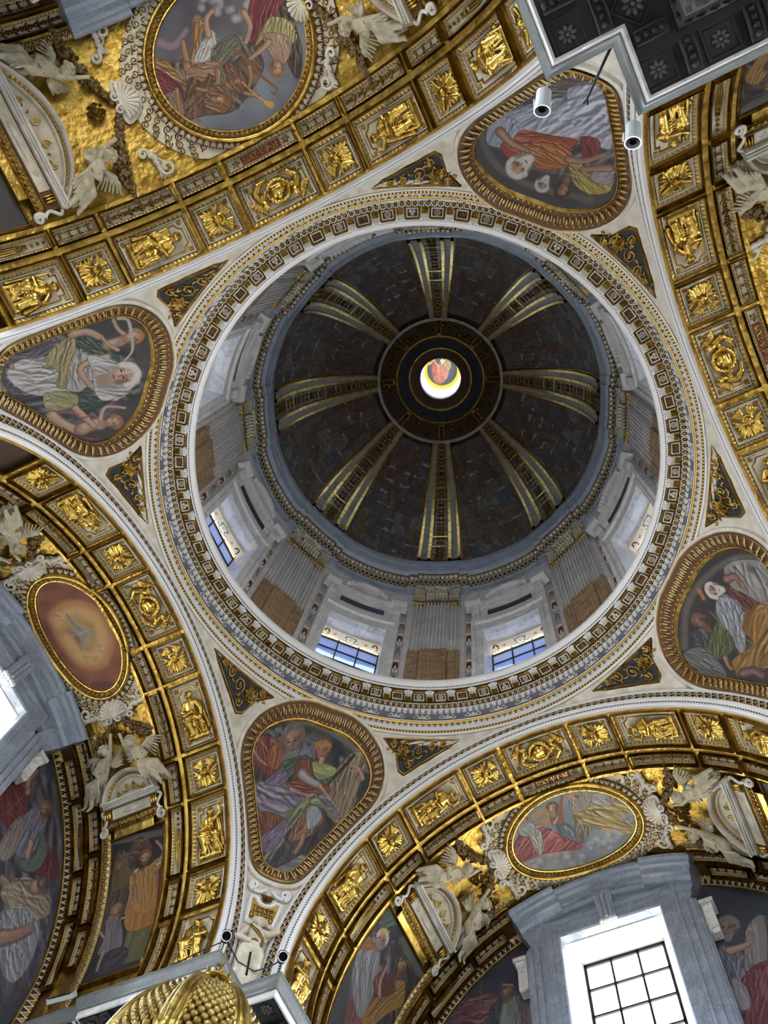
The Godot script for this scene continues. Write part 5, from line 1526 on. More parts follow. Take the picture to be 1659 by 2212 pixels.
func build_coffers(k: String, lo: int, hi: int, nlo: int, nhi: int) -> void:
	var cen := [0.0, 14.7, 29.1, 44.0, 58.6, 73.0, 86.5]
	var vault: Node3D = null
	for c in get_children():
		if c.name.begins_with("ceiling_vault") and c.get_meta("label").ends_with(VIEW[k]): vault = c
	var inv := vault.transform.affine_inverse()
	for i in range(mini(lo, nlo), maxi(hi, nhi) + 1):
		var n := absi(i)
		var s := signf(i)
		var phi: float = cen[n] * s
		var big := n % 2 == 0
		var sd: String = DIRS[k][1 if i > 0 else 0]
		var b := (phi + (9.15 if big else 5.7) * (s if i != 0 else 1.0))
		if i >= lo and i <= hi:
			var xf := vault_xf(k, phi, 6.125)
			var lab: String
			if i == 0: lab = "gilded keystone relief of two cherubs holding a wreath, crown of " + VIEW[k]
			elif big: lab = "gilded seated figure in a long pale coffer, %s large coffer %s of the keystone, %s" % [ORD[n / 2], sd, VIEW[k]]
			else: lab = "gilded winged cherub head, %s small coffer %s of the keystone, %s" % [ORD[(n + 1) / 2], sd, VIEW[k]]
			lab = short(lab, k, i, big, n, sd)
			var t := thing("relief_coffer", lab, "coffer", xf, "gilded coffers of " + VIEW[k])
			var kit: Array = coffer_kit.small if not big else (coffer_kit.big if n % 4 == 0 else coffer_kit.big2)
			part("leaf_border", kit[1], pitched("leaf", 0.085), t)
			part("rim", kit[0], M.gold_dark, t)
			part("field", kit[2], M.cream, t)
			part("gilt_fillet", kit[3], M.gold_old, t)
			# heads point to the crown of the vault
			var turn := Basis(Vector3(0, 0, 1), -PI / 2 * s) if i != 0 else Basis()
			if i > 0: turn = Basis(Vector3(0, 0, 1), PI / 2)
			elif i < 0: turn = Basis(Vector3(0, 0, 1), -PI / 2)
			if i == 0: part("relief", coffer_kit.keystone, M.gold, t, Transform3D(Basis(Vector3(0, 0, 1), PI) * Basis.from_scale(Vector3(1.05, 1, 1)), Vector3(0, 0, -0.075)))
			elif big: part("relief", coffer_kit.seated[(n / 2 + (2 if i > 0 else 0) + {"t": 0, "r": 1, "b": 2, "l": 3}[k]) % 5], M.gold, t, Transform3D(turn, Vector3(0, 0, -0.075)))
			else: part("relief", coffer_kit.cherub, M.gold, t, Transform3D(turn * Basis.from_scale(Vector3(1.0, 1.02, 1)), Vector3(0, 0, -0.075)))
			var w := (17.2 if big else 10.3) * PI / 180 * R
			for sx in [-1.0, 1.0]:
				for sy in [-1.0, 1.0]:
					var p := wv(Vector3(sx * (w / 2 - 0.175), sy * 0.245, -0.078))
					part("star" if big else "rosette", coffer_kit.star if big else coffer_kit.rosette, M.gold, t, Transform3D(Basis.from_scale(Vector3.ONE * (1.0 if big else 0.95)), p))
			part("cross_bar", coffer_kit.bar, M.gold_flat, vault, inv * vault_xf(k, b, 6.125, 0.0))
			if i == 0: part("cross_bar", coffer_kit.bar, M.gold_flat, vault, inv * vault_xf(k, -b, 6.125, 0.0))
		if i >= nlo and i <= nhi:
			part("cross_bar", coffer_kit.bar2, M.gold_flat, vault, inv * vault_xf(k, b, 6.85, 0.0))
			if i == 0: part("cross_bar", coffer_kit.bar2, M.gold_flat, vault, inv * vault_xf(k, -b, 6.85, 0.0))
			if i == 0:
				build_tablet(k)
				continue
			var lp := part("ornament_panel", (coffer_kit.long if big else coffer_kit.short)[2], M.cream, vault, inv * vault_xf(k, phi, 6.85))
			part("leaf_border", (coffer_kit.long if big else coffer_kit.short)[1], pitched("leaf", 0.07), lp)
			part("rim", (coffer_kit.long if big else coffer_kit.short)[0], M.gold_dark, lp)
			part("candelabrum", coffer_kit.cand[1 if not big else (0 if n % 4 == 2 else 2)], M.gold_old, lp, Transform3D(Basis(Vector3(0, 0, 1), PI if i > 0 else 0.0), Vector3.ZERO))
func short(_l: String, k: String, i: int, big: bool, n: int, sd: String) -> String:
	var where: String = {"t": "trumpet-painting vault", "r": "right-edge vault", "b": "bright-window vault", "l": "dove-oval vault"}[k]
	if i == 0: return "gilded keystone coffer of two cherubs and a wreath, %s" % where
	if big: return "gilded seated figure coffer, %s long one %s of the keystone, %s" % [ORD[n / 2], sd, where]
	return "gilded cherub head coffer, %s square one %s of the keystone, %s" % [ORD[(n + 1) / 2], sd, where]
func text_mesh(s: String, size: float, depth := 0.012) -> TextMesh:
	var f := SystemFont.new(); f.font_names = PackedStringArray(["Droid Serif"])
	var t := TextMesh.new(); t.text = s; t.font = f; t.font_size = 64; t.pixel_size = size / 64.0; t.depth = depth
	return t
func build_tablet(k: String) -> void:
	var t := thing("inscription_tablet", "dark red tablet lettered SIXT V P M beside the keystone, %s" % {"t": "trumpet-painting vault", "r": "right-edge vault", "b": "bright-window vault", "l": "dove-oval vault"}[k], "tablet", vault_xf(k, 0.0, 6.85))
	var kit: Array = coffer_kit.long
	part("field", kit[2], M.cream, t); part("leaf_border", kit[1], pitched("leaf", 0.07), t); part("rim", kit[0], M.gold_dark, t)
	var p := MB.new(); p.box(Vector3(0, 0, -0.045), Vector3(0.78, 0.155, 0.03), Basis(), 6)
	part("red_panel", p.mesh(wv), M.terracotta, t)
	part("lettering", text_mesh("SIXT·V·P·M", 0.135), M.gold, t, Transform3D(Basis(Vector3(0, 0, 1), PI if k in ["b", "l"] else 0.0), Vector3(0, 0, -0.018)))
	for s in [-1.0, 1.0]:
		var r := MB.new()
		r.tube(v3(spiral(Vector2(s * 0.5, 0), 0.055, 0.01, 0, 1.4, 16), -0.04), PackedFloat32Array([0.016, 0.012]), 5)
		for q in 5: r.blob(Vector3(s * 0.5 + 0.06 * cos(q * 1.26), 0.05 * sin(q * 1.26), -0.045), Vector3(0.03, 0.016, 0.015), 5, 3, Basis(Vector3(0, 0, 1), q * 1.26))
		part("rosette", r.mesh(wv), M.gold_old, t)

# ---------------------------------------------------------------- what fills the vaults beyond the coffers
const HERE := {"t": "trumpet-painting vault", "r": "right-edge vault", "b": "bright-window vault", "l": "dove-oval vault"}
func upright(k: String, s: float, phi: float, d: float, out := 0.0) -> Transform3D:
	return vault_xf(k, s * phi, d, out) * Transform3D(Basis(Vector3(0, 0, 1), PI / 2 * s), Vector3.ZERO)
func eggs_along(outl: PackedVector2Array, off: float, z: float, pitch: float, warp: Callable) -> Array:
	var o := []
	var n := outl.size()
	var per := 0.0; var nxt := 0.0
	for i in n:
		var a := outl[i]; var b := outl[(i + 1) % n]
		var l := a.distance_to(b)
		var d := (b - a) / maxf(l, 1e-6)
		var t := Vector2(d.y, -d.x)
		while nxt < per + l:
			var c := a.lerp(b, (nxt - per) / l) + t * off
			var p: Vector3 = warp.call(Vector3(c.x, c.y, z))
			var q: Vector3 = warp.call(Vector3(c.x + t.x * 0.01, c.y + t.y * 0.01, z))
			var r: Vector3 = warp.call(Vector3(c.x, c.y, z + 0.01))
			var y := (q - p).normalized(); var zz := (r - p).normalized()
			o.append(Transform3D(Basis(y.cross(zz).normalized(), y, zz), p))
			nxt += pitch
		per += l
	return o
func egg_mesh(s := 1.0) -> ArrayMesh:
	var m := MB.new()
	m.blob(Vector3.ZERO, Vector3(0.026, 0.04, 0.024) * s, 7, 5)
	m.tube(PackedVector3Array([Vector3(0.036, 0.045, 0) * s, Vector3(0.038, -0.01, 0.006) * s, Vector3(0.0, -0.052, 0.006) * s, Vector3(-0.036, -0.01, 0.006) * s, Vector3(-0.036, 0.045, 0) * s]), PackedFloat32Array([0.009 * s]), 4)
	return m.mesh()
func build_oval(k: String, phi: float, d: float, rx: float, ry: float, m: Material, label: String) -> void:
	var xf := vault_xf(k, phi, d) * Transform3D(Basis(Vector3(0, 0, 1), PI), Vector3.ZERO)
	var t := thing("oval_painting", label, "painting", xf)
	var o := ellipse(rx, ry, 72)
	var c := MB.new(); c.disc(o, Vector2.ZERO, 8, 0.0, Rect2(-rx, -ry, 2 * rx, 2 * ry))
	part("canvas", c.mesh(wv), m, t)
	var f := MB.new()
	f.frame(o, v2([0.01, 0.0, 0.0, 0.035, -0.02, 0.035, -0.03, 0.02]))
	f.frame(o, v2([-0.12, 0.04, -0.13, 0.075, -0.15, 0.09, -0.175, 0.085, -0.19, 0.06, -0.20, 0.0]), true)
	var fr := part("frame", f.mesh(wv), M.gold, t)
	var g := MB.new(); g.frame(o, v2([-0.03, 0.02, -0.075, 0.035, -0.12, 0.045]), true)
	part("egg_ground", g.mesh(wv), M.bole, fr)
	many("egg_row", egg_mesh(0.92), M.gold_old, eggs_along(o, 0.075, 0.05, 0.088, wv), fr)
	var g2 := MB.new(); g2.frame(o, v2([-0.20, 0.01, -0.25, -0.02, -0.29, -0.04, -0.30, -0.09]))
	part("outer_ground", g2.mesh(wv), M.bole, fr)
	many("outer_egg_row", egg_mesh(1.0), M.cream, eggs_along(o, 0.25, 0.0, 0.098, wv), fr)
	# pale field with gilded arabesques round the frame
	var v := thing("arabesque_field", "pale stucco field with small gilded scrolls around the oval, " + HERE[k], "ornament", xf)
	var oo := PackedVector2Array()
	for i in 72:
		var a := TAU * i / 72
		var q := Vector2((rx + 0.62) * cos(a), (ry + 0.45) * sin(a))
		q.y = clampf(q.y, -99.0, d - 7.14)
		oo.append(q)
	var ring := MB.new(); ring.disc(oo, Vector2.ZERO, 8, -0.06)
	part("field", ring.mesh(wv), M.cream, v)
	var sc := MB.new()
	var rg := RandomNumberGenerator.new(); rg.seed = 9
	for i in 44:
		var a := TAU * i / 44
		if absf(cos(a)) < 0.4: continue
		for e in [0.36, 0.47, 0.57]:
			var c2 := Vector2((rx + e) * cos(a + (e - 0.36) * 0.5), (ry + e * 0.75) * sin(a + (e - 0.36) * 0.5))
			if c2.y > d - 7.25: continue
			sc.tube(v3(spiral(c2, 0.07, 0.012, rg.randf() * TAU, 1.3 * (1.0 if i % 2 == 0 else -1.0), 14), -0.05), PackedFloat32Array([0.014, 0.012, 0.01]), 4)
			sc.blob(Vector3(c2.x + 0.06, c2.y + 0.05, -0.05), Vector3(0.03, 0.015, 0.015), 5, 3, Basis(Vector3(0, 0, 1), a))
	part("arabesques", sc.mesh(wv), M.gold_dark, v, Transform3D(), true)
func angel_body(reach: float) -> ArrayMesh:
	var l := []
	ball(l, 0.30, 1.215, 0.25, 0.108); ball(l, 0.30, 1.175, 0.285, 0.082)
	for i in 9: ball(l, 0.30 + 0.105 * cos(i * 0.75), 1.26 + 0.06 * sin(i * 0.75), 0.23 + 0.03 * (i % 2), 0.038)
	cap(l, 0.33, 1.11, 0.21, 0.045, 0.37, 1.05, 0.19, 0.055)
	cap(l, 0.28, 1.02, 0.21, 0.065, 0.48, 0.99, 0.21, 0.065)
	cap(l, 0.39, 0.98, 0.20, 0.115, 0.50, 0.70, 0.22, 0.115)
	cap(l, 0.28, 1.02, 0.22, 0.055, 0.17, 1.18, 0.28, 0.045); cap(l, 0.17, 1.18, 0.28, 0.045, 0.11, 1.42 + reach, 0.24, 0.030); ball(l, 0.10, 1.45 + reach, 0.24, 0.036)
	cap(l, 0.48, 0.99, 0.22, 0.055, 0.62, 0.84, 0.30, 0.045); cap(l, 0.62, 0.84, 0.30, 0.045, 0.50, 0.70, 0.38, 0.032); ball(l, 0.48, 0.68, 0.39, 0.036)
	cap(l, 0.50, 0.68, 0.22, 0.12, 0.66, 0.52, 0.36, 0.088); cap(l, 0.66, 0.52, 0.36, 0.082, 0.82, 0.17, 0.26, 0.045)
	cap(l, 0.82, 0.15, 0.26, 0.035, 0.88, 0.08, 0.32, 0.026)
	cap(l, 0.55, 0.66, 0.20, 0.11, 0.80, 0.58, 0.30, 0.085); cap(l, 0.80, 0.58, 0.30, 0.078, 0.98, 0.25, 0.20, 0.045); cap(l, 0.98, 0.23, 0.2, 0.033, 1.04, 0.17, 0.26, 0.025)
	for i in 13:
		var t := i / 12.0
		cap(l, 0.40 + 0.19 * t, 0.74 - 0.02 * t, 0.345 - 0.04 * t, 0.020, 0.50 + 0.20 * t, 0.56, 0.43 - 0.06 * t, 0.022)
		cap(l, 0.50 + 0.20 * t, 0.56, 0.43 - 0.06 * t, 0.022, 0.52 + 0.42 * t + 0.02 * sin(i * 2.7), 0.34 + 0.05 * sin(i * 2.3), 0.40 - 0.14 * t, 0.026)
	for i in 8: cap(l, 0.29 + 0.03 * i, 1.01, 0.31, 0.013, 0.39 + 0.025 * i, 0.74, 0.345, 0.014)
	cap(l, 0.37, 0.78, 0.31, 0.024, 0.60, 0.70, 0.31, 0.024)
	cap(l, 0.60, 0.60, 0.12, 0.07, 0.78, 0.30, 0.08, 0.06); cap(l, 0.50, 0.55, 0.14, 0.06, 0.58, 0.25, 0.10, 0.05)
	for e in [-0.028, 0.03]: ball(l, 0.30 + e * 1.2, 1.215, 0.358, 0.014)
	ball(l, 0.30, 1.185, 0.372, 0.02)
	return net(l, 0.0155, 0.010).mesh(wy)
func angel_folds() -> ArrayMesh:
	var m := MB.new()
	for i in 15:
		var t := i / 14.0
		var w := 0.02 * sin(i * 2.7)
		m.tube(PackedVector3Array([Vector3(0.41 + 0.17 * t, 0.76 - 0.02 * t, 0.32 - 0.03 * t), Vector3(0.47 + 0.22 * t + w, 0.62, 0.41 - 0.05 * t), Vector3(0.50 + 0.32 * t - w, 0.48, 0.44 - 0.10 * t), Vector3(0.53 + 0.42 * t + w, 0.30 + 0.05 * sin(i * 1.9), 0.38 - 0.13 * t)]), PackedFloat32Array([0.012, 0.022, 0.026, 0.018]), 6)
	for i in 9:
		var t := i / 8.0
		m.tube(PackedVector3Array([Vector3(0.28 + 0.22 * t, 1.03 - 0.02 * t, 0.255), Vector3(0.34 + 0.18 * t, 0.90, 0.325), Vector3(0.40 + 0.13 * t, 0.76, 0.325)]), PackedFloat32Array([0.010, 0.017, 0.012]), 5)
	for i in 5: m.tube(PackedVector3Array([Vector3(0.56 + 0.03 * i, 0.62, 0.12), Vector3(0.62 + 0.05 * i, 0.42, 0.10), Vector3(0.60 + 0.06 * i, 0.22 + 0.03 * (i % 2), 0.06)]), PackedFloat32Array([0.02, 0.035, 0.03]), 6)
	return m.mesh(wy)
func angel_hair() -> ArrayMesh:
	var m := MB.new()
	for i in 22:
		var a := i * 0.55
		var r := 0.105 if i < 12 else 0.075
		m.blob(Vector3(0.30 + r * cos(a), 1.25 + 0.07 * absf(sin(a)) - 0.03 * (i % 2), 0.27 + 0.05 * sin(i * 1.3) * (1.0 if i < 12 else 0.4)), Vector3.ONE * (0.030 + 0.008 * (i % 3)), 7, 5)
	return m.mesh(wy)
func angel_wing(o: Vector2, tip: Vector2, side: float) -> ArrayMesh:
	var l := []
	var d := tip - o
	var n := Vector2(-d.y, d.x).normalized() * side
	cap(l, o.x, o.y, 0.12, 0.05, o.x + d.x * 0.5 + n.x * 0.05, o.y + d.y * 0.5 + n.y * 0.05, 0.12, 0.045)
	for i in 7:
		var t := i / 6.0
		var a := o + d * (0.10 + 0.55 * t) + n * 0.04
		var b := o + d * (0.30 + 0.72 * t) - n * (0.32 - 0.24 * t)
		cap(l, a.x, a.y, 0.12, 0.022, b.x, b.y, 0.06 + 0.03 * (i % 2), 0.019)
		var m := a.lerp(b, 0.42)
		var q := d.normalized() * 0.028
		cap(l, a.x + q.x, a.y + q.y, 0.15, 0.018, m.x + q.x, m.y + q.y, 0.125, 0.016)
	return net(l, 0.0135, 0.004).mesh(wy)
func shell_mesh() -> ArrayMesh:
	var m := MB.new()
	for i in 11:
		var a := PI * (i + 0.5) / 11.0
		var tip := Vector2(cos(a), sin(a)) * 0.34 * (0.86 + 0.14 * sin(a))
		m.tube(PackedVector3Array([Vector3(0, -0.02, 0.06), Vector3(tip.x * 0.5, tip.y * 0.5, 0.10), Vector3(tip.x * 0.92, tip.y * 0.92, 0.06), Vector3(tip.x, tip.y, 0.02)]), PackedFloat32Array([0.012, 0.026, 0.042, 0.02]), 7)
	m.frame(spline(v2([0.36, -0.04, 0.33, 0.16, 0.18, 0.32, 0.0, 0.36, -0.18, 0.32, -0.33, 0.16, -0.36, -0.04, 0, -0.08]), 4, true), v2([0.0, 0.0, 0.05, 0.02, 0.2, 0.02]))
	for s in [-1.0, 1.0]: m.tube(v3(spiral(Vector2(s * 0.12, -0.06), 0.09, 0.02, PI / 2, s * 1.2, 14), 0.08), PackedFloat32Array([0.03, 0.028, 0.02]), 6)
	return m.mesh(wy)
func garland_mesh(sd: int, wide: float, pick: int) -> ArrayMesh:
	var m := MB.new()
	var rg := RandomNumberGenerator.new(); rg.seed = sd
	for i in int(110 * wide):
		var t := rg.randf()
		var c := Vector2(0.10, 0.02).lerp(Vector2(0.78 * wide, -0.40), t) + Vector2(0, -0.14 * sin(t * PI))
		var w := 0.03 + 0.12 * sin(PI * t)
		var a := rg.randf() * TAU
		var r := rg.randf_range(0.026, 0.046)
		var q := Vector3(c.x + cos(a) * w * rg.randf(), c.y + sin(a) * w * rg.randf(), 0.05 + 0.10 * rg.randf() * sin(PI * t))
		if (i % 3 == 0) != (pick == 1): continue
		m.blob(q, Vector3(r, r, r), 9, 7)
		m.blob(q + Vector3(0, 0, r * 0.85), Vector3(r, r, r) * 0.3, 6, 4)
	return m.mesh(wy)
func acanthus_mesh() -> ArrayMesh:
	var m := MB.new()
	m.tube(v3(spiral(Vector2(0.15, 0.12), 0.15, 0.03, -2.2, 1.25, 22), 0.04), PackedFloat32Array([0.05, 0.05, 0.045, 0.04, 0.03]), 7)
	m.tube(v3(spline(v2([0.06, 0.0, 0.0, -0.04, -0.08, -0.02, -0.16, -0.10]), 5), 0.04), PackedFloat32Array([0.05]), 7)
	m.tube(v3(spiral(Vector2(-0.20, -0.18), 0.10, 0.02, 1.0, 1.2, 18), 0.04), PackedFloat32Array([0.04, 0.04, 0.03]), 7)
	for i in 12:
		var t := i / 11.0
		var c := Vector2(0.28, 0.02).lerp(Vector2(-0.16, 0.04), t)
		m.blob(Vector3(c.x, c.y - 0.06 * sin(t * 9.0), 0.03), Vector3(0.085, 0.026, 0.035), 6, 4, Basis(Vector3(0, 0, 1), -0.9 + 2.4 * t))
	return m.mesh(wy)
func mask_mesh() -> ArrayMesh:
	var m := MB.new()
	var rg := RandomNumberGenerator.new(); rg.seed = 2
	for i in 46:
		var a := rg.randf() * TAU; var r := sqrt(rg.randf()) * 0.15
		m.blob(Vector3(cos(a) * r, sin(a) * r * 1.1, 0.05 + 0.07 * (1.0 - r / 0.15)), Vector3.ONE * rg.randf_range(0.022, 0.04), 6, 4)
	return m.mesh(wy)
var bay := {}
func arc_pts(hw: float, y0: float, rise: float, n: int, inset := 0.0) -> PackedVector2Array:
	var rad := (hw * hw + rise * rise) / (2.0 * rise)
	var a := asin(clampf(hw / rad, -1, 1))
	var o := PackedVector2Array()
	for i in n + 1:
		var t := lerpf(-a, a, float(i) / n)
		o.append(Vector2((rad - inset) * sin(t), y0 + rise - rad + (rad - inset) * cos(t)))
	return o
func make_bay_kit() -> void:
	bay.body = angel_body(0.0); bay.body2 = angel_body(0.06)
	bay.folds = angel_folds(); bay.hair = angel_hair()
	var bm := MB.new(); bm.tube(PackedVector3Array([Vector3(0.36, 0.80, 0.27), Vector3(0.43, 0.77, 0.34), Vector3(0.52, 0.75, 0.345), Vector3(0.60, 0.75, 0.26)]), PackedFloat32Array([0.02]), 6); bay.belt = bm.mesh(wy)
	bay.wing_out = angel_wing(Vector2(0.45, 1.02), Vector2(0.88, 1.20), 1.0)
	bay.wing_in = angel_wing(Vector2(0.33, 1.0), Vector2(0.13, 0.80), 1.0)
	bay.shell = shell_mesh(); bay.mask = mask_mesh(); bay.acanthus = acanthus_mesh()
	for k in DEP:
		var wd: float = (1.33 + DEP[k]) / 1.33
		bay["fruit_a" + k] = garland_mesh(3, wd, 0); bay["fruit_b" + k] = garland_mesh(3, wd, 1)
	bay.egg = egg_mesh(1.1)
func build_side(k: String, s: float, pic: Material, pic_label: String, where: String, full := true) -> void:
	var e: float = DEP[k]
	var ws := (1.33 + e) / 1.33
	var d0 := 7.82 + e * 0.5
	var here: String = HERE[k]
	var xf := upright(k, s, 45.0, d0)
	var hw := 0.62 * ws
	# segmental pediment over the picture
	var t := thing("curved_pediment", "white and gilded curved pediment with scroll-filled tympanum, %s of %s" % [where, here], "pediment", xf, "curved pediments over the vault pictures")
	var rs := []
	for q in [[0.0, 0.0], [0.0, 0.20], [0.03, 0.23], [0.06, 0.20], [0.075, 0.14]]:
		rs.append(v3(arc_pts(hw, 0.12, 0.60, 24, q[0]), q[1]))
	var m := MB.new(); m.rows(rs)
	part("arched_moulding", m.mesh(wy), M.stucco, t)
	rs = []
	for q in [[0.075, 0.14], [0.13, 0.10]]: rs.append(v3(arc_pts(hw, 0.12, 0.60, 24, q[0]), q[1]))
	m = MB.new(); m.rows(rs)
	part("gilded_egg_moulding", m.mesh(wy), pitched("leaf", 0.085), t)
	rs = []
	for q in [[0.13, 0.10], [0.16, 0.11], [0.18, 0.06]]: rs.append(v3(arc_pts(hw, 0.12, 0.60, 24, q[0]), q[1]))
	m = MB.new(); m.rows(rs)
	part("inner_moulding", m.mesh(wy), M.cream, t)
	var tp := arc_pts(hw - 0.14, 0.16, 0.44, 20)
	m = MB.new(); m.disc(tp, Vector2(0, 0.3), 3, 0.045)
	part("tympanum", m.mesh(wy), M.cream, t)
	m = MB.new()
	for q in [-1.0, 1.0]:
		m.tube(v3(spiral(Vector2(q * 0.10 * ws, 0.34), 0.085, 0.015, PI / 2, q * 1.4, 18), 0.06), PackedFloat32Array([0.02, 0.018, 0.014]), 5)
		m.tube(v3(spiral(Vector2(q * 0.28 * ws, 0.27), 0.06, 0.012, PI / 2, -q * 1.3, 16), 0.06), PackedFloat32Array([0.016, 0.014, 0.01]), 5)
		for i in 4: m.blob(Vector3(q * (0.18 + 0.06 * i) * ws, 0.30 - 0.035 * i, 0.06), Vector3(0.04, 0.018, 0.02), 5, 3, Basis(Vector3(0, 0, 1), q * (0.8 - i * 0.4)))
	part("gilded_scrolls", m.mesh(wy), M.gold, t)
	m = MB.new(); m.box(Vector3(0, 0.13, 0.12), Vector3(2 * hw + 0.04, 0.045, 0.24), Basis(), 1); m.box(Vector3(0, 0.05, 0.09), Vector3(2 * hw, 0.05, 0.17))
	part("base_cornice", m.mesh(wy), M.stucco, t)
	m = MB.new(); m.box(Vector3(0, 0.092, 0.10), Vector3(2 * hw, 0.035, 0.19))
	part("bead_row", m.mesh(wy), pitched("bead", 0.05), t)
	m = MB.new(); m.box(Vector3(0, -0.11, 0.03), Vector3(2 * hw - 0.05, 0.27, 0.10))
	part("frieze_block", m.mesh(wy), M.bole, t)
	m = MB.new(); m.frame(rect(1.45 * hw, 0.21, 1, 1, Vector2(0, -0.11)), v2([0, 0.08, 0, 0.10, 0.02, 0.10, 0.03, 0.085])); m.disc(rect(1.42 * hw, 0.18, 2, 1, Vector2(0, -0.11)), Vector2(0, -0.11), 1, 0.087)
	part("frieze_panel", m.mesh(wy), M.cream, t)
	m = MB.new(); m.blob(Vector3(0, -0.11, 0.09), Vector3(0.21 * ws, 0.055, 0.03), 10, 5)
	for q in [-1.0, 1.0]: m.tube(v3(spiral(Vector2(q * 0.30 * ws, -0.11), 0.06, 0.015, 0, q * 1.3, 14), 0.09), PackedFloat32Array([0.02, 0.014]), 5)
	part("cartouche", m.mesh(wy), M.stucco, t)
	for q in [-1.0, 1.0]:
		m = MB.new()
		for i in 3: m.blob(Vector3(q * (0.80 * hw + 0.05 * i), -0.10, 0.10), Vector3(0.026, 0.115, 0.06), 7, 5)
		part("gilded_console", m.mesh(wy), M.gold, t)
	m = MB.new(); m.box(Vector3(0, -0.335, 0.02), Vector3(2 * hw, 0.16, 0.10)); 
	part("egg_band", m.mesh(wy), M.gold_dark, t)
	var eg := []
	var ne := int(2 * hw / 0.098)
	for i in ne: eg.append(Transform3D(Basis(), wy(Vector3(lerpf(-hw + 0.06, hw - 0.06, i / float(ne - 1)), -0.335, 0.08))))
	many("egg_row", bay.egg, M.gold_old, eg, t)
	m = MB.new(); m.frame(rect(1.5 * hw, 0.19, 1, 1, Vector2(0, -0.51)), v2([0, 0.0, 0, 0.05, 0.02, 0.055, 0.03, 0.03])); m.disc(rect(1.45 * hw, 0.15, 2, 1, Vector2(0, -0.51)), Vector2(0, -0.51), 1, 0.03)
	part("gilded_plate", m.mesh(wy), M.gold, t)
	for q in [-1.0, 1.0]:
		m = MB.new()
		m.tube(v3(spiral(Vector2(q * (hw + 0.06), -0.44), 0.10, 0.02, PI / 2, q * 1.5, 22), 0.10), PackedFloat32Array([0.045, 0.045, 0.04, 0.03]), 7)
		m.tube(v3(spline(v2([q * (hw + 0.06), -0.34, q * (hw - 0.02), -0.20, q * (hw + 0.08), -0.04, q * (hw + 0.02), 0.02]), 5), 0.09), PackedFloat32Array([0.045, 0.04, 0.03]), 7)
		part("volute", m.mesh(wy), M.stucco, t)
	# reclining angels
	for q in [1.0, -1.0]:
		var ax := xf * Transform3D(Basis.from_scale(Vector3(q, 1, 1)), Vector3(q * (ws - 1.0) * 0.42, 0, 0.0))
		var a := thing("angel_statue", "white stucco angel reclining on pediment, %s, %s of %s" % ["coffer-side" if (q > 0) == (s < 0) else "window-side", where, here], "statue", ax)
		part("body", bay.body if q > 0 else bay.body2, M.statue, a)
		part("drapery", bay.folds, M.statue, a); part("hair", bay.hair, M.statue, a); part("belt", bay.belt, M.gold_dark, a)
		part("wing", bay.wing_out, M.statue, a); part("wing", bay.wing_in, M.statue, a)
		var gx := xf * Transform3D(Basis.from_scale(Vector3(q, 1, 1)), Vector3(0, 1.74, -0.06) * Vector3(1, 1, 1))
		var g := thing("fruit_garland", "hanging swag of stucco fruit, %s, %s of %s" % ["coffer side" if (q > 0) == (s < 0) else "window side", where, here], "garland", upright(k, s, 45.0 - 1.74 / R * 180 / PI, d0, -0.06) * Transform3D(Basis.from_scale(Vector3(q, 1, 1)), Vector3.ZERO))
		part("fruit", bay["fruit_a" + k], M.fruit, g, Transform3D(), true)
		part("gilded_fruit", bay["fruit_b" + k], M.gold_dark, g, Transform3D(), true)
		var sx := upright(k, s, 21.5, d0, -0.06) * Transform3D(Basis.from_scale(Vector3(q, 1, 1)), Vector3(q * 0.52 * ws, 0.05, 0))
		var w := thing("acanthus_scroll", "white acanthus scroll by the shell, %s, %s of %s" % ["coffer side" if (q > 0) == (s < 0) else "window side", where, here], "ornament", sx)
		part("leaves", bay.acanthus, M.stucco, w)
	var sh := thing("scallop_shell", "white ribbed scallop shell above the angels, %s of %s" % [where, here], "shell", upright(k, s, 22.5, d0 + 0.05, -0.02))
	part("ribs", bay.shell, M.stucco, sh)
	var mk := thing("fruit_rosette", "dark gilded fruit rosette under the shell, %s of %s" % [where, here], "ornament", upright(k, s, 28.0, d0 + 0.05, -0.06))
	part("cluster", bay.mask, M.gold_dark, mk, Transform3D(), true)
	if not full: return
	# the framed picture below
	var px := upright(k, s, 70.15, d0)
	var pw := 1.27 + e; var ph := 2.966
	var p := thing("framed_fresco", pic_label, "painting", px)
	var o := rect(pw, ph, 2, 16)
	m = MB.new(); m.disc(o, Vector2.ZERO, 6, -0.03, Rect2(-pw / 2, -ph / 2, pw, ph))
	part("canvas", m.mesh(wy), pic, p)
	m = MB.new(); m.frame(o, v2([0.015, -0.03, 0.0, 0.005, -0.02, 0.02, -0.035, 0.0, -0.05, 0.0, -0.055, -0.10]))
	part("gilded_frame", m.mesh(wy), M.gold_dark, p)
func build_rib_panels(k: String, s: float, lo: float) -> void:
	var vault: Node3D = null
	for c in get_children():
		if c.name.begins_with("ceiling_vault") and c.get_meta("label").ends_with(VIEW[k]): vault = c
	var inv := vault.transform.affine_inverse()
	var cen := [33.6, 48.3, 63.0, 77.6]
	for i in 4:
		for row in 2:
			var big := (i + row) % 2 == 0
			var kit: Array = coffer_kit.long if big else coffer_kit.short
			var xf := inv * vault_xf(k, s * (cen[i] + (0.0)), [8.785, 9.15][row] + DEP[k])
			var lp := part("ornament_panel", kit[2], M.cream, vault, xf)
			part("leaf_border", kit[1], pitched("leaf", 0.07), lp)
			part("rim", kit[0], M.gold_dark, lp)
			part("candelabrum", coffer_kit.cand[0 if big and row == 0 else (2 if big else 1)], M.gold_dark, lp, Transform3D(Basis(Vector3(0, 0, 1), PI if s > 0 else 0.0), Vector3.ZERO))

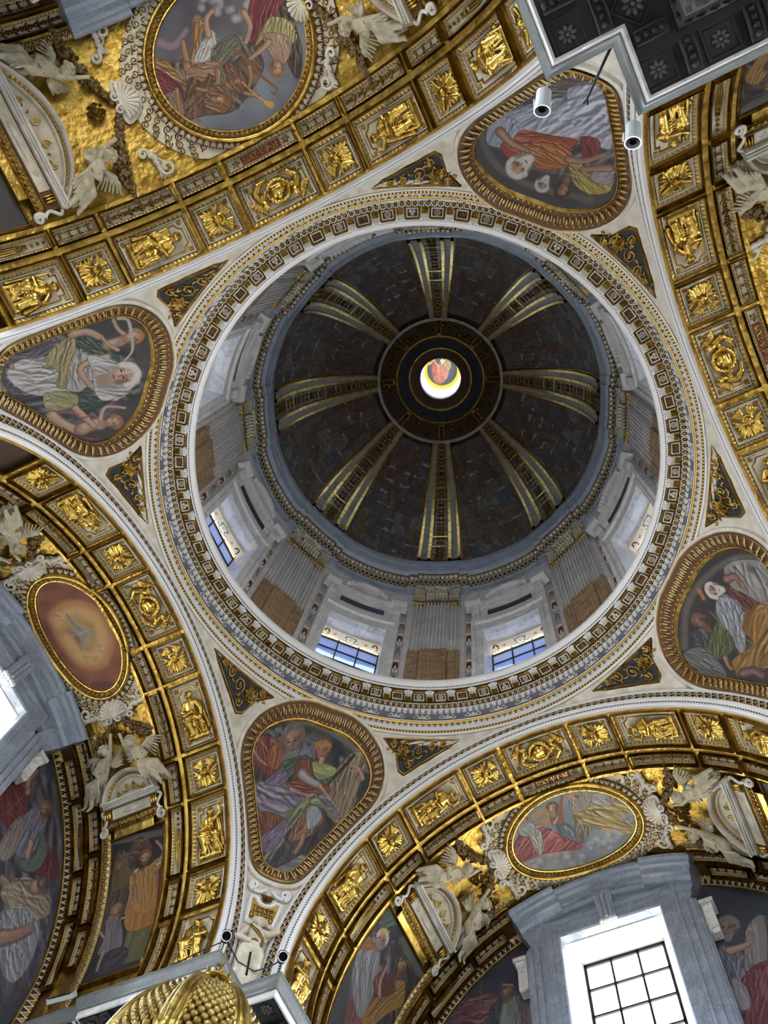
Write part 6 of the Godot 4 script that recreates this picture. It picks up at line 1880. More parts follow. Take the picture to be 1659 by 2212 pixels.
# ---- the big windows in the end walls
func build_end_window(k: String, n: int) -> void:
	var hw: float = WHALF[k]; var zo: float = WPL[k]; var zw: float = 9.5 + DEP[k]
	var xf := Transform3D(arm_basis(k), Vector3.ZERO) * Transform3D(Basis(Vector3.UP, PI), Vector3(0, HS, zo))
	var w := thing("window_%d" % n, {"t": "window under the trumpet-painting vault, only its grey marble pediment showing", "b": "large overexposed window in a grey-blue marble surround with curved pediment", "l": "window in a grey marble surround with curved pediment at the left edge", "r": "window of the right-hand arm outside the frame"}[k], "window", xf)
	w.set_meta("kind", "structure")
	var dz := zo - zw     # the wall behind lies this far away (negative z is outward)
	var m := MB.new()
	var y0 := -2.2; var H := WTOP - y0
	var o := rect(2 * hw, H, 8, 1, Vector2(0, y0 + H / 2))
	m.frame(o, v2([0.0, -0.25, 0.0, 0.0, -0.03, 0.03, -0.16, 0.03, -0.17, 0.07, -0.30, 0.07, -0.32, 0.12, -0.38, 0.12, -0.38, -0.6]))
	for s in [-1.0, 1.0]:
		m.box(Vector3(s * (hw + 0.56), 0.62, -0.10), Vector3(0.36, 5.8, 0.34))
		m.box(Vector3(s * (hw + 0.50), 0.62, 0.09), Vector3(0.10, 5.8, 0.06)); m.box(Vector3(s * (hw + 0.64), 0.62, 0.085), Vector3(0.08, 5.8, 0.05))
		m.box(Vector3(s * (hw + 0.40), 0.62, dz * 0.5 - 0.2), Vector3(0.05, 5.8, absf(dz) + 0.4))
		m.box(Vector3(s * (hw + 0.75), 0.62, dz * 0.5 - 0.2), Vector3(0.06, 5.8, absf(dz) + 0.4))
	var top := MB.new()
	top.box(Vector3(0, WTOP + 0.62, -0.12), Vector3(2 * hw + 1.4, 0.5, 0.3))
	m.put(top, Transform3D())
	part("surround", m.mesh(), M.marble_grey, w)
	# entablature and pediment follow the curve of the vault
	m = MB.new()
	var arcs := func(a0: float, a1: float, prof: PackedVector2Array) -> void:
		var rs := []
		for q in prof:
			var r := PackedVector3Array()
			for i in 13:
				var a := deg_to_rad(lerpf(a0, a1, i / 12.0))
				r.append(Vector3(q.x * sin(a), q.x * cos(a), q.y))
			rs.append(r)
		m.rows(rs)
		for a in [deg_to_rad(a0), deg_to_rad(a1)]:
			var p := PackedVector3Array(); var b := PackedVector3Array()
			for q in prof: p.append(Vector3(q.x * sin(a), q.x * cos(a), q.y)); b.append(Vector3(q.x * sin(a), q.x * cos(a), -0.9))
			m.strip(p, b)
	var ped := v2([R + 0.08, -0.2, R - 0.03, 0.42, R - 0.05, 0.45, R - 0.12, 0.44, R - 0.15, 0.38, R - 0.22, 0.36, R - 0.24, 0.27, R - 0.36, 0.25, R - 0.37, 0.15, R - 0.44, 0.10, R - 0.46, -0.02])
	var wide := 25.4
	arcs.call(-12.0, 12.0, ped)
	var pd2 := PackedVector2Array()
	for q in ped: pd2.append(Vector2(q.x, q.y + (0.10 if q.y > 0 else 0.0)))
	arcs.call(12.0, wide, pd2); arcs.call(-wide, -12.0, pd2)
	for s in [-1.0, 1.0]:
		var a0: float = minf(s * 19.5, s * wide); var a1: float = maxf(s * 19.5, s * wide)
		arcs.call(a0, a1, v2([R - 0.45, 0.10, R - 0.62, 0.10, R - 0.64, 0.05, R - 0.95, 0.05, R - 0.97, -0.2]))
	arcs.call(-19.5, 19.5, v2([R - 0.45, 0.02, R - 0.60, 0.0, R - 0.62, 0.04, R - 0.70, 0.03, R - 0.72, -0.1]))
	part("pediment", m.mesh(), M.marble_grey, w)
	m = MB.new()
	for i in 3: m.box(Vector3((i - 1) * 0.10, 3.95, 0.20 - 0.03 * absf(i - 1)), Vector3(0.075, 0.55, 0.12), Basis(Vector3.RIGHT, 0.25))
	m.box(Vector3(0, 4.22, 0.22), Vector3(0.40, 0.10, 0.22)); m.box(Vector3(0, 3.95, 0.12), Vector3(0.36, 0.5, 0.14), Basis(Vector3.RIGHT, 0.25))
	part("keystone", m.mesh(), M.marble_grey, w)
	m = MB.new()
	for i in 5: m.blob(Vector3((i - 2) * 0.075, 3.66, 0.10), Vector3(0.045, 0.06, 0.05), 6, 4)
	part("keystone_leaf", m.mesh(), M.white, w)
	for s in [-1.0, 1.0]:
		m = MB.new()
		m.box(Vector3(s * (hw + 0.88), 2.95, -0.10), Vector3(0.20, 0.70, 0.24)); m.box(Vector3(s * (hw + 0.90), 3.33, -0.06), Vector3(0.28, 0.10, 0.36))
		m.tube(PackedVector3Array([Vector3(s * (hw + 0.80), 3.22, 0.03), Vector3(s * (hw + 0.98), 3.22, 0.03)]), PackedFloat32Array([0.085]), 10)
		m.tube(PackedVector3Array([Vector3(s * (hw + 0.82), 2.62, 0.0), Vector3(s * (hw + 0.96), 2.62, 0.0)]), PackedFloat32Array([0.06]), 10)
		part("console", m.mesh(), M.marble, w)
	# splayed reveal, iron grid and panes
	m = MB.new()
	var gz := -0.75
	var g := 0.80
	var ht := WTOP - 0.02
	for s in [-1.0, 1.0]:
		m.strip(PackedVector3Array([Vector3(s * hw, y0, -0.2), Vector3(s * hw, ht, -0.2)]), PackedVector3Array([Vector3(s * hw * g, y0, gz), Vector3(s * hw * g, ht - 0.1, gz)]))
	m.strip(PackedVector3Array([Vector3(-hw, ht, -0.2), Vector3(hw, ht, -0.2)]), PackedVector3Array([Vector3(-hw * g, ht - 0.1, gz), Vector3(hw * g, ht - 0.1, gz)]))
	m.strip(PackedVector3Array([Vector3(-hw, y0, 0), Vector3(hw, y0, 0)]), PackedVector3Array([Vector3(-hw * g, y0, gz), Vector3(hw * g, y0, gz)]))
	part("reveal", m.mesh(), M.white, w)
	m = MB.new()
	var gw := hw * g
	for i in 4: m.box(Vector3(lerpf(-gw, gw, i / 3.0), (ht - 0.1 + y0) / 2, gz), Vector3(0.05 if i % 3 else 0.10, ht - 0.1 - y0, 0.05))
	for i in 9: m.box(Vector3(0, ht - 0.12 - i * 0.66, gz), Vector3(2 * gw, 0.042 if i else 0.10, 0.05))
	for i in range(1, 3):
		for j in range(1, 9): m.blob(Vector3(lerpf(-gw, gw, i / 3.0), ht - 0.12 - j * 0.66, gz), Vector3(0.045, 0.045, 0.03), 8, 4)
	part("iron_grid", m.mesh(), M.iron, w)
	m = MB.new(); m.box(Vector3.ZERO, Vector3(2 * gw / 3.0 - 0.02, 0.64, 0.006))
	var pm := m.mesh()
	for i in 3:
		for j in 8: part("pane", pm, M.glass, w, Transform3D(Basis(), Vector3((i - 1) * 2 * gw / 3.0, ht - 0.12 - (j + 0.5) * 0.66, gz - 0.01)))
func build_lunette(k: String, sg: float, m: Material, label: String) -> void:
	var xf := Transform3D(arm_basis(k), Vector3.ZERO) * Transform3D(Basis(Vector3.UP, PI), Vector3(0, HS, 9.47 + DEP[k]))
	var t := thing("lunette_fresco", label, "painting", xf)
	var o := PackedVector2Array()
	var a0 := asin(1.62 / 4.7)
	for i in 21:
		var a := lerpf(a0, deg_to_rad(98.0), i / 20.0)
		o.append(Vector2(4.7 * sin(a) * sg, 4.7 * cos(a)))
	o.append(Vector2(1.62 * sg, -0.66))
	if Geometry2D.is_polygon_clockwise(o): o.reverse()
	var b := MB.new(); b.disc(o, Vector2(2.6 * sg, 1.2), 4, 0.0, Rect2(1.6 if sg > 0 else -4.6, -0.7, 3.0, 4.9))
	part("canvas", b.mesh(), m, t)
	var f := MB.new(); f.frame(o, v2([0.0, -0.02, 0.0, 0.03, 0.03, 0.04, 0.05, 0.0]))
	part("gilded_edge", f.mesh(), M.gold_dark, t)

# ---------------------------------------------------------------- cornice, statue, tabernacle, lamps
func sweep_plan(m: MB, path: PackedVector2Array, prof: PackedVector2Array) -> void:
	var n := path.size()
	var nor := PackedVector2Array()
	for i in n:
		var d0 := (path[i] - path[maxi(i - 1, 0)]).normalized() if i > 0 else (path[1] - path[0]).normalized()
		var d1 := (path[mini(i + 1, n - 1)] - path[i]).normalized() if i < n - 1 else d0
		var n0 := Vector2(-d0.y, d0.x); var n1 := Vector2(-d1.y, d1.x)
		nor.append((n0 + n1) / (1.0 + n0.dot(n1)))
	var rs := []
	for q in prof:
		var r := PackedVector3Array()
		for i in n:
			var p := path[i] + nor[i] * q.x
			r.append(Vector3(p.x, q.y, p.y))
		rs.append(r)
	m.rows(rs)
func build_cornice(az: float, e: float, c: float, label: String) -> void:
	# in the corner of +x, +z, then turned by az; e is the edge along the arms, c the notch
	var turn := Transform3D(Basis(Vector3.UP, az))
	var path := v2([e, 9.6, e, c, c, c, c, e, 7.85, e, 7.85, e + 0.12, 11.0, e + 0.12])
	var t := thing("trim_4", label, "cornice", turn)
	t.set_meta("kind", "structure")
	var m := MB.new()
	sweep_plan(m, path, v2([1.0, 13.42, 0.0, 13.42, 0.0, 13.385, 0.012, 13.375, 0.015, 13.33, 0.035, 13.27, 0.06, 13.22, 0.068, 13.18, 0.08, 13.18, 0.08, 13.155]))
	part("cyma_moulding", m.mesh(), M.cornice, t)
	m = MB.new()
	sweep_plan(m, path, v2([0.08, 13.155, 0.09, 13.15, 0.095, 13.04, 0.125, 13.04, 0.135, 13.08]))
	part("corona_edge", m.mesh(), M.marble, t)
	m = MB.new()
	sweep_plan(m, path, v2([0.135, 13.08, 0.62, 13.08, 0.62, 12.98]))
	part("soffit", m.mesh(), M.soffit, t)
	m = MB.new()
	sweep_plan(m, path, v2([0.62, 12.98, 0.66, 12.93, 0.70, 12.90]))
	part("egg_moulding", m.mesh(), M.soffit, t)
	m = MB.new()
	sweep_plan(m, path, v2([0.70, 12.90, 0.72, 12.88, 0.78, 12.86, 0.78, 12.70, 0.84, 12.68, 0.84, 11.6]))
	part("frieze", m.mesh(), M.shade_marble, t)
	var eggs := []; var dents := []
	for i in range(path.size() - 1):
		var a := path[i]; var b := path[i + 1]
		var d := (b - a).normalized(); var n := Vector2(-d.y, d.x)
		var l := a.distance_to(b)
		if l < 0.3: continue
		# ends mitred where the run turns
		var dp := (a - path[i - 1]).normalized() if i > 0 else d
		var dn := (path[i + 2] - b).normalized() if i + 2 < path.size() else d
		var ma := (n + Vector2(-dp.y, dp.x)) / (1.0 + n.dot(Vector2(-dp.y, dp.x)))
		var mb := (n + Vector2(-dn.y, dn.x)) / (1.0 + n.dot(Vector2(-dn.y, dn.x)))
		var bs := Basis(Vector3(d.x, 0, d.y), Vector3.UP, Vector3(d.x, 0, d.y).cross(Vector3.UP))
		for row in 2:
			var off: float = [0.655, 0.745][row]
			var pa := a + ma * off; var pb := b + mb * off
			if (pb - pa).dot(d) < 0.15: continue
			var k := maxi(1, int(pa.distance_to(pb) / 0.145))
			for j in k:
				var p := pa.lerp(pb, (j + 0.5) / k)
				if row == 0: eggs.append(Transform3D(bs * Basis(Vector3.RIGHT, 0.7), Vector3(p.x, 12.95, p.y)))
				else: dents.append(Transform3D(bs, Vector3(p.x, 12.78, p.y)))
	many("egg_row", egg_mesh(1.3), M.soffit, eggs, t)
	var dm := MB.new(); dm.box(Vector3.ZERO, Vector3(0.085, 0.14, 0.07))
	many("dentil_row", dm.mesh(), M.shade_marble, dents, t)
	# soffit coffers with flowers, scrolled brackets between
	var frm := MB.new()
	frm.frame(rect(0.40, 0.38), v2([0, 0.0, 0, 0.03, 0.03, 0.03, 0.05, -0.005]))
	frm.disc(rect(0.34, 0.32), Vector2.ZERO, 1, 0.002)
	var frmm := frm.mesh()
	var fl := MB.new()
	for k in 8: fl.blob(Vector3(cos(k * PI / 4), sin(k * PI / 4), 0) * 0.068 + Vector3(0, 0, 0.015), Vector3(0.045, 0.030, 0.02), 7, 4, Basis(Vector3(0, 0, 1), k * PI / 4))
	fl.blob(Vector3(0, 0, 0.02), Vector3(0.03, 0.03, 0.03), 8, 5)
	var flm := fl.mesh()
	var brk := MB.new()
	brk.box(Vector3(0, 0.02, 0.05), Vector3(0.15, 0.36, 0.10))
	for s in [-1.0, 1.0]: brk.tube(PackedVector3Array([Vector3(s * 0.07, -0.18, 0.10), Vector3(s * 0.075, 0.0, 0.13), Vector3(s * 0.07, 0.2, 0.07)]), PackedFloat32Array([0.02]), 6)
	for k in 4: brk.blob(Vector3(0, -0.14 + k * 0.09, 0.115), Vector3(0.05, 0.045, 0.025), 7, 4)
	var brkm := brk.mesh()
	var down := func(x: float, z: float, yaw: float) -> Transform3D: return Transform3D(Basis(Vector3.UP, yaw) * Basis(Vector3.RIGHT, PI / 2), Vector3(x, 13.078, z))
	var o := e + 0.345; var q := c + 0.345
	for i in 5:
		for side in 2:
			var along := c + 0.30 + 0.72 * i
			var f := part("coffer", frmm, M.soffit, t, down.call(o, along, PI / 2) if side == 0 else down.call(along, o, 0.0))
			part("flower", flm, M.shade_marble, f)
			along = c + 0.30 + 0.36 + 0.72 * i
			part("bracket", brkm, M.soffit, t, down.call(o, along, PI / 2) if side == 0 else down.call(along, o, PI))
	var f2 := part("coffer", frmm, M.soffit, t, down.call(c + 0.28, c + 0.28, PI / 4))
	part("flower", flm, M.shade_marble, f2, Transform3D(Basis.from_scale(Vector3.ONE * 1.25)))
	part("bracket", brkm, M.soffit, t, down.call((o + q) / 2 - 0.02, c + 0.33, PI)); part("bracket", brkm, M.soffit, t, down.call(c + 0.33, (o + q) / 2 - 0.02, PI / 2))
func build_statue() -> void:
	var l := []
	ball(l, 0, 1.60, 0.03, 0.10); ball(l, 0, 1.56, 0.06, 0.082)
	for i in 10: ball(l, 0.105 * cos(i * 0.63), 1.655 + 0.05 * sin(i * 0.63), 0.01, 0.045)
	cap(l, 0, 1.49, 0.02, 0.05, 0, 1.42, 0.0, 0.06)
	cap(l, -0.16, 1.38, 0.0, 0.075, 0.16, 1.40, 0.0, 0.075)
	cap(l, 0, 1.34, 0.0, 0.135, 0, 1.05, 0.0, 0.12); cap(l, 0, 1.0, 0.0, 0.15, 0.02, 0.85, 0.0, 0.17)
	cap(l, 0.18, 1.40, 0.0, 0.065, 0.36, 1.58, -0.02, 0.05); cap(l, 0.36, 1.58, -0.02, 0.052, 0.15, 1.66, -0.06, 0.04)
	cap(l, -0.18, 1.38, 0.0, 0.065, -0.30, 1.10, 0.06, 0.055); cap(l, -0.30, 1.10, 0.06, 0.055, -0.14, 0.94, 0.20, 0.04); ball(l, -0.12, 0.93, 0.21, 0.045)
	cap(l, -0.09, 0.85, 0.03, 0.15, -0.11, 0.06, 0.02, 0.12); cap(l, 0.10, 0.85, 0.02, 0.15, 0.14, 0.06, 0.0, 0.13)
	cap(l, 0.10, 0.72, 0.12, 0.10, 0.12, 0.42, 0.18, 0.085)
	for i in 11:
		var t := i / 10.0
		cap(l, lerpf(-0.14, 0.16, t), 1.02, 0.10 * sin(t * PI), 0.028, lerpf(-0.26, 0.28, t), 0.04 + 0.03 * sin(i * 2.1), 0.16 * sin(t * PI), 0.042)
	for i in 6: cap(l, -0.12 + i * 0.045, 1.36, 0.11, 0.02, -0.06 + i * 0.03, 1.06, 0.12, 0.022)
	cap(l, -0.10, 1.42, 0.09, 0.04, 0.17, 1.12, 0.12, 0.04)
	for e in [-0.035, 0.035]: ball(l, e, 1.60, 0.128, 0.014)
	ball(l, 0, 1.57, 0.142, 0.018)
	var face := Vector3(0.72, 0, 0.70).normalized()
	var b := Basis(Vector3.UP.cross(face).normalized(), Vector3.UP, face)
	var t := thing("statue", "white marble robed woman with one arm raised behind her head standing on the grey cornice", "statue", Transform3D(b, Vector3(-5.28, 13.42, -5.28)))
	part("body", net(l, 0.018, 0.014).mesh(), M.cream, t)
	var sash := MB.new()
	sash.tube(PackedVector3Array([Vector3(-0.16, 1.36, 0.13), Vector3(0.0, 1.24, 0.165), Vector3(0.15, 1.10, 0.14)]), PackedFloat32Array([0.028]), 6)
	sash.tube(PackedVector3Array([Vector3(-0.15, 1.06, 0.06), Vector3(0, 1.05, 0.16), Vector3(0.16, 1.06, 0.06)]), PackedFloat32Array([0.022]), 6)
	part("belt", sash.mesh(), M.gold_dark, t)
func build_plaque() -> void:
	var az := -135.0
	var turn := Transform3D(Basis(Vector3.UP, -deg_to_rad(az)))
	var w := func(p: Vector3) -> Vector3: return pend_p(0.0, p.x, p.y, p.z)
	var t := thing("name_plaque", "gilded plaque with concave top lettered IESSE DAVID below the king fresco", "plaque", turn)
	var o := v2([-0.22, 1.08, -0.08, 1.06, 0.08, 1.06, 0.22, 1.08, 0.27, 1.55, 0.20, 1.56, 0.12, 1.47, 0.0, 1.44, -0.12, 1.47, -0.20, 1.56, -0.27, 1.55])
	var m := MB.new(); m.disc(o, Vector2(0, 1.28), 2, 0.04)
	part("gilded_field", m.mesh(w), M.gold_flat, t)
	m = MB.new(); m.frame(o, v2([0.015, 0.03, 0.0, 0.07, -0.03, 0.07, -0.06, 0.04, -0.065, 0.0]))
	part("white_frame", m.mesh(w), M.white, t)
	var lx := ring_xf(0, 7.60, HS + 1.27)
	for i in 2:
		var y := 1.345 - i * 0.15
		var at := pend_p(0, 0, y, 0.05)
		var nz := (pend_p(0, 0, y, 0.1) - at).normalized()
		var ny := (pend_p(0, 0, y + 0.05, 0.05) - at).normalized()
		part("lettering", text_mesh(["IESSE", "DAVID"][i], 0.15, 0.01), M.brown, t, Transform3D(Basis(ny.cross(nz), ny, nz), at))
	var v := thing("scroll_crest", "white double scroll with a gilded shell above the lettered plaque", "ornament", turn)
	m = MB.new()
	for s in [-1.0, 1.0]:
		m.tube(v3(spiral(Vector2(s * 0.31, 1.78), 0.10, 0.02, -PI / 2, s * 1.4, 22), 0.06), PackedFloat32Array([0.035, 0.035, 0.03]), 6)
		m.tube(v3(spline(v2([s * 0.30, 1.69, s * 0.16, 1.70, s * 0.06, 1.78]), 6), 0.06), PackedFloat32Array([0.035, 0.03]), 6)
	part("scrolls", m.mesh(w), M.white, v)
	m = MB.new()
	for i in 7: m.blob(Vector3(cos(PI * (i + 0.5) / 7) * 0.07, 1.66 - sin(PI * (i + 0.5) / 7) * 0.09, 0.06), Vector3(0.07, 0.02, 0.03), 6, 4, Basis(Vector3(0, 0, 1), -PI * (i + 0.5) / 7))
	part("shell", m.mesh(w), M.gold_dark, v)
func spotlight(at: Vector3, aim: Vector3, label: String, dark: bool, hang: Vector3) -> void:
	var z := -aim.normalized()
	var x := Vector3.UP.cross(z).normalized()
	var b := Basis(x, z.cross(x), z)
	var t := thing("spotlight", label, "spotlight", Transform3D(b, at))
	t.scale = Vector3.ONE * (0.68 if dark else 0.86)
	var m := MB.new()
	var turn := Transform3D(Basis(Vector3.RIGHT, PI / 2), Vector3.ZERO)
	m.lathe(v2([0.0, 0.16, 0.08, 0.16, 0.105, 0.13, 0.11, -0.15, 0.118, -0.16, 0.118, -0.19, 0.10, -0.19, 0.095, -0.05]), 20, 0, TAU, false, turn)
	part("housing", m.mesh(), M.black if dark else M.lamp, t)
	m = MB.new(); m.lathe(v2([0.0, -0.06, 0.095, -0.06]), 20, 0, TAU, false, turn)
	for k in 6: m.box(Vector3(cos(k * 1.047) * 0.05, sin(k * 1.047) * 0.05, -0.12), Vector3(0.004, 0.06, 0.10), Basis(Vector3(0, 0, 1), k * 1.047))
	part("lens", m.mesh(), M.iron, t)
	if dark:
		m = MB.new(); m.lathe(v2([0.105, -0.19, 0.125, -0.20, 0.125, -0.15]), 20, 0, TAU, false, turn)
		part("rim", m.mesh(), M.lamp, t)
	m = MB.new()
	var inv := t.transform.affine_inverse()
	var h: Vector3 = inv * hang
	m.tube(PackedVector3Array([Vector3(0.125, 0, 0), Vector3(0.10, 0.16, 0.02), Vector3(0, 0.19, 0.03), Vector3(-0.10, 0.16, 0.02), Vector3(-0.125, 0, 0)]), PackedFloat32Array([0.012]), 5)
	m.tube(PackedVector3Array([Vector3(0, 0.19, 0.03), h]), PackedFloat32Array([0.016]), 5)
	part("bracket", m.mesh(), M.black if dark else M.lamp, t)
func build_lamps() -> void:
	spotlight(Vector3(4.12, 13.30, 4.88), Vector3(-0.45, -0.62, -0.75), "white cylindrical spotlight at the cornice corner, the one before the grey-white drapery", false, Vector3(4.26, 13.42, 5.05))
	spotlight(Vector3(4.92, 13.28, 4.10), Vector3(-0.40, -0.70, -0.70), "white cylindrical spotlight at the cornice corner beside the gilded coffers", false, Vector3(5.05, 13.42, 4.25))
	spotlight(Vector3(-5.08, 13.60, -4.38), Vector3(0.55, -0.55, 0.6), "small black floodlight with bright rim on the cornice corner, left of the statue", true, Vector3(-5.2, 13.42, -4.5))
	spotlight(Vector3(-4.40, 13.60, -5.06), Vector3(0.55, -0.55, 0.6), "small black floodlight with bright rim on the cornice corner, right of the statue", true, Vector3(-4.5, 13.42, -5.2))
	var m := MB.new()
	m.tube(PackedVector3Array([Vector3(-5.08, 13.60, -4.40), Vector3(-5.02, 13.46, -4.75), Vector3(-4.85, 13.44, -5.0), Vector3(-4.62, 13.47, -5.04), Vector3(-4.42, 13.60, -5.08)]), PackedFloat32Array([0.012]), 5)
	m.tube(PackedVector3Array([Vector3(-5.10, 13.60, -4.42), Vector3(-5.5, 13.55, -4.42), Vector3(-6.1, 13.46, -4.44), Vector3(-6.3, 13.43, -4.46)]), PackedFloat32Array([0.010]), 5)
	var c := tag(part(numbered("cable"), m.mesh(), M.black, self), "thin black cable looping along the cornice between the two black floodlights", "cable")
	m = MB.new()
	m.tube(PackedVector3Array([Vector3(-4.98, 13.42, -5.0), Vector3(-5.05, 13.95, -5.02)]), PackedFloat32Array([0.022]), 6)
	tag(part(numbered("rod"), m.mesh(), M.black, self), "short black rod standing on the cornice in front of the statue", "rod")
	m = MB.new()
	m.tube(PackedVector3Array([Vector3(5.10, 13.50, 5.12), Vector3(4.60, 13.45, 4.68)]), PackedFloat32Array([0.022, 0.016]), 6)
	m.tube(PackedVector3Array([Vector3(4.62, 13.45, 4.69), Vector3(4.55, 13.45, 4.66)]), PackedFloat32Array([0.010]), 5); m.tube(PackedVector3Array([Vector3(4.62, 13.45, 4.70), Vector3(4.59, 13.45, 4.62)]), PackedFloat32Array([0.010]), 5)
	tag(part(numbered("rod"), m.mesh(), M.black, self), "black forked rod reaching out from the cornice notch before the white drapery", "rod")
	var t := thing("flood_lamp", "flat rectangular floodlight lying on the cornice at the lower left", "lamp", Transform3D(Basis(Vector3.UP, 0.08), Vector3(-8.2, 13.47, -4.40)))
	m = MB.new(); m.box(Vector3(0, 0.06, 0), Vector3(0.50, 0.13, 0.08), Basis(Vector3.RIGHT, -0.5)); part("housing", m.mesh(), M.lamp, t)
	m = MB.new(); m.box(Vector3(0, 0.06, 0.045), Vector3(0.42, 0.09, 0.012), Basis(Vector3.RIGHT, -0.5)); part("glass_front", m.mesh(), M.iron, t)
func build_tabernacle() -> void:
	var at := Vector3(-0.50, 4.95, 0.37)
	var t := thing("tabernacle_dome", "gilded scale-tiled dome with ribs and a small columned lantern topped by a star", "dome", Transform3D(Basis(Vector3.UP, 0.42), at))
	var r := 0.52
	var prof := PackedVector2Array()
	var dp := func(a: float) -> Vector2: return Vector2(r * cos(a), 1.0 * sin(a))
	for i in 15: prof.append(dp.call(deg_to_rad(80.0) * i / 14.0))
	var m := MB.new(); m.lathe(prof, 40, 0, TAU, true)
	part("shell", m.mesh(), M.brown, t)
	var sc := []
	for row in 26:
		var a := deg_to_rad(2.0 + row * 2.9)
		var p: Vector2 = dp.call(a); var q: Vector2 = dp.call(a + 0.02)
		var n := 56
		for k in n:
			var az := TAU * (k + 0.5 * (row % 2)) / n
			var y := Vector3((q.x - p.x) * cos(az), q.y - p.y, (q.x - p.x) * sin(az)).normalized()
			var x := Vector3(-sin(az), 0, cos(az))
			sc.append(Transform3D(Basis(x * (p.x / r), y, x.cross(y)), Vector3(p.x * cos(az), p.y, p.x * sin(az))))
	var s := MB.new(); s.blob(Vector3(0, 0, -0.014), Vector3(0.027, 0.036, 0.024), 8, 5)
	many("scale_tiles", s.mesh(), M.gold_old, sc, t)
	m = MB.new()
	for k in 8:
		var az := TAU * k / 8
		for e in [-0.075, 0.0, 0.075]:
			var path := PackedVector3Array()
			for i in 13:
				var p: Vector2 = dp.call(deg_to_rad(80.0) * i / 12.0)
				var f := p.x / r
				path.append(Vector3((p.x + 0.02) * cos(az + e * 1.0), p.y + 0.01, (p.x + 0.02) * sin(az + e)))
			m.tube(path, PackedFloat32Array([0.026 if e != 0.0 else 0.040]), 7)
	part("ribs", m.mesh(), M.gold, t)
	m = MB.new()
	var lx := Transform3D(Basis.from_scale(Vector3(0.66, 0.55, 0.66)), Vector3(0, 0.66, 0))
	m.lathe(v2([0.20, 0.55, 0.21, 0.58, 0.19, 0.60, 0.17, 0.62]), 24)
	m.lathe(v2([0.12, 0.80, 0.17, 0.82, 0.175, 0.85, 0.15, 0.87, 0.13, 0.90, 0.06, 0.98, 0.03, 1.04, 0.045, 1.06, 0.03, 1.09, 0.0, 1.10]), 24, 0, TAU, true)
	for k in 10:
		var az := TAU * k / 10
		m.tube(PackedVector3Array([Vector3(0.14 * cos(az), 0.60, 0.14 * sin(az)), Vector3(0.13 * cos(az), 0.82, 0.13 * sin(az))]), PackedFloat32Array([0.016]), 6)
		m.blob(Vector3(0.17 * cos(az), 0.87, 0.17 * sin(az)), Vector3(0.025, 0.035, 0.025), 6, 4)
	part("lantern", m.mesh(), M.gold_old, t, lx)
	m = MB.new(); m.lathe(v2([0.09, 0.60, 0.09, 0.82]), 16)
	part("lantern_core", m.mesh(), M.black, t, lx)
	m = MB.new()
	for k in 8:
		var a := TAU * k / 8
		m.tube(PackedVector3Array([Vector3(0, 1.14, 0), Vector3(0.055 * cos(a), 1.14 + 0.055 * sin(a), 0.02)]), PackedFloat32Array([0.010, 0.003]), 5)
	part("star", m.mesh(), M.gold_dark, t, lx)
	# drum, cornice and pedestal that carry it
	m = MB.new(); m.lathe(v2([0.0, -4.95, 1.1, -4.95, 1.1, -3.8, 0.5, -3.6, 0.5, -1.4, 0.55, -1.2, 0.50, -0.12, 0.53, -0.10, 0.53, -0.03, 0.51, 0.0, 0.48, 0.01]), 40)
	part("pedestal", m.mesh(), M.gold_dark, t)

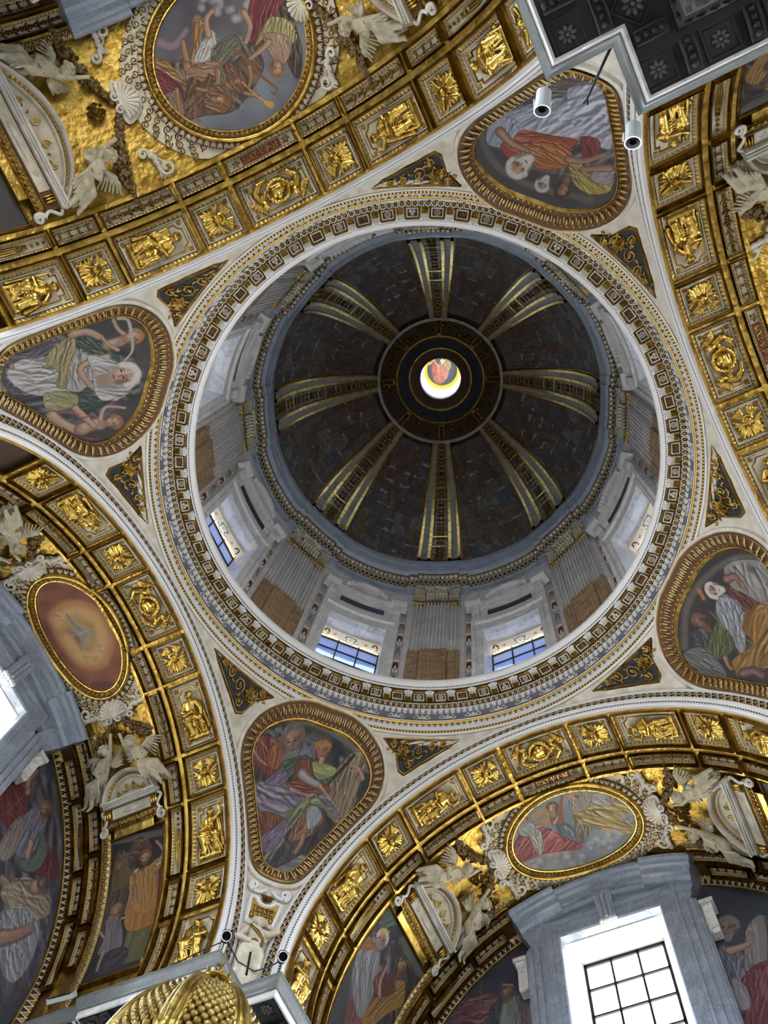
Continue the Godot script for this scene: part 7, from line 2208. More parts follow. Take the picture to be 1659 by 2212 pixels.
# ---------------------------------------------------------------- the painted pictures
func paint_king() -> StandardMaterial3D:
	var p := Paint.new(512, 512, Color(0.23, 0.21, 0.20), 1)
	p.mottle([Color(0.27, 0.26, 0.24), Color(0.16, 0.15, 0.16), Color(0.33, 0.31, 0.29)], 40, 0.15, 0.45, 0.5)
	p.stroke(Color(0.13, 0.13, 0.15), [0.37, 0.11, 0.44, 0.22, 0.65, 0.29, 0.70, 0.16, 0.61, 0.08], 0.129, 0.097, 0.6)
	p.stroke(Color(0.37, 0.36, 0.35), [0.02, 0.18, 0.34, 0.02, 0.73, 0.06, 0.96, 0.23], 0.065, 0.054, 0.8)
	p.cloth(Color(0.47, 0.46, 0.44), [0.38, 0.97, 0.42, 0.85, 0.66, 0.84, 0.61, 0.93, 0.52, 1.01], -0.38, 8)
	p.cloth(Color(0.50, 0.49, 0.48), [0.42, 0.85, 0.46, 0.91, 0.67, 0.89, 0.68, 0.83], -0.09, 6)
	p.cloth(Color(0.26, 0.23, 0.24), [0.02, 0.30, 0.23, 0.12, 0.40, 0.14, 0.54, 0.16, 0.74, 0.25, 0.75, 0.41, 0.84, 0.51, 0.68, 0.64, 0.63, 0.76, 0.39, 0.96, 0.26, 0.71, 0.17, 0.51], 1.42, 40)
	p.cloth(Color(0.50, 0.24, 0.17), [-0.00, 0.29, 0.07, 0.22, 0.26, 0.18, 0.32, 0.30, 0.21, 0.40, 0.07, 0.36], 0.99, 14)
	p.cloth(Color(0.59, 0.33, 0.17), [0.15, 0.26, 0.24, 0.19, 0.32, 0.30, 0.22, 0.36, 0.16, 0.32], 1.20, 10)
	p.limb(Color(0.59, 0.44, 0.35), [0.04, 0.32, 0.10, 0.35, 0.17, 0.36], 0.037, 0.026)
	p.stroke(Color(0.36, 0.41, 0.33), [0.11, 0.17, 0.15, 0.18], 0.030, 0.015, 0.5)
	p.stroke(Color(0.36, 0.41, 0.33), [0.14, 0.14, 0.19, 0.14], 0.030, 0.015, 0.5)
	p.stroke(Color(0.36, 0.41, 0.33), [0.20, 0.15, 0.25, 0.15], 0.030, 0.015, 0.5)
	p.stroke(Color(0.36, 0.41, 0.33), [0.14, 0.21, 0.18, 0.21], 0.030, 0.015, 0.5)
	p.stroke(Color(0.36, 0.41, 0.33), [0.19, 0.18, 0.24, 0.18], 0.030, 0.015, 0.5)
	p.cloth(Color(0.48, 0.43, 0.48), [0.36, 0.14, 0.45, 0.18, 0.47, 0.24, 0.32, 0.30, 0.27, 0.22], 1.68, 8)
	p.head(0.297, 0.166, 0.099, -2.08, Color(0.59, 0.44, 0.35), Color(0.36, 0.33, 0.31), true)
	p.cloth(Color(0.18, 0.20, 0.21), [0.88, 0.24, 0.94, 0.23, 0.98, 0.36, 0.88, 0.44, 0.85, 0.39], 1.48, 10)
	p.cloth(Color(0.52, 0.44, 0.33), [0.76, 0.14, 0.87, 0.13, 0.89, 0.26, 0.88, 0.46, 0.82, 0.53, 0.68, 0.45, 0.67, 0.33], 1.58, 10)
	p.stroke(Color(0.16, 0.13, 0.10), [0.79, 0.12, 0.65, 0.35], 0.024, 0.022, 0.2)
	p.stroke(Color(0.44, 0.35, 0.26), [0.73, 0.37, 0.81, 0.40], 0.007, 0.004, 0.5)
	p.stroke(Color(0.44, 0.35, 0.26), [0.77, 0.32, 0.84, 0.35], 0.007, 0.004, 0.5)
	p.stroke(Color(0.44, 0.35, 0.26), [0.78, 0.26, 0.85, 0.29], 0.007, 0.004, 0.5)
	p.stroke(Color(0.44, 0.35, 0.26), [0.76, 0.43, 0.83, 0.45], 0.007, 0.004, 0.5)
	p.cloth(Color(0.24, 0.36, 0.27), [0.43, 0.21, 0.54, 0.22, 0.62, 0.22, 0.68, 0.24, 0.66, 0.31, 0.59, 0.32, 0.47, 0.25], 0.21, 10)
	p.cloth(Color(0.59, 0.60, 0.33), [0.51, 0.23, 0.66, 0.22, 0.68, 0.26, 0.58, 0.31], 0.16, 8)
	p.cloth(Color(0.27, 0.36, 0.29), [0.28, 0.31, 0.41, 0.22, 0.45, 0.24, 0.39, 0.34, 0.30, 0.40], 2.09, 10)
	p.cloth(Color(0.44, 0.38, 0.46), [0.17, 0.50, 0.27, 0.36, 0.29, 0.33, 0.35, 0.38, 0.30, 0.45, 0.19, 0.51], 2.14, 10)
	p.cloth(Color(0.47, 0.23, 0.14), [0.39, 0.27, 0.46, 0.23, 0.52, 0.30, 0.48, 0.38, 0.41, 0.36], 1.23, 10)
	p.cloth(Color(0.49, 0.26, 0.16), [0.36, 0.45, 0.44, 0.37, 0.65, 0.34, 0.65, 0.41, 0.44, 0.47], -0.26, 12)
	p.limb(Color(0.63, 0.59, 0.58), [0.45, 0.32, 0.52, 0.34, 0.61, 0.35], 0.085, 0.050)
	p.limb(Color(0.67, 0.54, 0.46), [0.61, 0.35, 0.66, 0.38, 0.72, 0.41], 0.037, 0.017)
	p.limb(Color(0.67, 0.54, 0.46), [0.66, 0.37, 0.66, 0.41], 0.015, 0.010)
	p.cloth(Color(0.50, 0.45, 0.52), [0.19, 0.52, 0.33, 0.46, 0.52, 0.46, 0.66, 0.43, 0.80, 0.52, 0.71, 0.51, 0.57, 0.49, 0.45, 0.60, 0.40, 0.68, 0.28, 0.64], 0.01, 26)
	p.cloth(Color(0.48, 0.52, 0.34), [0.43, 0.65, 0.50, 0.53, 0.60, 0.45, 0.71, 0.50, 0.75, 0.55, 0.66, 0.49, 0.57, 0.52, 0.50, 0.65, 0.46, 0.81, 0.39, 0.95, 0.44, 0.73], 2.01, 22)
	p.cloth(Color(0.53, 0.36, 0.25), [0.56, 0.55, 0.58, 0.49, 0.66, 0.51, 0.71, 0.57, 0.64, 0.68, 0.52, 0.73], 1.61, 14)
	p.cloth(Color(0.59, 0.61, 0.63), [0.58, 0.52, 0.64, 0.49, 0.69, 0.55, 0.63, 0.63], 1.30, 8)
	p.cloth(Color(0.45, 0.24, 0.16), [0.26, 0.66, 0.41, 0.63, 0.39, 0.70, 0.32, 0.80], 1.00, 10)
	p.cloth(Color(0.44, 0.39, 0.47), [0.32, 0.81, 0.41, 0.68, 0.45, 0.64, 0.45, 0.79, 0.37, 0.88], 1.91, 12)
	p.limb(Color(0.59, 0.44, 0.35), [0.61, 0.69, 0.61, 0.75, 0.59, 0.82], 0.048, 0.033)
	p.stroke(Color(0.24, 0.23, 0.23), [0.68, 0.64, 0.72, 0.59, 0.72, 0.67], 0.033, 0.026, 0.5)
	p.head(0.540, 0.146, 0.059, -1.82, Color(0.59, 0.44, 0.35), Color(0.55, 0.33, 0.22), true)
	p.limb(Color(0.67, 0.54, 0.46), [0.56, 0.19, 0.56, 0.23], 0.050, 0.054)
	p.stroke(Color(0.59, 0.44, 0.20), [0.48, 0.14, 0.47, 0.11, 0.50, 0.12, 0.51, 0.10, 0.53, 0.11, 0.55, 0.09, 0.57, 0.11, 0.58, 0.09, 0.60, 0.11], 0.010, 0.009, 0.3)
	p.limb(Color(0.67, 0.54, 0.46), [0.91, 0.24, 0.86, 0.19, 0.79, 0.18], 0.043, 0.024)
	p.limb(Color(0.67, 0.54, 0.46), [0.87, 0.20, 0.80, 0.21], 0.017, 0.011)
	return p.material(0.75)

func paint_veil() -> StandardMaterial3D:
	var p := Paint.new(512, 512, Color(0.20, 0.20, 0.19), 2)
	p.mottle([Color(0.25, 0.24, 0.23), Color(0.16, 0.15, 0.15), Color(0.29, 0.27, 0.25)], 40, 0.15, 0.45, 0.5)
	p.cloth(Color(0.49, 0.48, 0.46), [0.39, 1.08, 0.37, 0.92, 0.58, 0.90, 0.64, 0.94, 0.58, 1.03], -0.25, 8)
	p.cloth(Color(0.27, 0.25, 0.26), [0.40, 0.96, 0.24, 0.69, 0.29, 0.39, 0.33, 0.18, 0.50, 0.10, 0.67, 0.21, 0.83, 0.36, 0.75, 0.57, 0.63, 0.82], 1.43, 40)
	p.cloth(Color(0.33, 0.28, 0.33), [0.36, 0.93, 0.25, 0.71, 0.36, 0.62, 0.49, 0.74, 0.42, 0.88], 1.01, 16)
	p.cloth(Color(0.21, 0.28, 0.23), [0.21, 0.56, 0.26, 0.33, 0.34, 0.23, 0.42, 0.26, 0.31, 0.51], -1.09, 14)
	p.cloth(Color(0.20, 0.27, 0.22), [0.64, 0.42, 0.56, 0.32, 0.64, 0.20, 0.75, 0.32, 0.73, 0.40], -1.67, 12)
	p.cloth(Color(0.67, 0.65, 0.62), [0.49, 0.90, 0.41, 0.78, 0.48, 0.51, 0.59, 0.49, 0.64, 0.67, 0.58, 0.83], 1.54, 22)
	p.cloth(Color(0.62, 0.61, 0.59), [0.32, 0.55, 0.36, 0.41, 0.46, 0.34, 0.59, 0.40, 0.57, 0.50, 0.43, 0.52], -0.33, 18)
	p.cloth(Color(0.57, 0.52, 0.33), [0.42, 0.67, 0.32, 0.64, 0.24, 0.55, 0.33, 0.51, 0.43, 0.52, 0.57, 0.50, 0.55, 0.57, 0.48, 0.56], 0.03, 20)
	p.cloth(Color(0.58, 0.55, 0.36), [0.65, 0.62, 0.63, 0.55, 0.64, 0.43, 0.71, 0.42, 0.75, 0.53, 0.73, 0.60], -1.48, 14)
	p.limb(Color(0.67, 0.54, 0.46), [0.34, 0.29, 0.42, 0.42, 0.48, 0.42, 0.57, 0.33, 0.59, 0.29], 0.066, 0.039)
	p.cloth(Color(0.69, 0.67, 0.65), [0.36, 0.39, 0.37, 0.27, 0.40, 0.14, 0.44, 0.08, 0.55, 0.11, 0.64, 0.22, 0.60, 0.29, 0.46, 0.34], 1.57, 22)
	p.head(0.458, 0.173, 0.098, -2.05, Color(0.67, 0.54, 0.46), Color(0.70, 0.67, 0.62))
	p.limb(Color(0.59, 0.47, 0.39), [0.45, 0.91, 0.47, 0.89], 0.040, 0.031)
	p.limb(Color(0.67, 0.54, 0.46), [0.21, 0.56, 0.18, 0.47, 0.21, 0.37], 0.077, 0.051)
	p.limb(Color(0.67, 0.54, 0.46), [0.25, 0.31, 0.22, 0.26, 0.19, 0.23], 0.103, 0.091)
	p.limb(Color(0.67, 0.54, 0.46), [0.16, 0.24, 0.12, 0.30, 0.06, 0.35], 0.039, 0.025)
	p.limb(Color(0.67, 0.54, 0.46), [0.28, 0.24, 0.25, 0.31, 0.20, 0.37], 0.034, 0.023)
	p.head(0.168, 0.193, 0.062, -2.39, Color(0.67, 0.54, 0.46), Color(0.55, 0.38, 0.24))
	p.stroke(Color(0.59, 0.58, 0.56), [0.05, 0.32, 0.06, 0.25, 0.25, 0.16, 0.35, 0.18], 0.030, 0.018, 0.5)
	p.limb(Color(0.67, 0.54, 0.46), [0.79, 0.56, 0.86, 0.46, 0.90, 0.35], 0.093, 0.081)
	p.limb(Color(0.67, 0.54, 0.46), [0.88, 0.35, 0.83, 0.25, 0.87, 0.23], 0.114, 0.092)
	p.limb(Color(0.67, 0.54, 0.46), [0.81, 0.24, 0.71, 0.22, 0.70, 0.10], 0.041, 0.025)
	p.limb(Color(0.67, 0.54, 0.46), [0.73, 0.41, 0.81, 0.32, 0.86, 0.27], 0.057, 0.046)
	p.head(0.813, 0.167, 0.057, -1.95, Color(0.67, 0.54, 0.46), Color(0.50, 0.35, 0.22))
	p.cloth(Color(0.34, 0.23, 0.24), [0.88, 0.46, 0.93, 0.38, 0.93, 0.26, 0.98, 0.22, 0.99, 0.36, 0.92, 0.42], -1.24, 10)
	p.stroke(Color(0.41, 0.31, 0.32), [0.76, 0.49, 0.77, 0.41, 0.80, 0.36, 0.77, 0.28], 0.025, 0.014, 0.5)
	return p.material(0.75)

func paint_turbans() -> StandardMaterial3D:
	var p := Paint.new(512, 512, Color(0.22, 0.21, 0.20), 3)
	p.mottle([Color(0.26, 0.25, 0.24), Color(0.16, 0.16, 0.16), Color(0.30, 0.28, 0.27)], 40, 0.15, 0.45, 0.5)
	p.stroke(Color(0.32, 0.31, 0.29), [0.98, 0.37, 0.81, 0.16, 0.51, 0.09, 0.12, 0.17], 0.065, 0.057, 0.8)
	p.cloth(Color(0.36, 0.33, 0.33), [0.86, 0.42, 0.68, 0.78, 0.40, 0.94, 0.19, 0.52, 0.21, 0.34, 0.49, 0.23, 0.72, 0.24], -1.32, 40)
	p.cloth(Color(0.33, 0.29, 0.25), [0.69, 0.83, 0.54, 1.00, 0.42, 0.95, 0.56, 0.73, 0.67, 0.70], 2.57, 12)
	p.cloth(Color(0.59, 0.60, 0.68), [0.81, 0.55, 0.63, 0.71, 0.54, 0.74, 0.66, 0.47, 0.77, 0.43, 0.88, 0.47], -0.88, 20)
	p.cloth(Color(0.58, 0.60, 0.67), [0.91, 0.40, 0.83, 0.48, 0.71, 0.42, 0.72, 0.30, 0.79, 0.28, 0.89, 0.29], -1.43, 12)
	p.cloth(Color(0.67, 0.68, 0.73), [0.55, 0.83, 0.41, 0.94, 0.33, 0.77, 0.22, 0.56, 0.35, 0.52, 0.55, 0.45, 0.71, 0.44, 0.65, 0.54, 0.55, 0.71], -1.10, 46)
	p.cloth(Color(0.59, 0.27, 0.16), [0.71, 0.42, 0.57, 0.44, 0.42, 0.48, 0.44, 0.40, 0.64, 0.33, 0.72, 0.33], 2.91, 12)
	p.cloth(Color(0.66, 0.36, 0.16), [0.65, 0.34, 0.44, 0.40, 0.38, 0.31, 0.50, 0.22, 0.57, 0.23, 0.64, 0.28], -3.03, 20)
	p.cloth(Color(0.57, 0.24, 0.17), [0.81, 0.29, 0.73, 0.33, 0.68, 0.25, 0.74, 0.22], -2.80, 8)
	p.limb(Color(0.59, 0.44, 0.35), [0.85, 0.38, 0.76, 0.32, 0.64, 0.30], 0.074, 0.045)
	p.cloth(Color(0.49, 0.20, 0.17), [0.37, 0.51, 0.28, 0.55, 0.24, 0.46, 0.29, 0.39], -2.41, 8)
	p.cloth(Color(0.64, 0.55, 0.24), [0.36, 0.32, 0.30, 0.35, 0.19, 0.28, 0.11, 0.38, 0.08, 0.28, 0.17, 0.21, 0.28, 0.22], -2.87, 20)
	p.cloth(Color(0.58, 0.54, 0.55), [0.21, 0.34, 0.12, 0.43, 0.09, 0.33, 0.18, 0.29], -1.11, 8)
	p.limb(Color(0.59, 0.44, 0.35), [0.39, 0.34, 0.29, 0.38, 0.20, 0.49], 0.059, 0.034)
	p.limb(Color(0.59, 0.44, 0.35), [0.13, 0.42, 0.22, 0.36, 0.29, 0.31], 0.062, 0.037)
	p.head(0.646, 0.193, 0.083, -1.05, Color(0.62, 0.45, 0.36), Color(0.65, 0.63, 0.61), true)
	p.head(0.465, 0.131, 0.051, -1.49, Color(0.50, 0.38, 0.31), Color(0.59, 0.58, 0.59), true)
	p.head(0.332, 0.147, 0.053, -1.63, Color(0.55, 0.40, 0.31), Color(0.23, 0.16, 0.12))
	return p.material(0.75)

func paint_scribe() -> StandardMaterial3D:
	var p := Paint.new(512, 512, Color(0.20, 0.19, 0.18), 4)
	p.mottle([Color(0.24, 0.24, 0.22), Color(0.15, 0.14, 0.14), Color(0.28, 0.27, 0.24)], 40, 0.15, 0.45, 0.5)
	p.stroke(Color(0.33, 0.31, 0.29), [0.11, 0.17, 0.35, 0.06, 0.62, 0.07, 0.87, 0.19, 0.99, 0.36], 0.059, 0.050, 0.8)
	p.cloth(Color(0.55, 0.53, 0.51), [0.78, 0.18, 0.92, 0.31, 0.96, 0.56, 0.77, 0.63, 0.69, 0.46, 0.68, 0.28], 2.20, 10)
	p.stroke(Color(0.16, 0.13, 0.12), [0.68, 0.29, 0.69, 0.57], 0.015, 0.015, 0.2)
	p.cloth(Color(0.41, 0.20, 0.17), [0.65, 0.22, 0.67, 0.30, 0.67, 0.43, 0.55, 0.43, 0.55, 0.37], 1.82, 14)
	p.cloth(Color(0.59, 0.60, 0.64), [0.54, 0.20, 0.59, 0.25, 0.58, 0.33, 0.47, 0.41, 0.34, 0.46, 0.40, 0.32, 0.46, 0.23], 2.36, 22)
	p.cloth(Color(0.59, 0.41, 0.16), [0.65, 0.43, 0.70, 0.57, 0.71, 0.66, 0.47, 0.79, 0.35, 0.63, 0.23, 0.54, 0.27, 0.46, 0.43, 0.51, 0.48, 0.42], 2.99, 36)
	p.limb(Color(0.54, 0.38, 0.33), [0.71, 0.19, 0.76, 0.23, 0.72, 0.29], 0.067, 0.037)
	p.limb(Color(0.59, 0.44, 0.35), [0.75, 0.28, 0.71, 0.31], 0.034, 0.022)
	p.head(0.593, 0.155, 0.058, -2.39, Color(0.59, 0.44, 0.38), Color(0.69, 0.67, 0.64), true)
	p.stroke(Color(0.59, 0.36, 0.27), [0.53, 0.07, 0.49, 0.12], 0.042, 0.033, 0.5)
	p.cloth(Color(0.27, 0.24, 0.28), [0.25, 0.17, 0.33, 0.24, 0.24, 0.33, 0.14, 0.29, 0.18, 0.21], 2.05, 12)
	p.cloth(Color(0.33, 0.35, 0.20), [0.38, 0.25, 0.38, 0.34, 0.32, 0.41, 0.20, 0.37, 0.20, 0.29], 2.68, 14)
	p.limb(Color(0.59, 0.44, 0.35), [0.23, 0.40, 0.20, 0.44, 0.19, 0.48], 0.042, 0.025)
	p.head(0.336, 0.163, 0.052, -1.40, Color(0.47, 0.34, 0.27), Color(0.38, 0.27, 0.20))
	p.stroke(Color(0.47, 0.41, 0.27), [0.44, 0.18, 0.40, 0.33, 0.43, 0.49], 0.008, 0.007, 0.5)
	p.cloth(Color(0.41, 0.42, 0.41), [0.07, 0.20, 0.18, 0.27, 0.12, 0.46, -0.01, 0.29], 1.39, 8)
	p.limb(Color(0.47, 0.33, 0.31), [0.22, 0.55, 0.28, 0.60, 0.29, 0.67], 0.076, 0.059)
	return p.material(0.75)

func paint_trumpets() -> StandardMaterial3D:
	var p := Paint.new(640, 560, Color(0.36, 0.35, 0.37), 5)
	p.mottle([Color(0.31, 0.27, 0.31), Color(0.26, 0.23, 0.25), Color(0.39, 0.35, 0.36)], 70, 0.12, 0.35, 0.6, Rect2(0.00, 0.30, 1.00, 0.70))
	p.mottle([Color(0.44, 0.47, 0.51), Color(0.51, 0.53, 0.56), Color(0.38, 0.41, 0.45)], 70, 0.12, 0.35, 0.6, Rect2(0.00, 0.00, 1.00, 0.50))
	p.stroke(Color(0.50, 0.43, 0.44), [0.88, 0.78, 0.81, 0.72, 0.69, 0.78], 0.070, 0.047, 1.0)
	p.clouds(Color(0.57, 0.55, 0.54), [0.44, 0.77, 0.37, 0.71, 0.47, 0.82, 0.27, 0.69, 0.52, 0.86], 0.082)
	p.cloth(Color(0.36, 0.27, 0.20), [0.83, 0.59, 0.63, 0.58, 0.43, 0.51, 0.39, 0.35, 0.49, 0.26, 0.66, 0.19, 0.81, 0.24, 0.99, 0.28, 1.09, 0.38, 1.03, 0.54], -1.68, 30)
	p.grow = 1.3
	p.cloth(Color(0.29, 0.21, 0.16), [0.08, 0.59, 0.08, 0.46, 0.10, 0.30, 0.17, 0.19, 0.19, 0.27, 0.16, 0.42], -1.28, 16)
	p.cloth(Color(0.48, 0.16, 0.15), [0.25, 0.70, 0.15, 0.67, 0.11, 0.62, 0.20, 0.53, 0.31, 0.48, 0.32, 0.56], -0.83, 24)
	p.cloth(Color(0.67, 0.60, 0.35), [0.18, 0.54, 0.11, 0.46, 0.13, 0.38, 0.19, 0.39, 0.25, 0.47, 0.32, 0.46, 0.25, 0.52], -0.90, 22)
	p.cloth(Color(0.67, 0.53, 0.42), [0.26, 0.47, 0.16, 0.40, 0.17, 0.33, 0.23, 0.29, 0.27, 0.36], -1.34, 8)
	p.limb(Color(0.67, 0.53, 0.42), [0.26, 0.44, 0.33, 0.42, 0.42, 0.41], 0.048, 0.026)
	p.limb(Color(0.67, 0.53, 0.42), [0.33, 0.69, 0.33, 0.59, 0.40, 0.51], 0.052, 0.033)
	p.head(0.280, 0.272, 0.048, -1.14, Color(0.67, 0.53, 0.42), Color(0.49, 0.33, 0.18))
	p.cloth(Color(0.67, 0.45, 0.20), [0.65, 0.76, 0.61, 0.73, 0.67, 0.66, 0.74, 0.54, 0.80, 0.47, 0.78, 0.56, 0.70, 0.66], -1.03, 16)
	p.limb(Color(0.59, 0.43, 0.31), [0.75, 0.72, 0.77, 0.64, 0.78, 0.56], 0.040, 0.054)
	p.limb(Color(0.59, 0.43, 0.31), [0.79, 0.57, 0.81, 0.48, 0.84, 0.46], 0.062, 0.047)
	p.cloth(Color(0.66, 0.45, 0.20), [1.01, 0.70, 0.96, 0.67, 0.90, 0.64, 0.88, 0.54, 0.86, 0.48, 0.92, 0.55, 0.95, 0.62, 1.00, 0.64], -2.16, 20)
	p.cloth(Color(0.44, 0.13, 0.18), [1.05, 0.62, 0.98, 0.62, 0.93, 0.54, 0.91, 0.47, 1.02, 0.50, 1.07, 0.55], -2.24, 16)
	p.cloth(Color(0.73, 0.71, 0.69), [0.71, 0.59, 0.61, 0.66, 0.57, 0.67, 0.58, 0.59, 0.61, 0.53, 0.69, 0.54], -0.70, 18)
	p.limb(Color(0.67, 0.53, 0.42), [0.50, 0.80, 0.56, 0.77, 0.59, 0.67], 0.035, 0.052)
	p.cloth(Color(0.38, 0.37, 0.30), [0.59, 0.57, 0.51, 0.59, 0.45, 0.56, 0.47, 0.48, 0.54, 0.46, 0.62, 0.48], 2.86, 18)
	p.cloth(Color(0.59, 0.43, 0.31), [0.80, 0.50, 0.74, 0.52, 0.64, 0.49, 0.63, 0.41, 0.68, 0.35, 0.76, 0.35, 0.81, 0.39], -2.57, 12)
	p.cloth(Color(0.38, 0.24, 0.13), [0.82, 0.46, 0.77, 0.41, 0.72, 0.43, 0.72, 0.37, 0.82, 0.32, 0.92, 0.28, 0.99, 0.26, 0.96, 0.31, 0.88, 0.37], -0.57, 20)
	p.limb(Color(0.59, 0.43, 0.31), [0.63, 0.45, 0.66, 0.38, 0.73, 0.36, 0.80, 0.41], 0.048, 0.026)
	p.cloth(Color(0.49, 0.31, 0.17), [0.75, 0.33, 0.69, 0.35, 0.64, 0.30, 0.65, 0.23, 0.70, 0.20, 0.76, 0.24, 0.78, 0.29], -2.20, 20)
	p.head(0.697, 0.272, 0.030, -2.70, Color(0.67, 0.53, 0.42), Color(0.50, 0.31, 0.16))
	p.cloth(Color(0.42, 0.39, 0.31), [0.61, 0.41, 0.58, 0.35, 0.61, 0.30, 0.64, 0.34], -1.60, 8)
	p.limb(Color(0.59, 0.43, 0.31), [0.61, 0.34, 0.55, 0.25, 0.46, 0.16], 0.048, 0.024)
	p.cloth(Color(0.43, 0.28, 0.17), [0.56, 0.44, 0.52, 0.39, 0.50, 0.32, 0.55, 0.26, 0.58, 0.31, 0.59, 0.37], -1.67, 14)
	p.head(0.551, 0.322, 0.028, -2.94, Color(0.59, 0.43, 0.31), Color(0.43, 0.27, 0.16))
	p.stroke(Color(0.69, 0.51, 0.24), [0.52, 0.30, 0.48, 0.19, 0.43, 0.10], 0.011, 0.014, 0.3)
	p.stroke(Color(0.71, 0.53, 0.24), [0.44, 0.11, 0.41, 0.07], 0.027, 0.053, 0.3)
	p.stroke(Color(0.44, 0.29, 0.16), [0.49, 0.53, 0.44, 0.43, 0.40, 0.29, 0.36, 0.20, 0.34, 0.15, 0.37, 0.13, 0.38, 0.15], 0.021, 0.014, 0.3)
	p.limb(Color(0.59, 0.43, 0.31), [0.44, 0.37, 0.46, 0.30, 0.50, 0.25], 0.038, 0.022)
	p.cloth(Color(0.51, 0.39, 0.31), [1.00, 0.43, 0.92, 0.42, 0.94, 0.31, 1.00, 0.27, 1.04, 0.32], -1.42, 10)
	p.limb(Color(0.59, 0.43, 0.31), [0.91, 0.46, 0.94, 0.37, 0.96, 0.28], 0.031, 0.019)
	p.head(1.017, 0.311, 0.038, -1.39, Color(0.59, 0.44, 0.35), Color(0.38, 0.26, 0.16))
	p.stroke(Color(0.47, 0.33, 0.20), [0.85, 0.30, 0.88, 0.24, 0.86, 0.20], 0.026, 0.017, 0.5)
	return p.material(0.75)

func paint_dove() -> StandardMaterial3D:
	var p := Paint.new(512, 288, Color(0.47, 0.30, 0.19), 6)
	p.mottle([Color(0.38, 0.20, 0.16), Color(0.31, 0.17, 0.15), Color(0.55, 0.33, 0.20)], 90, 0.1, 0.3, 0.6)
	p.stroke(Color(0.59, 0.42, 0.27), [0.30, 0.72, 0.27, 0.40, 0.39, 0.17, 0.60, 0.17, 0.76, 0.43, 0.69, 0.71, 0.49, 0.79, 0.30, 0.72], 0.172, 0.172, 0.9)
	p.stroke(Color(0.66, 0.52, 0.34), [0.35, 0.70, 0.33, 0.41, 0.44, 0.22, 0.61, 0.29, 0.71, 0.50, 0.64, 0.69, 0.47, 0.74], 0.157, 0.157, 0.9)
	p.stroke(Color(0.55, 0.46, 0.31), [0.40, 0.52, 0.51, 0.42, 0.63, 0.53], 0.213, 0.185, 0.8)
	p.clouds(Color(0.69, 0.55, 0.38), [0.69, 0.59, 0.70, 0.49, 0.66, 0.33, 0.30, 0.64], 0.057)
	p.stroke(Color(0.36, 0.19, 0.15), [0.01, 0.65, 0.06, 0.40], 0.087, 0.087, 0.9)
	p.stroke(Color(0.33, 0.16, 0.14), [0.93, 0.69, 0.99, 0.40], 0.099, 0.085, 0.9)
	p.stroke(Color(0.41, 0.41, 0.42), [0.31, 0.54, 0.41, 0.53, 0.47, 0.48], 0.020, 0.043, 0.3)
	p.stroke(Color(0.43, 0.43, 0.45), [0.62, 0.64, 0.54, 0.50, 0.51, 0.44], 0.014, 0.043, 0.3)
	p.stroke(Color(0.48, 0.48, 0.49), [0.48, 0.61, 0.50, 0.49, 0.49, 0.35], 0.043, 0.020, 0.3)
	p.stroke(Color(0.38, 0.38, 0.41), [0.47, 0.61, 0.51, 0.58], 0.040, 0.028, 0.3)
	return p.material(0.75)

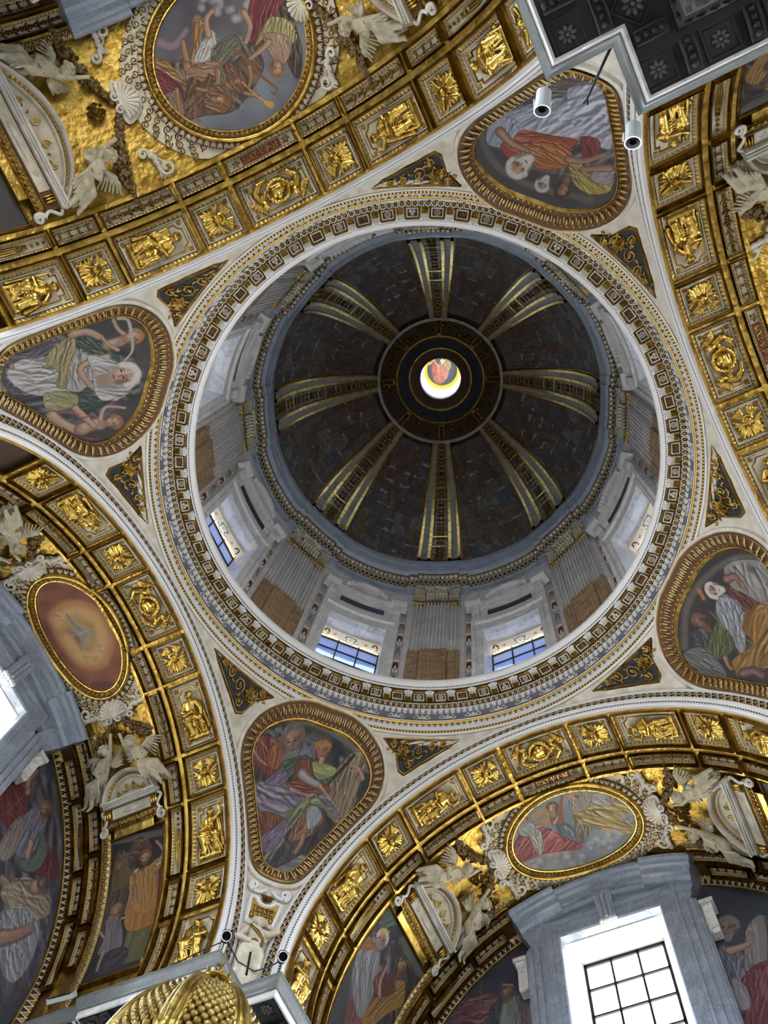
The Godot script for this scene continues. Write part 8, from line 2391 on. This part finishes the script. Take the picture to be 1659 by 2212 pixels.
func paint_music() -> StandardMaterial3D:
	var p := Paint.new(512, 340, Color(0.47, 0.49, 0.49), 7)
	p.mottle([Color(0.43, 0.45, 0.47), Color(0.52, 0.53, 0.53), Color(0.38, 0.41, 0.44)], 80, 0.12, 0.35, 0.6)
	p.clouds(Color(0.55, 0.54, 0.53), [0.05, 0.61, 0.20, 0.71, 0.33, 0.78, 0.43, 0.91, 0.10, 0.71], 0.120)
	p.cloth(Color(0.59, 0.26, 0.24), [-0.01, 0.53, 0.12, 0.31, 0.27, 0.34, 0.39, 0.55, 0.47, 0.75, 0.25, 0.66, 0.05, 0.61], 2.55, 26)
	p.cloth(Color(0.63, 0.59, 0.52), [0.18, 0.36, 0.26, 0.37, 0.22, 0.58, 0.17, 0.63], 1.69, 8)
	p.limb(Color(0.67, 0.54, 0.46), [0.12, 0.25, 0.20, 0.29, 0.30, 0.30], 0.051, 0.031)
	p.cloth(Color(0.59, 0.59, 0.57), [0.13, 0.20, 0.23, 0.22, 0.21, 0.36, 0.12, 0.31], 1.20, 8)
	p.stroke(Color(0.56, 0.46, 0.31), [0.27, 0.16, 0.36, 0.14, 0.38, 0.27, 0.29, 0.27], 0.068, 0.061, 0.4)
	p.head(0.195, 0.127, 0.038, -1.30, Color(0.67, 0.54, 0.46), Color(0.55, 0.44, 0.31))
	p.cloth(Color(0.38, 0.41, 0.44), [0.42, 0.36, 0.50, 0.47, 0.48, 0.60, 0.40, 0.52], 1.48, 8)
	p.cloth(Color(0.43, 0.36, 0.31), [0.41, 0.17, 0.47, 0.18, 0.45, 0.38, 0.38, 0.33], 1.56, 8)
	p.head(0.425, 0.146, 0.049, -1.28, Color(0.67, 0.54, 0.46), Color(0.35, 0.24, 0.17))
	p.stroke(Color(0.47, 0.31, 0.19), [0.44, 0.34, 0.49, 0.17, 0.54, 0.02], 0.058, 0.017, 0.3)
	p.limb(Color(0.67, 0.54, 0.46), [0.39, 0.34, 0.44, 0.28], 0.037, 0.024)
	p.cloth(Color(0.47, 0.42, 0.36), [0.60, 0.29, 0.71, 0.37, 0.56, 0.68, 0.51, 0.60], 1.93, 10)
	p.cloth(Color(0.69, 0.58, 0.31), [0.60, 0.32, 0.82, 0.31, 0.96, 0.41, 0.94, 0.67, 0.85, 0.73, 0.69, 0.57, 0.60, 0.47], 0.84, 30)
	p.cloth(Color(0.59, 0.55, 0.49), [0.62, 0.06, 0.74, 0.12, 0.66, 0.29, 0.56, 0.24], 1.52, 8)
	p.head(0.617, 0.107, 0.043, -1.91, Color(0.67, 0.54, 0.46), Color(0.59, 0.49, 0.35))
	p.cloth(Color(0.63, 0.62, 0.59), [0.77, 0.14, 0.86, 0.17, 0.85, 0.32, 0.74, 0.24], 1.16, 8)
	p.head(0.902, 0.236, 0.035, -1.08, Color(0.67, 0.54, 0.46), Color(0.47, 0.31, 0.21))
	p.clouds(Color(0.59, 0.60, 0.61), [0.68, 0.75, 0.78, 0.73, 0.72, 0.83], 0.104)
	p.clouds(Color(0.51, 0.54, 0.58), [0.93, 0.55, 1.00, 0.46, 0.60, 0.79], 0.087)
	return p.material(0.75)

func paint_harvest() -> StandardMaterial3D:
	var p := Paint.new(320, 704, Color(0.17, 0.15, 0.13), 8)
	p.mottle([Color(0.21, 0.18, 0.16), Color(0.13, 0.12, 0.12), Color(0.24, 0.21, 0.19)], 40, 0.2, 0.5, 0.5)
	p.stroke(Color(0.33, 0.31, 0.29), [-0.03, -0.00, 0.00, 0.24], 0.194, 0.151, 0.3)
	p.stroke(Color(0.33, 0.31, 0.29), [-0.03, -0.01, 1.00, 0.06], 0.130, 0.108, 0.3)
	p.stroke(Color(0.11, 0.10, 0.10), [0.16, 0.09, 0.50, 0.11], 0.130, 0.173, 0.5)
	p.cloth(Color(0.36, 0.24, 0.14), [0.68, 0.07, 0.50, 0.05, 0.34, 0.13, 0.46, 0.18, 0.64, 0.14, 0.77, 0.14], 2.98, 18)
	p.cloth(Color(0.33, 0.26, 0.21), [0.14, 0.12, 0.30, 0.13, 0.47, 0.25, 0.47, 0.38, 0.39, 0.50, 0.22, 0.60, 0.05, 0.59, -0.01, 0.41, 0.10, 0.28], 1.76, 26)
	p.cloth(Color(0.43, 0.33, 0.20), [0.12, 0.16, 0.25, 0.12, 0.33, 0.20, 0.46, 0.28, 0.34, 0.32, 0.14, 0.34, 0.10, 0.27], 1.35, 16)
	p.head(0.207, 0.196, 0.076, -1.65, Color(0.55, 0.41, 0.30), Color(0.47, 0.35, 0.21))
	p.cloth(Color(0.43, 0.16, 0.12), [0.91, 0.31, 1.03, 0.37, 1.05, 0.49, 1.01, 0.65, 1.06, 0.80, 0.97, 0.75, 0.92, 0.55], 1.39, 16)
	p.cloth(Color(0.39, 0.38, 0.21), [0.59, 0.64, 0.90, 0.67, 1.04, 0.91, 0.84, 0.93, 0.67, 0.92, 0.60, 0.86], 1.69, 26)
	p.cloth(Color(0.69, 0.44, 0.17), [0.49, 0.50, 0.90, 0.51, 1.00, 0.66, 0.83, 0.69, 0.54, 0.66], 1.55, 24)
	p.cloth(Color(0.70, 0.49, 0.21), [0.48, 0.29, 0.84, 0.29, 0.89, 0.40, 0.92, 0.54, 0.76, 0.57, 0.52, 0.50, 0.52, 0.40, 0.45, 0.38], 1.31, 30)
	p.cloth(Color(0.67, 0.47, 0.20), [0.77, 0.26, 0.92, 0.23, 0.97, 0.28, 0.86, 0.31], -0.08, 8)
	p.limb(Color(0.67, 0.54, 0.46), [0.94, 0.25, 1.00, 0.19, 0.86, 0.10], 0.094, 0.056)
	p.limb(Color(0.67, 0.54, 0.46), [0.47, 0.39, 0.45, 0.49, 0.43, 0.55], 0.080, 0.053)
	p.stroke(Color(0.67, 0.64, 0.60), [0.50, 0.26, 0.56, 0.25], 0.065, 0.044, 0.5)
	p.stroke(Color(0.67, 0.64, 0.60), [0.90, 0.27, 0.96, 0.26], 0.047, 0.030, 0.5)
	p.head(0.668, 0.197, 0.117, -1.51, Color(0.69, 0.53, 0.42), Color(0.43, 0.28, 0.17))
	p.cloth(Color(0.49, 0.44, 0.45), [0.13, 0.55, 0.28, 0.55, 0.45, 0.69, 0.48, 0.79, 0.32, 0.80, 0.13, 0.77, 0.16, 0.67], 1.18, 20)
	p.head(0.251, 0.500, 0.105, -1.86, Color(0.66, 0.50, 0.39), Color(0.55, 0.38, 0.24))
	p.limb(Color(0.67, 0.54, 0.46), [0.04, 0.62, 0.14, 0.67], 0.070, 0.052)
	p.limb(Color(0.67, 0.54, 0.46), [0.22, 0.78, 0.21, 0.86, 0.23, 0.93], 0.097, 0.063)
	p.cloth(Color(0.24, 0.20, 0.22), [0.30, 0.80, 0.61, 0.82, 0.64, 0.93, 0.32, 0.95, 0.28, 0.87], 2.70, 12)
	p.stroke(Color(0.43, 0.31, 0.18), [0.08, 0.67, 0.03, 0.89], 0.019, 0.019, 0.5)
	p.limb(Color(0.67, 0.54, 0.46), [0.38, 0.57, 0.46, 0.57], 0.055, 0.041)
	return p.material(0.75)

func paint_crowns() -> StandardMaterial3D:
	var p := Paint.new(320, 520, Color(0.19, 0.17, 0.16), 9)
	p.mottle([Color(0.23, 0.20, 0.18), Color(0.14, 0.13, 0.13), Color(0.26, 0.24, 0.21)], 40, 0.2, 0.5, 0.5)
	p.cloth(Color(0.29, 0.36, 0.27), [-0.05, 0.21, -0.01, -0.00, 0.25, -0.02, 0.11, 0.12], -0.85, 12)
	p.stroke(Color(0.36, 0.35, 0.32), [0.47, 0.04, 0.84, 0.02, 1.02, -0.01], 0.204, 0.175, 0.4)
	p.cloth(Color(0.26, 0.22, 0.20), [0.39, 0.75, 0.13, 0.42, 0.09, 0.22, 0.29, 0.15, 0.73, 0.10, 1.02, 0.27, 0.74, 0.59], 0.60, 30)
	p.cloth(Color(0.49, 0.21, 0.18), [0.26, 0.65, 0.27, 0.44, 0.41, 0.29, 0.51, 0.44, 0.52, 0.68, 0.32, 0.79], 1.55, 18)
	p.cloth(Color(0.52, 0.50, 0.49), [0.13, 0.52, 0.04, 0.34, 0.16, 0.23, 0.35, 0.29, 0.48, 0.46, 0.44, 0.62], 0.73, 22)
	p.cloth(Color(0.59, 0.36, 0.16), [-0.04, 0.33, 0.03, 0.25, 0.16, 0.25, 0.08, 0.33], -0.32, 8)
	p.head(0.200, 0.177, 0.106, -1.86, Color(0.59, 0.44, 0.35), Color(0.67, 0.63, 0.58))
	p.stroke(Color(0.67, 0.51, 0.24), [0.15, 0.16, 0.12, 0.13, 0.18, 0.13, 0.16, 0.10, 0.22, 0.10, 0.21, 0.08], 0.023, 0.020, 0.3)
	p.cloth(Color(0.63, 0.44, 0.18), [0.53, 0.60, 0.60, 0.40, 0.76, 0.20, 0.93, 0.28, 0.81, 0.42, 0.65, 0.61], 1.88, 20)
	p.cloth(Color(0.41, 0.23, 0.16), [0.42, 0.36, 0.59, 0.24, 0.74, 0.28, 0.57, 0.41], 0.31, 10)
	p.head(0.665, 0.157, 0.086, -1.97, Color(0.55, 0.39, 0.31), Color(0.35, 0.24, 0.16), true)
	p.stroke(Color(0.67, 0.51, 0.24), [0.61, 0.15, 0.59, 0.13, 0.64, 0.12, 0.63, 0.10, 0.69, 0.10], 0.024, 0.021, 0.3)
	p.limb(Color(0.67, 0.54, 0.46), [0.60, 0.40, 0.51, 0.34, 0.47, 0.23], 0.073, 0.042)
	return p.material(0.75)

func paint_warrior() -> StandardMaterial3D:
	var p := Paint.new(384, 512, Color(0.20, 0.20, 0.24), 10)
	p.mottle([Color(0.17, 0.17, 0.21), Color(0.24, 0.23, 0.26), Color(0.29, 0.27, 0.28)], 50, 0.15, 0.4, 0.5)
	p.cloth(Color(0.29, 0.26, 0.29), [0.02, 0.37, 0.17, 0.15, 0.39, 0.18, 0.68, 0.36, 0.81, 0.49, 0.94, 0.74, 0.77, 0.85], 0.63, 40)
	p.cloth(Color(0.43, 0.15, 0.16), [0.01, 0.36, 0.11, 0.24, 0.27, 0.33, 0.24, 0.42, 0.15, 0.45], 0.23, 16)
	p.cloth(Color(0.41, 0.16, 0.16), [0.49, 0.35, 0.64, 0.32, 0.72, 0.38, 0.58, 0.46, 0.50, 0.49], 0.50, 12)
	p.limb(Color(0.67, 0.54, 0.46), [0.18, 0.25, 0.13, 0.20, 0.14, 0.13], 0.061, 0.039)
	p.cloth(Color(0.45, 0.44, 0.50), [0.27, 0.41, 0.31, 0.26, 0.40, 0.24, 0.47, 0.36, 0.44, 0.46, 0.33, 0.47], 1.23, 22)
	p.cloth(Color(0.53, 0.47, 0.42), [0.26, 0.52, 0.25, 0.38, 0.33, 0.40, 0.37, 0.51, 0.33, 0.56], 1.07, 14)
	p.head(0.364, 0.221, 0.057, -2.22, Color(0.55, 0.42, 0.35), Color(0.43, 0.33, 0.24))
	p.cloth(Color(0.33, 0.41, 0.36), [0.45, 0.32, 0.55, 0.34, 0.58, 0.43, 0.51, 0.49, 0.45, 0.48, 0.50, 0.41], 1.28, 12)
	p.limb(Color(0.67, 0.54, 0.46), [0.43, 0.39, 0.47, 0.45], 0.062, 0.048)
	p.stroke(Color(0.36, 0.30, 0.24), [0.15, 0.12, 0.17, 0.31, 0.16, 0.42], 0.012, 0.012, 0.5)
	p.limb(Color(0.51, 0.41, 0.36), [0.42, 0.62, 0.49, 0.61, 0.57, 0.64], 0.073, 0.073)
	p.cloth(Color(0.59, 0.52, 0.42), [0.48, 0.64, 0.56, 0.53, 0.71, 0.48, 0.82, 0.52, 0.70, 0.63, 0.56, 0.66], -0.20, 20)
	p.limb(Color(0.67, 0.54, 0.46), [0.64, 0.50, 0.69, 0.45], 0.104, 0.078)
	p.head(0.685, 0.458, 0.052, -2.59, Color(0.47, 0.38, 0.33), Color(0.27, 0.24, 0.22), true)
	p.cloth(Color(0.53, 0.53, 0.56), [0.57, 0.72, 0.68, 0.62, 0.79, 0.60, 0.86, 0.63, 0.90, 0.74, 0.86, 0.83, 0.72, 0.82], 0.36, 30)
	p.limb(Color(0.56, 0.44, 0.38), [0.65, 0.77, 0.72, 0.71, 0.79, 0.62], 0.105, 0.070)
	return p.material(0.75)

func paint_crowned() -> StandardMaterial3D:
	var p := Paint.new(384, 512, Color(0.20, 0.21, 0.26), 11)
	p.mottle([Color(0.17, 0.19, 0.24), Color(0.24, 0.24, 0.28), Color(0.28, 0.27, 0.30)], 50, 0.15, 0.4, 0.5)
	p.cloth(Color(0.41, 0.24, 0.26), [0.37, 0.27, 0.50, 0.22, 0.67, 0.27, 0.63, 0.39, 0.35, 0.36], 0.02, 16)
	p.cloth(Color(0.24, 0.28, 0.31), [0.61, 0.33, 0.70, 0.26, 0.83, 0.28, 0.87, 0.44, 0.59, 0.41], 1.54, 18)
	p.cloth(Color(0.44, 0.38, 0.42), [0.79, 0.29, 0.92, 0.35, 0.93, 0.48, 0.75, 0.42], 1.47, 12)
	p.cloth(Color(0.43, 0.51, 0.45), [0.70, 0.30, 0.78, 0.29, 0.74, 0.41, 0.67, 0.40], 1.79, 8)
	p.head(0.724, 0.258, 0.057, -1.51, Color(0.55, 0.44, 0.38), Color(0.31, 0.26, 0.24), true)
	p.stroke(Color(0.59, 0.47, 0.27), [0.70, 0.20, 0.77, 0.22], 0.020, 0.017, 0.5)
	p.stroke(Color(0.35, 0.33, 0.33), [0.54, 0.14, 0.52, 0.31], 0.014, 0.014, 0.5)
	return p.material(0.75)

func paint_tablets() -> StandardMaterial3D:
	var p := Paint.new(384, 512, Color(0.21, 0.23, 0.27), 12)
	p.mottle([Color(0.18, 0.20, 0.24), Color(0.25, 0.26, 0.30), Color(0.30, 0.29, 0.31)], 50, 0.15, 0.4, 0.5)
	p.cloth(Color(0.52, 0.49, 0.48), [0.30, 0.31, 0.42, 0.28, 0.32, 0.49, 0.22, 0.48], 1.80, 8)
	p.cloth(Color(0.44, 0.44, 0.50), [0.05, 0.39, 0.16, 0.38, 0.20, 0.47, 0.16, 0.57, 0.03, 0.70, 0.01, 0.55, 0.01, 0.46], 1.91, 26)
	p.cloth(Color(0.46, 0.19, 0.24), [0.19, 0.52, 0.33, 0.51, 0.24, 0.75, 0.07, 0.71, 0.13, 0.59], 2.12, 22)
	p.cloth(Color(0.59, 0.55, 0.59), [0.11, 0.52, 0.16, 0.57, 0.14, 0.65, 0.07, 0.63], 1.62, 10)
	p.limb(Color(0.67, 0.54, 0.46), [0.15, 0.38, 0.23, 0.38, 0.30, 0.37], 0.070, 0.035)
	p.head(0.188, 0.269, 0.078, -1.24, Color(0.55, 0.45, 0.41), Color(0.45, 0.43, 0.42), true)
	return p.material(0.75)

func _ready() -> void:
	setup_view()
	make_materials()
	var t0 := Time.get_ticks_msec()
	build_room()
	build_dome(); build_ring(); build_drum()
	build_pendentives()
	for k in ["t", "r", "b", "l"]: build_arm_shell(k)
	build_cornice(0.0, 4.25, 5.07, "dark grey cornice with flowered soffit coffers at the upper right corner")
	build_cornice(PI, 4.41, 5.14, "grey marble cornice at the lower left corner under the statue")
	print("shell ", Time.get_ticks_msec() - t0)
	make_coffer_kit()
	build_coffers("t", -4, 5, -4, 5)
	build_coffers("r", -5, 3, -5, 2)
	build_coffers("b", -4, 6, -4, 6)
	build_coffers("l", -6, 3, -6, 3)
	print("coffers ", Time.get_ticks_msec() - t0)
	make_bay_kit()
	print("baykit ", Time.get_ticks_msec() - t0)
	build_oval("t", 3.5, 8.5, 1.42, 1.24, paint_trumpets(), "large round painting of angels blowing trumpets among clouds in a gilded frame")
	build_oval("b", 0.6, 8.12, 1.36, 0.90, paint_music(), "oval painting of music-making angels on clouds in a gilded frame above the bright window")
	build_oval("l", 0.4, 7.78, 1.33, 0.74, paint_dove(), "oval painting of a grey dove in a golden burst of cloud")
	var dark := mat(Color(0.24, 0.22, 0.20))
	build_side("t", -1.0, dark, "dark framed picture cut off at the left edge, trumpet-painting vault", "lower-left flank")
	build_side("t", 1.0, dark, "", "upper flank", false)
	build_side("l", -1.0, paint_harvest(), "tall framed fresco of a woman in orange carrying a sheaf beside a child", "lower flank")
	build_side("l", 1.0, dark, "", "upper flank", false)
	build_side("b", 1.0, paint_crowns(), "tall framed fresco of two crowned figures, one in a grey robe, one in yellow", "left flank")
	build_side("b", -1.0, dark, "dark framed picture at the right edge, bright-window vault", "right flank")
	build_side("r", -1.0, paint_crowns(), "framed picture half hidden by the dark cornice at the upper right", "upper flank")
	for q in [["t", -1.0], ["l", -1.0], ["b", 1.0], ["b", -1.0], ["l", 1.0]]: build_rib_panels(q[0], q[1], 0.0)
	build_end_window("t", 9); build_end_window("b", 10); build_end_window("l", 11); build_end_window("r", 12)
	build_lunette("l", 1.0, paint_warrior(), "lunette fresco of a winged man with a shield and seated figures in white")
	build_lunette("b", -1.0, paint_crowned(), "lunette fresco of a bearded crowned man, left of the bright window")
	build_lunette("b", 1.0, paint_tablets(), "lunette fresco of a bearded man holding tablets, right of the bright window")
	print("bays ", Time.get_ticks_msec() - t0)
	build_plaque(); build_statue(); build_lamps(); build_tabernacle()
	print("all ", Time.get_ticks_msec() - t0)
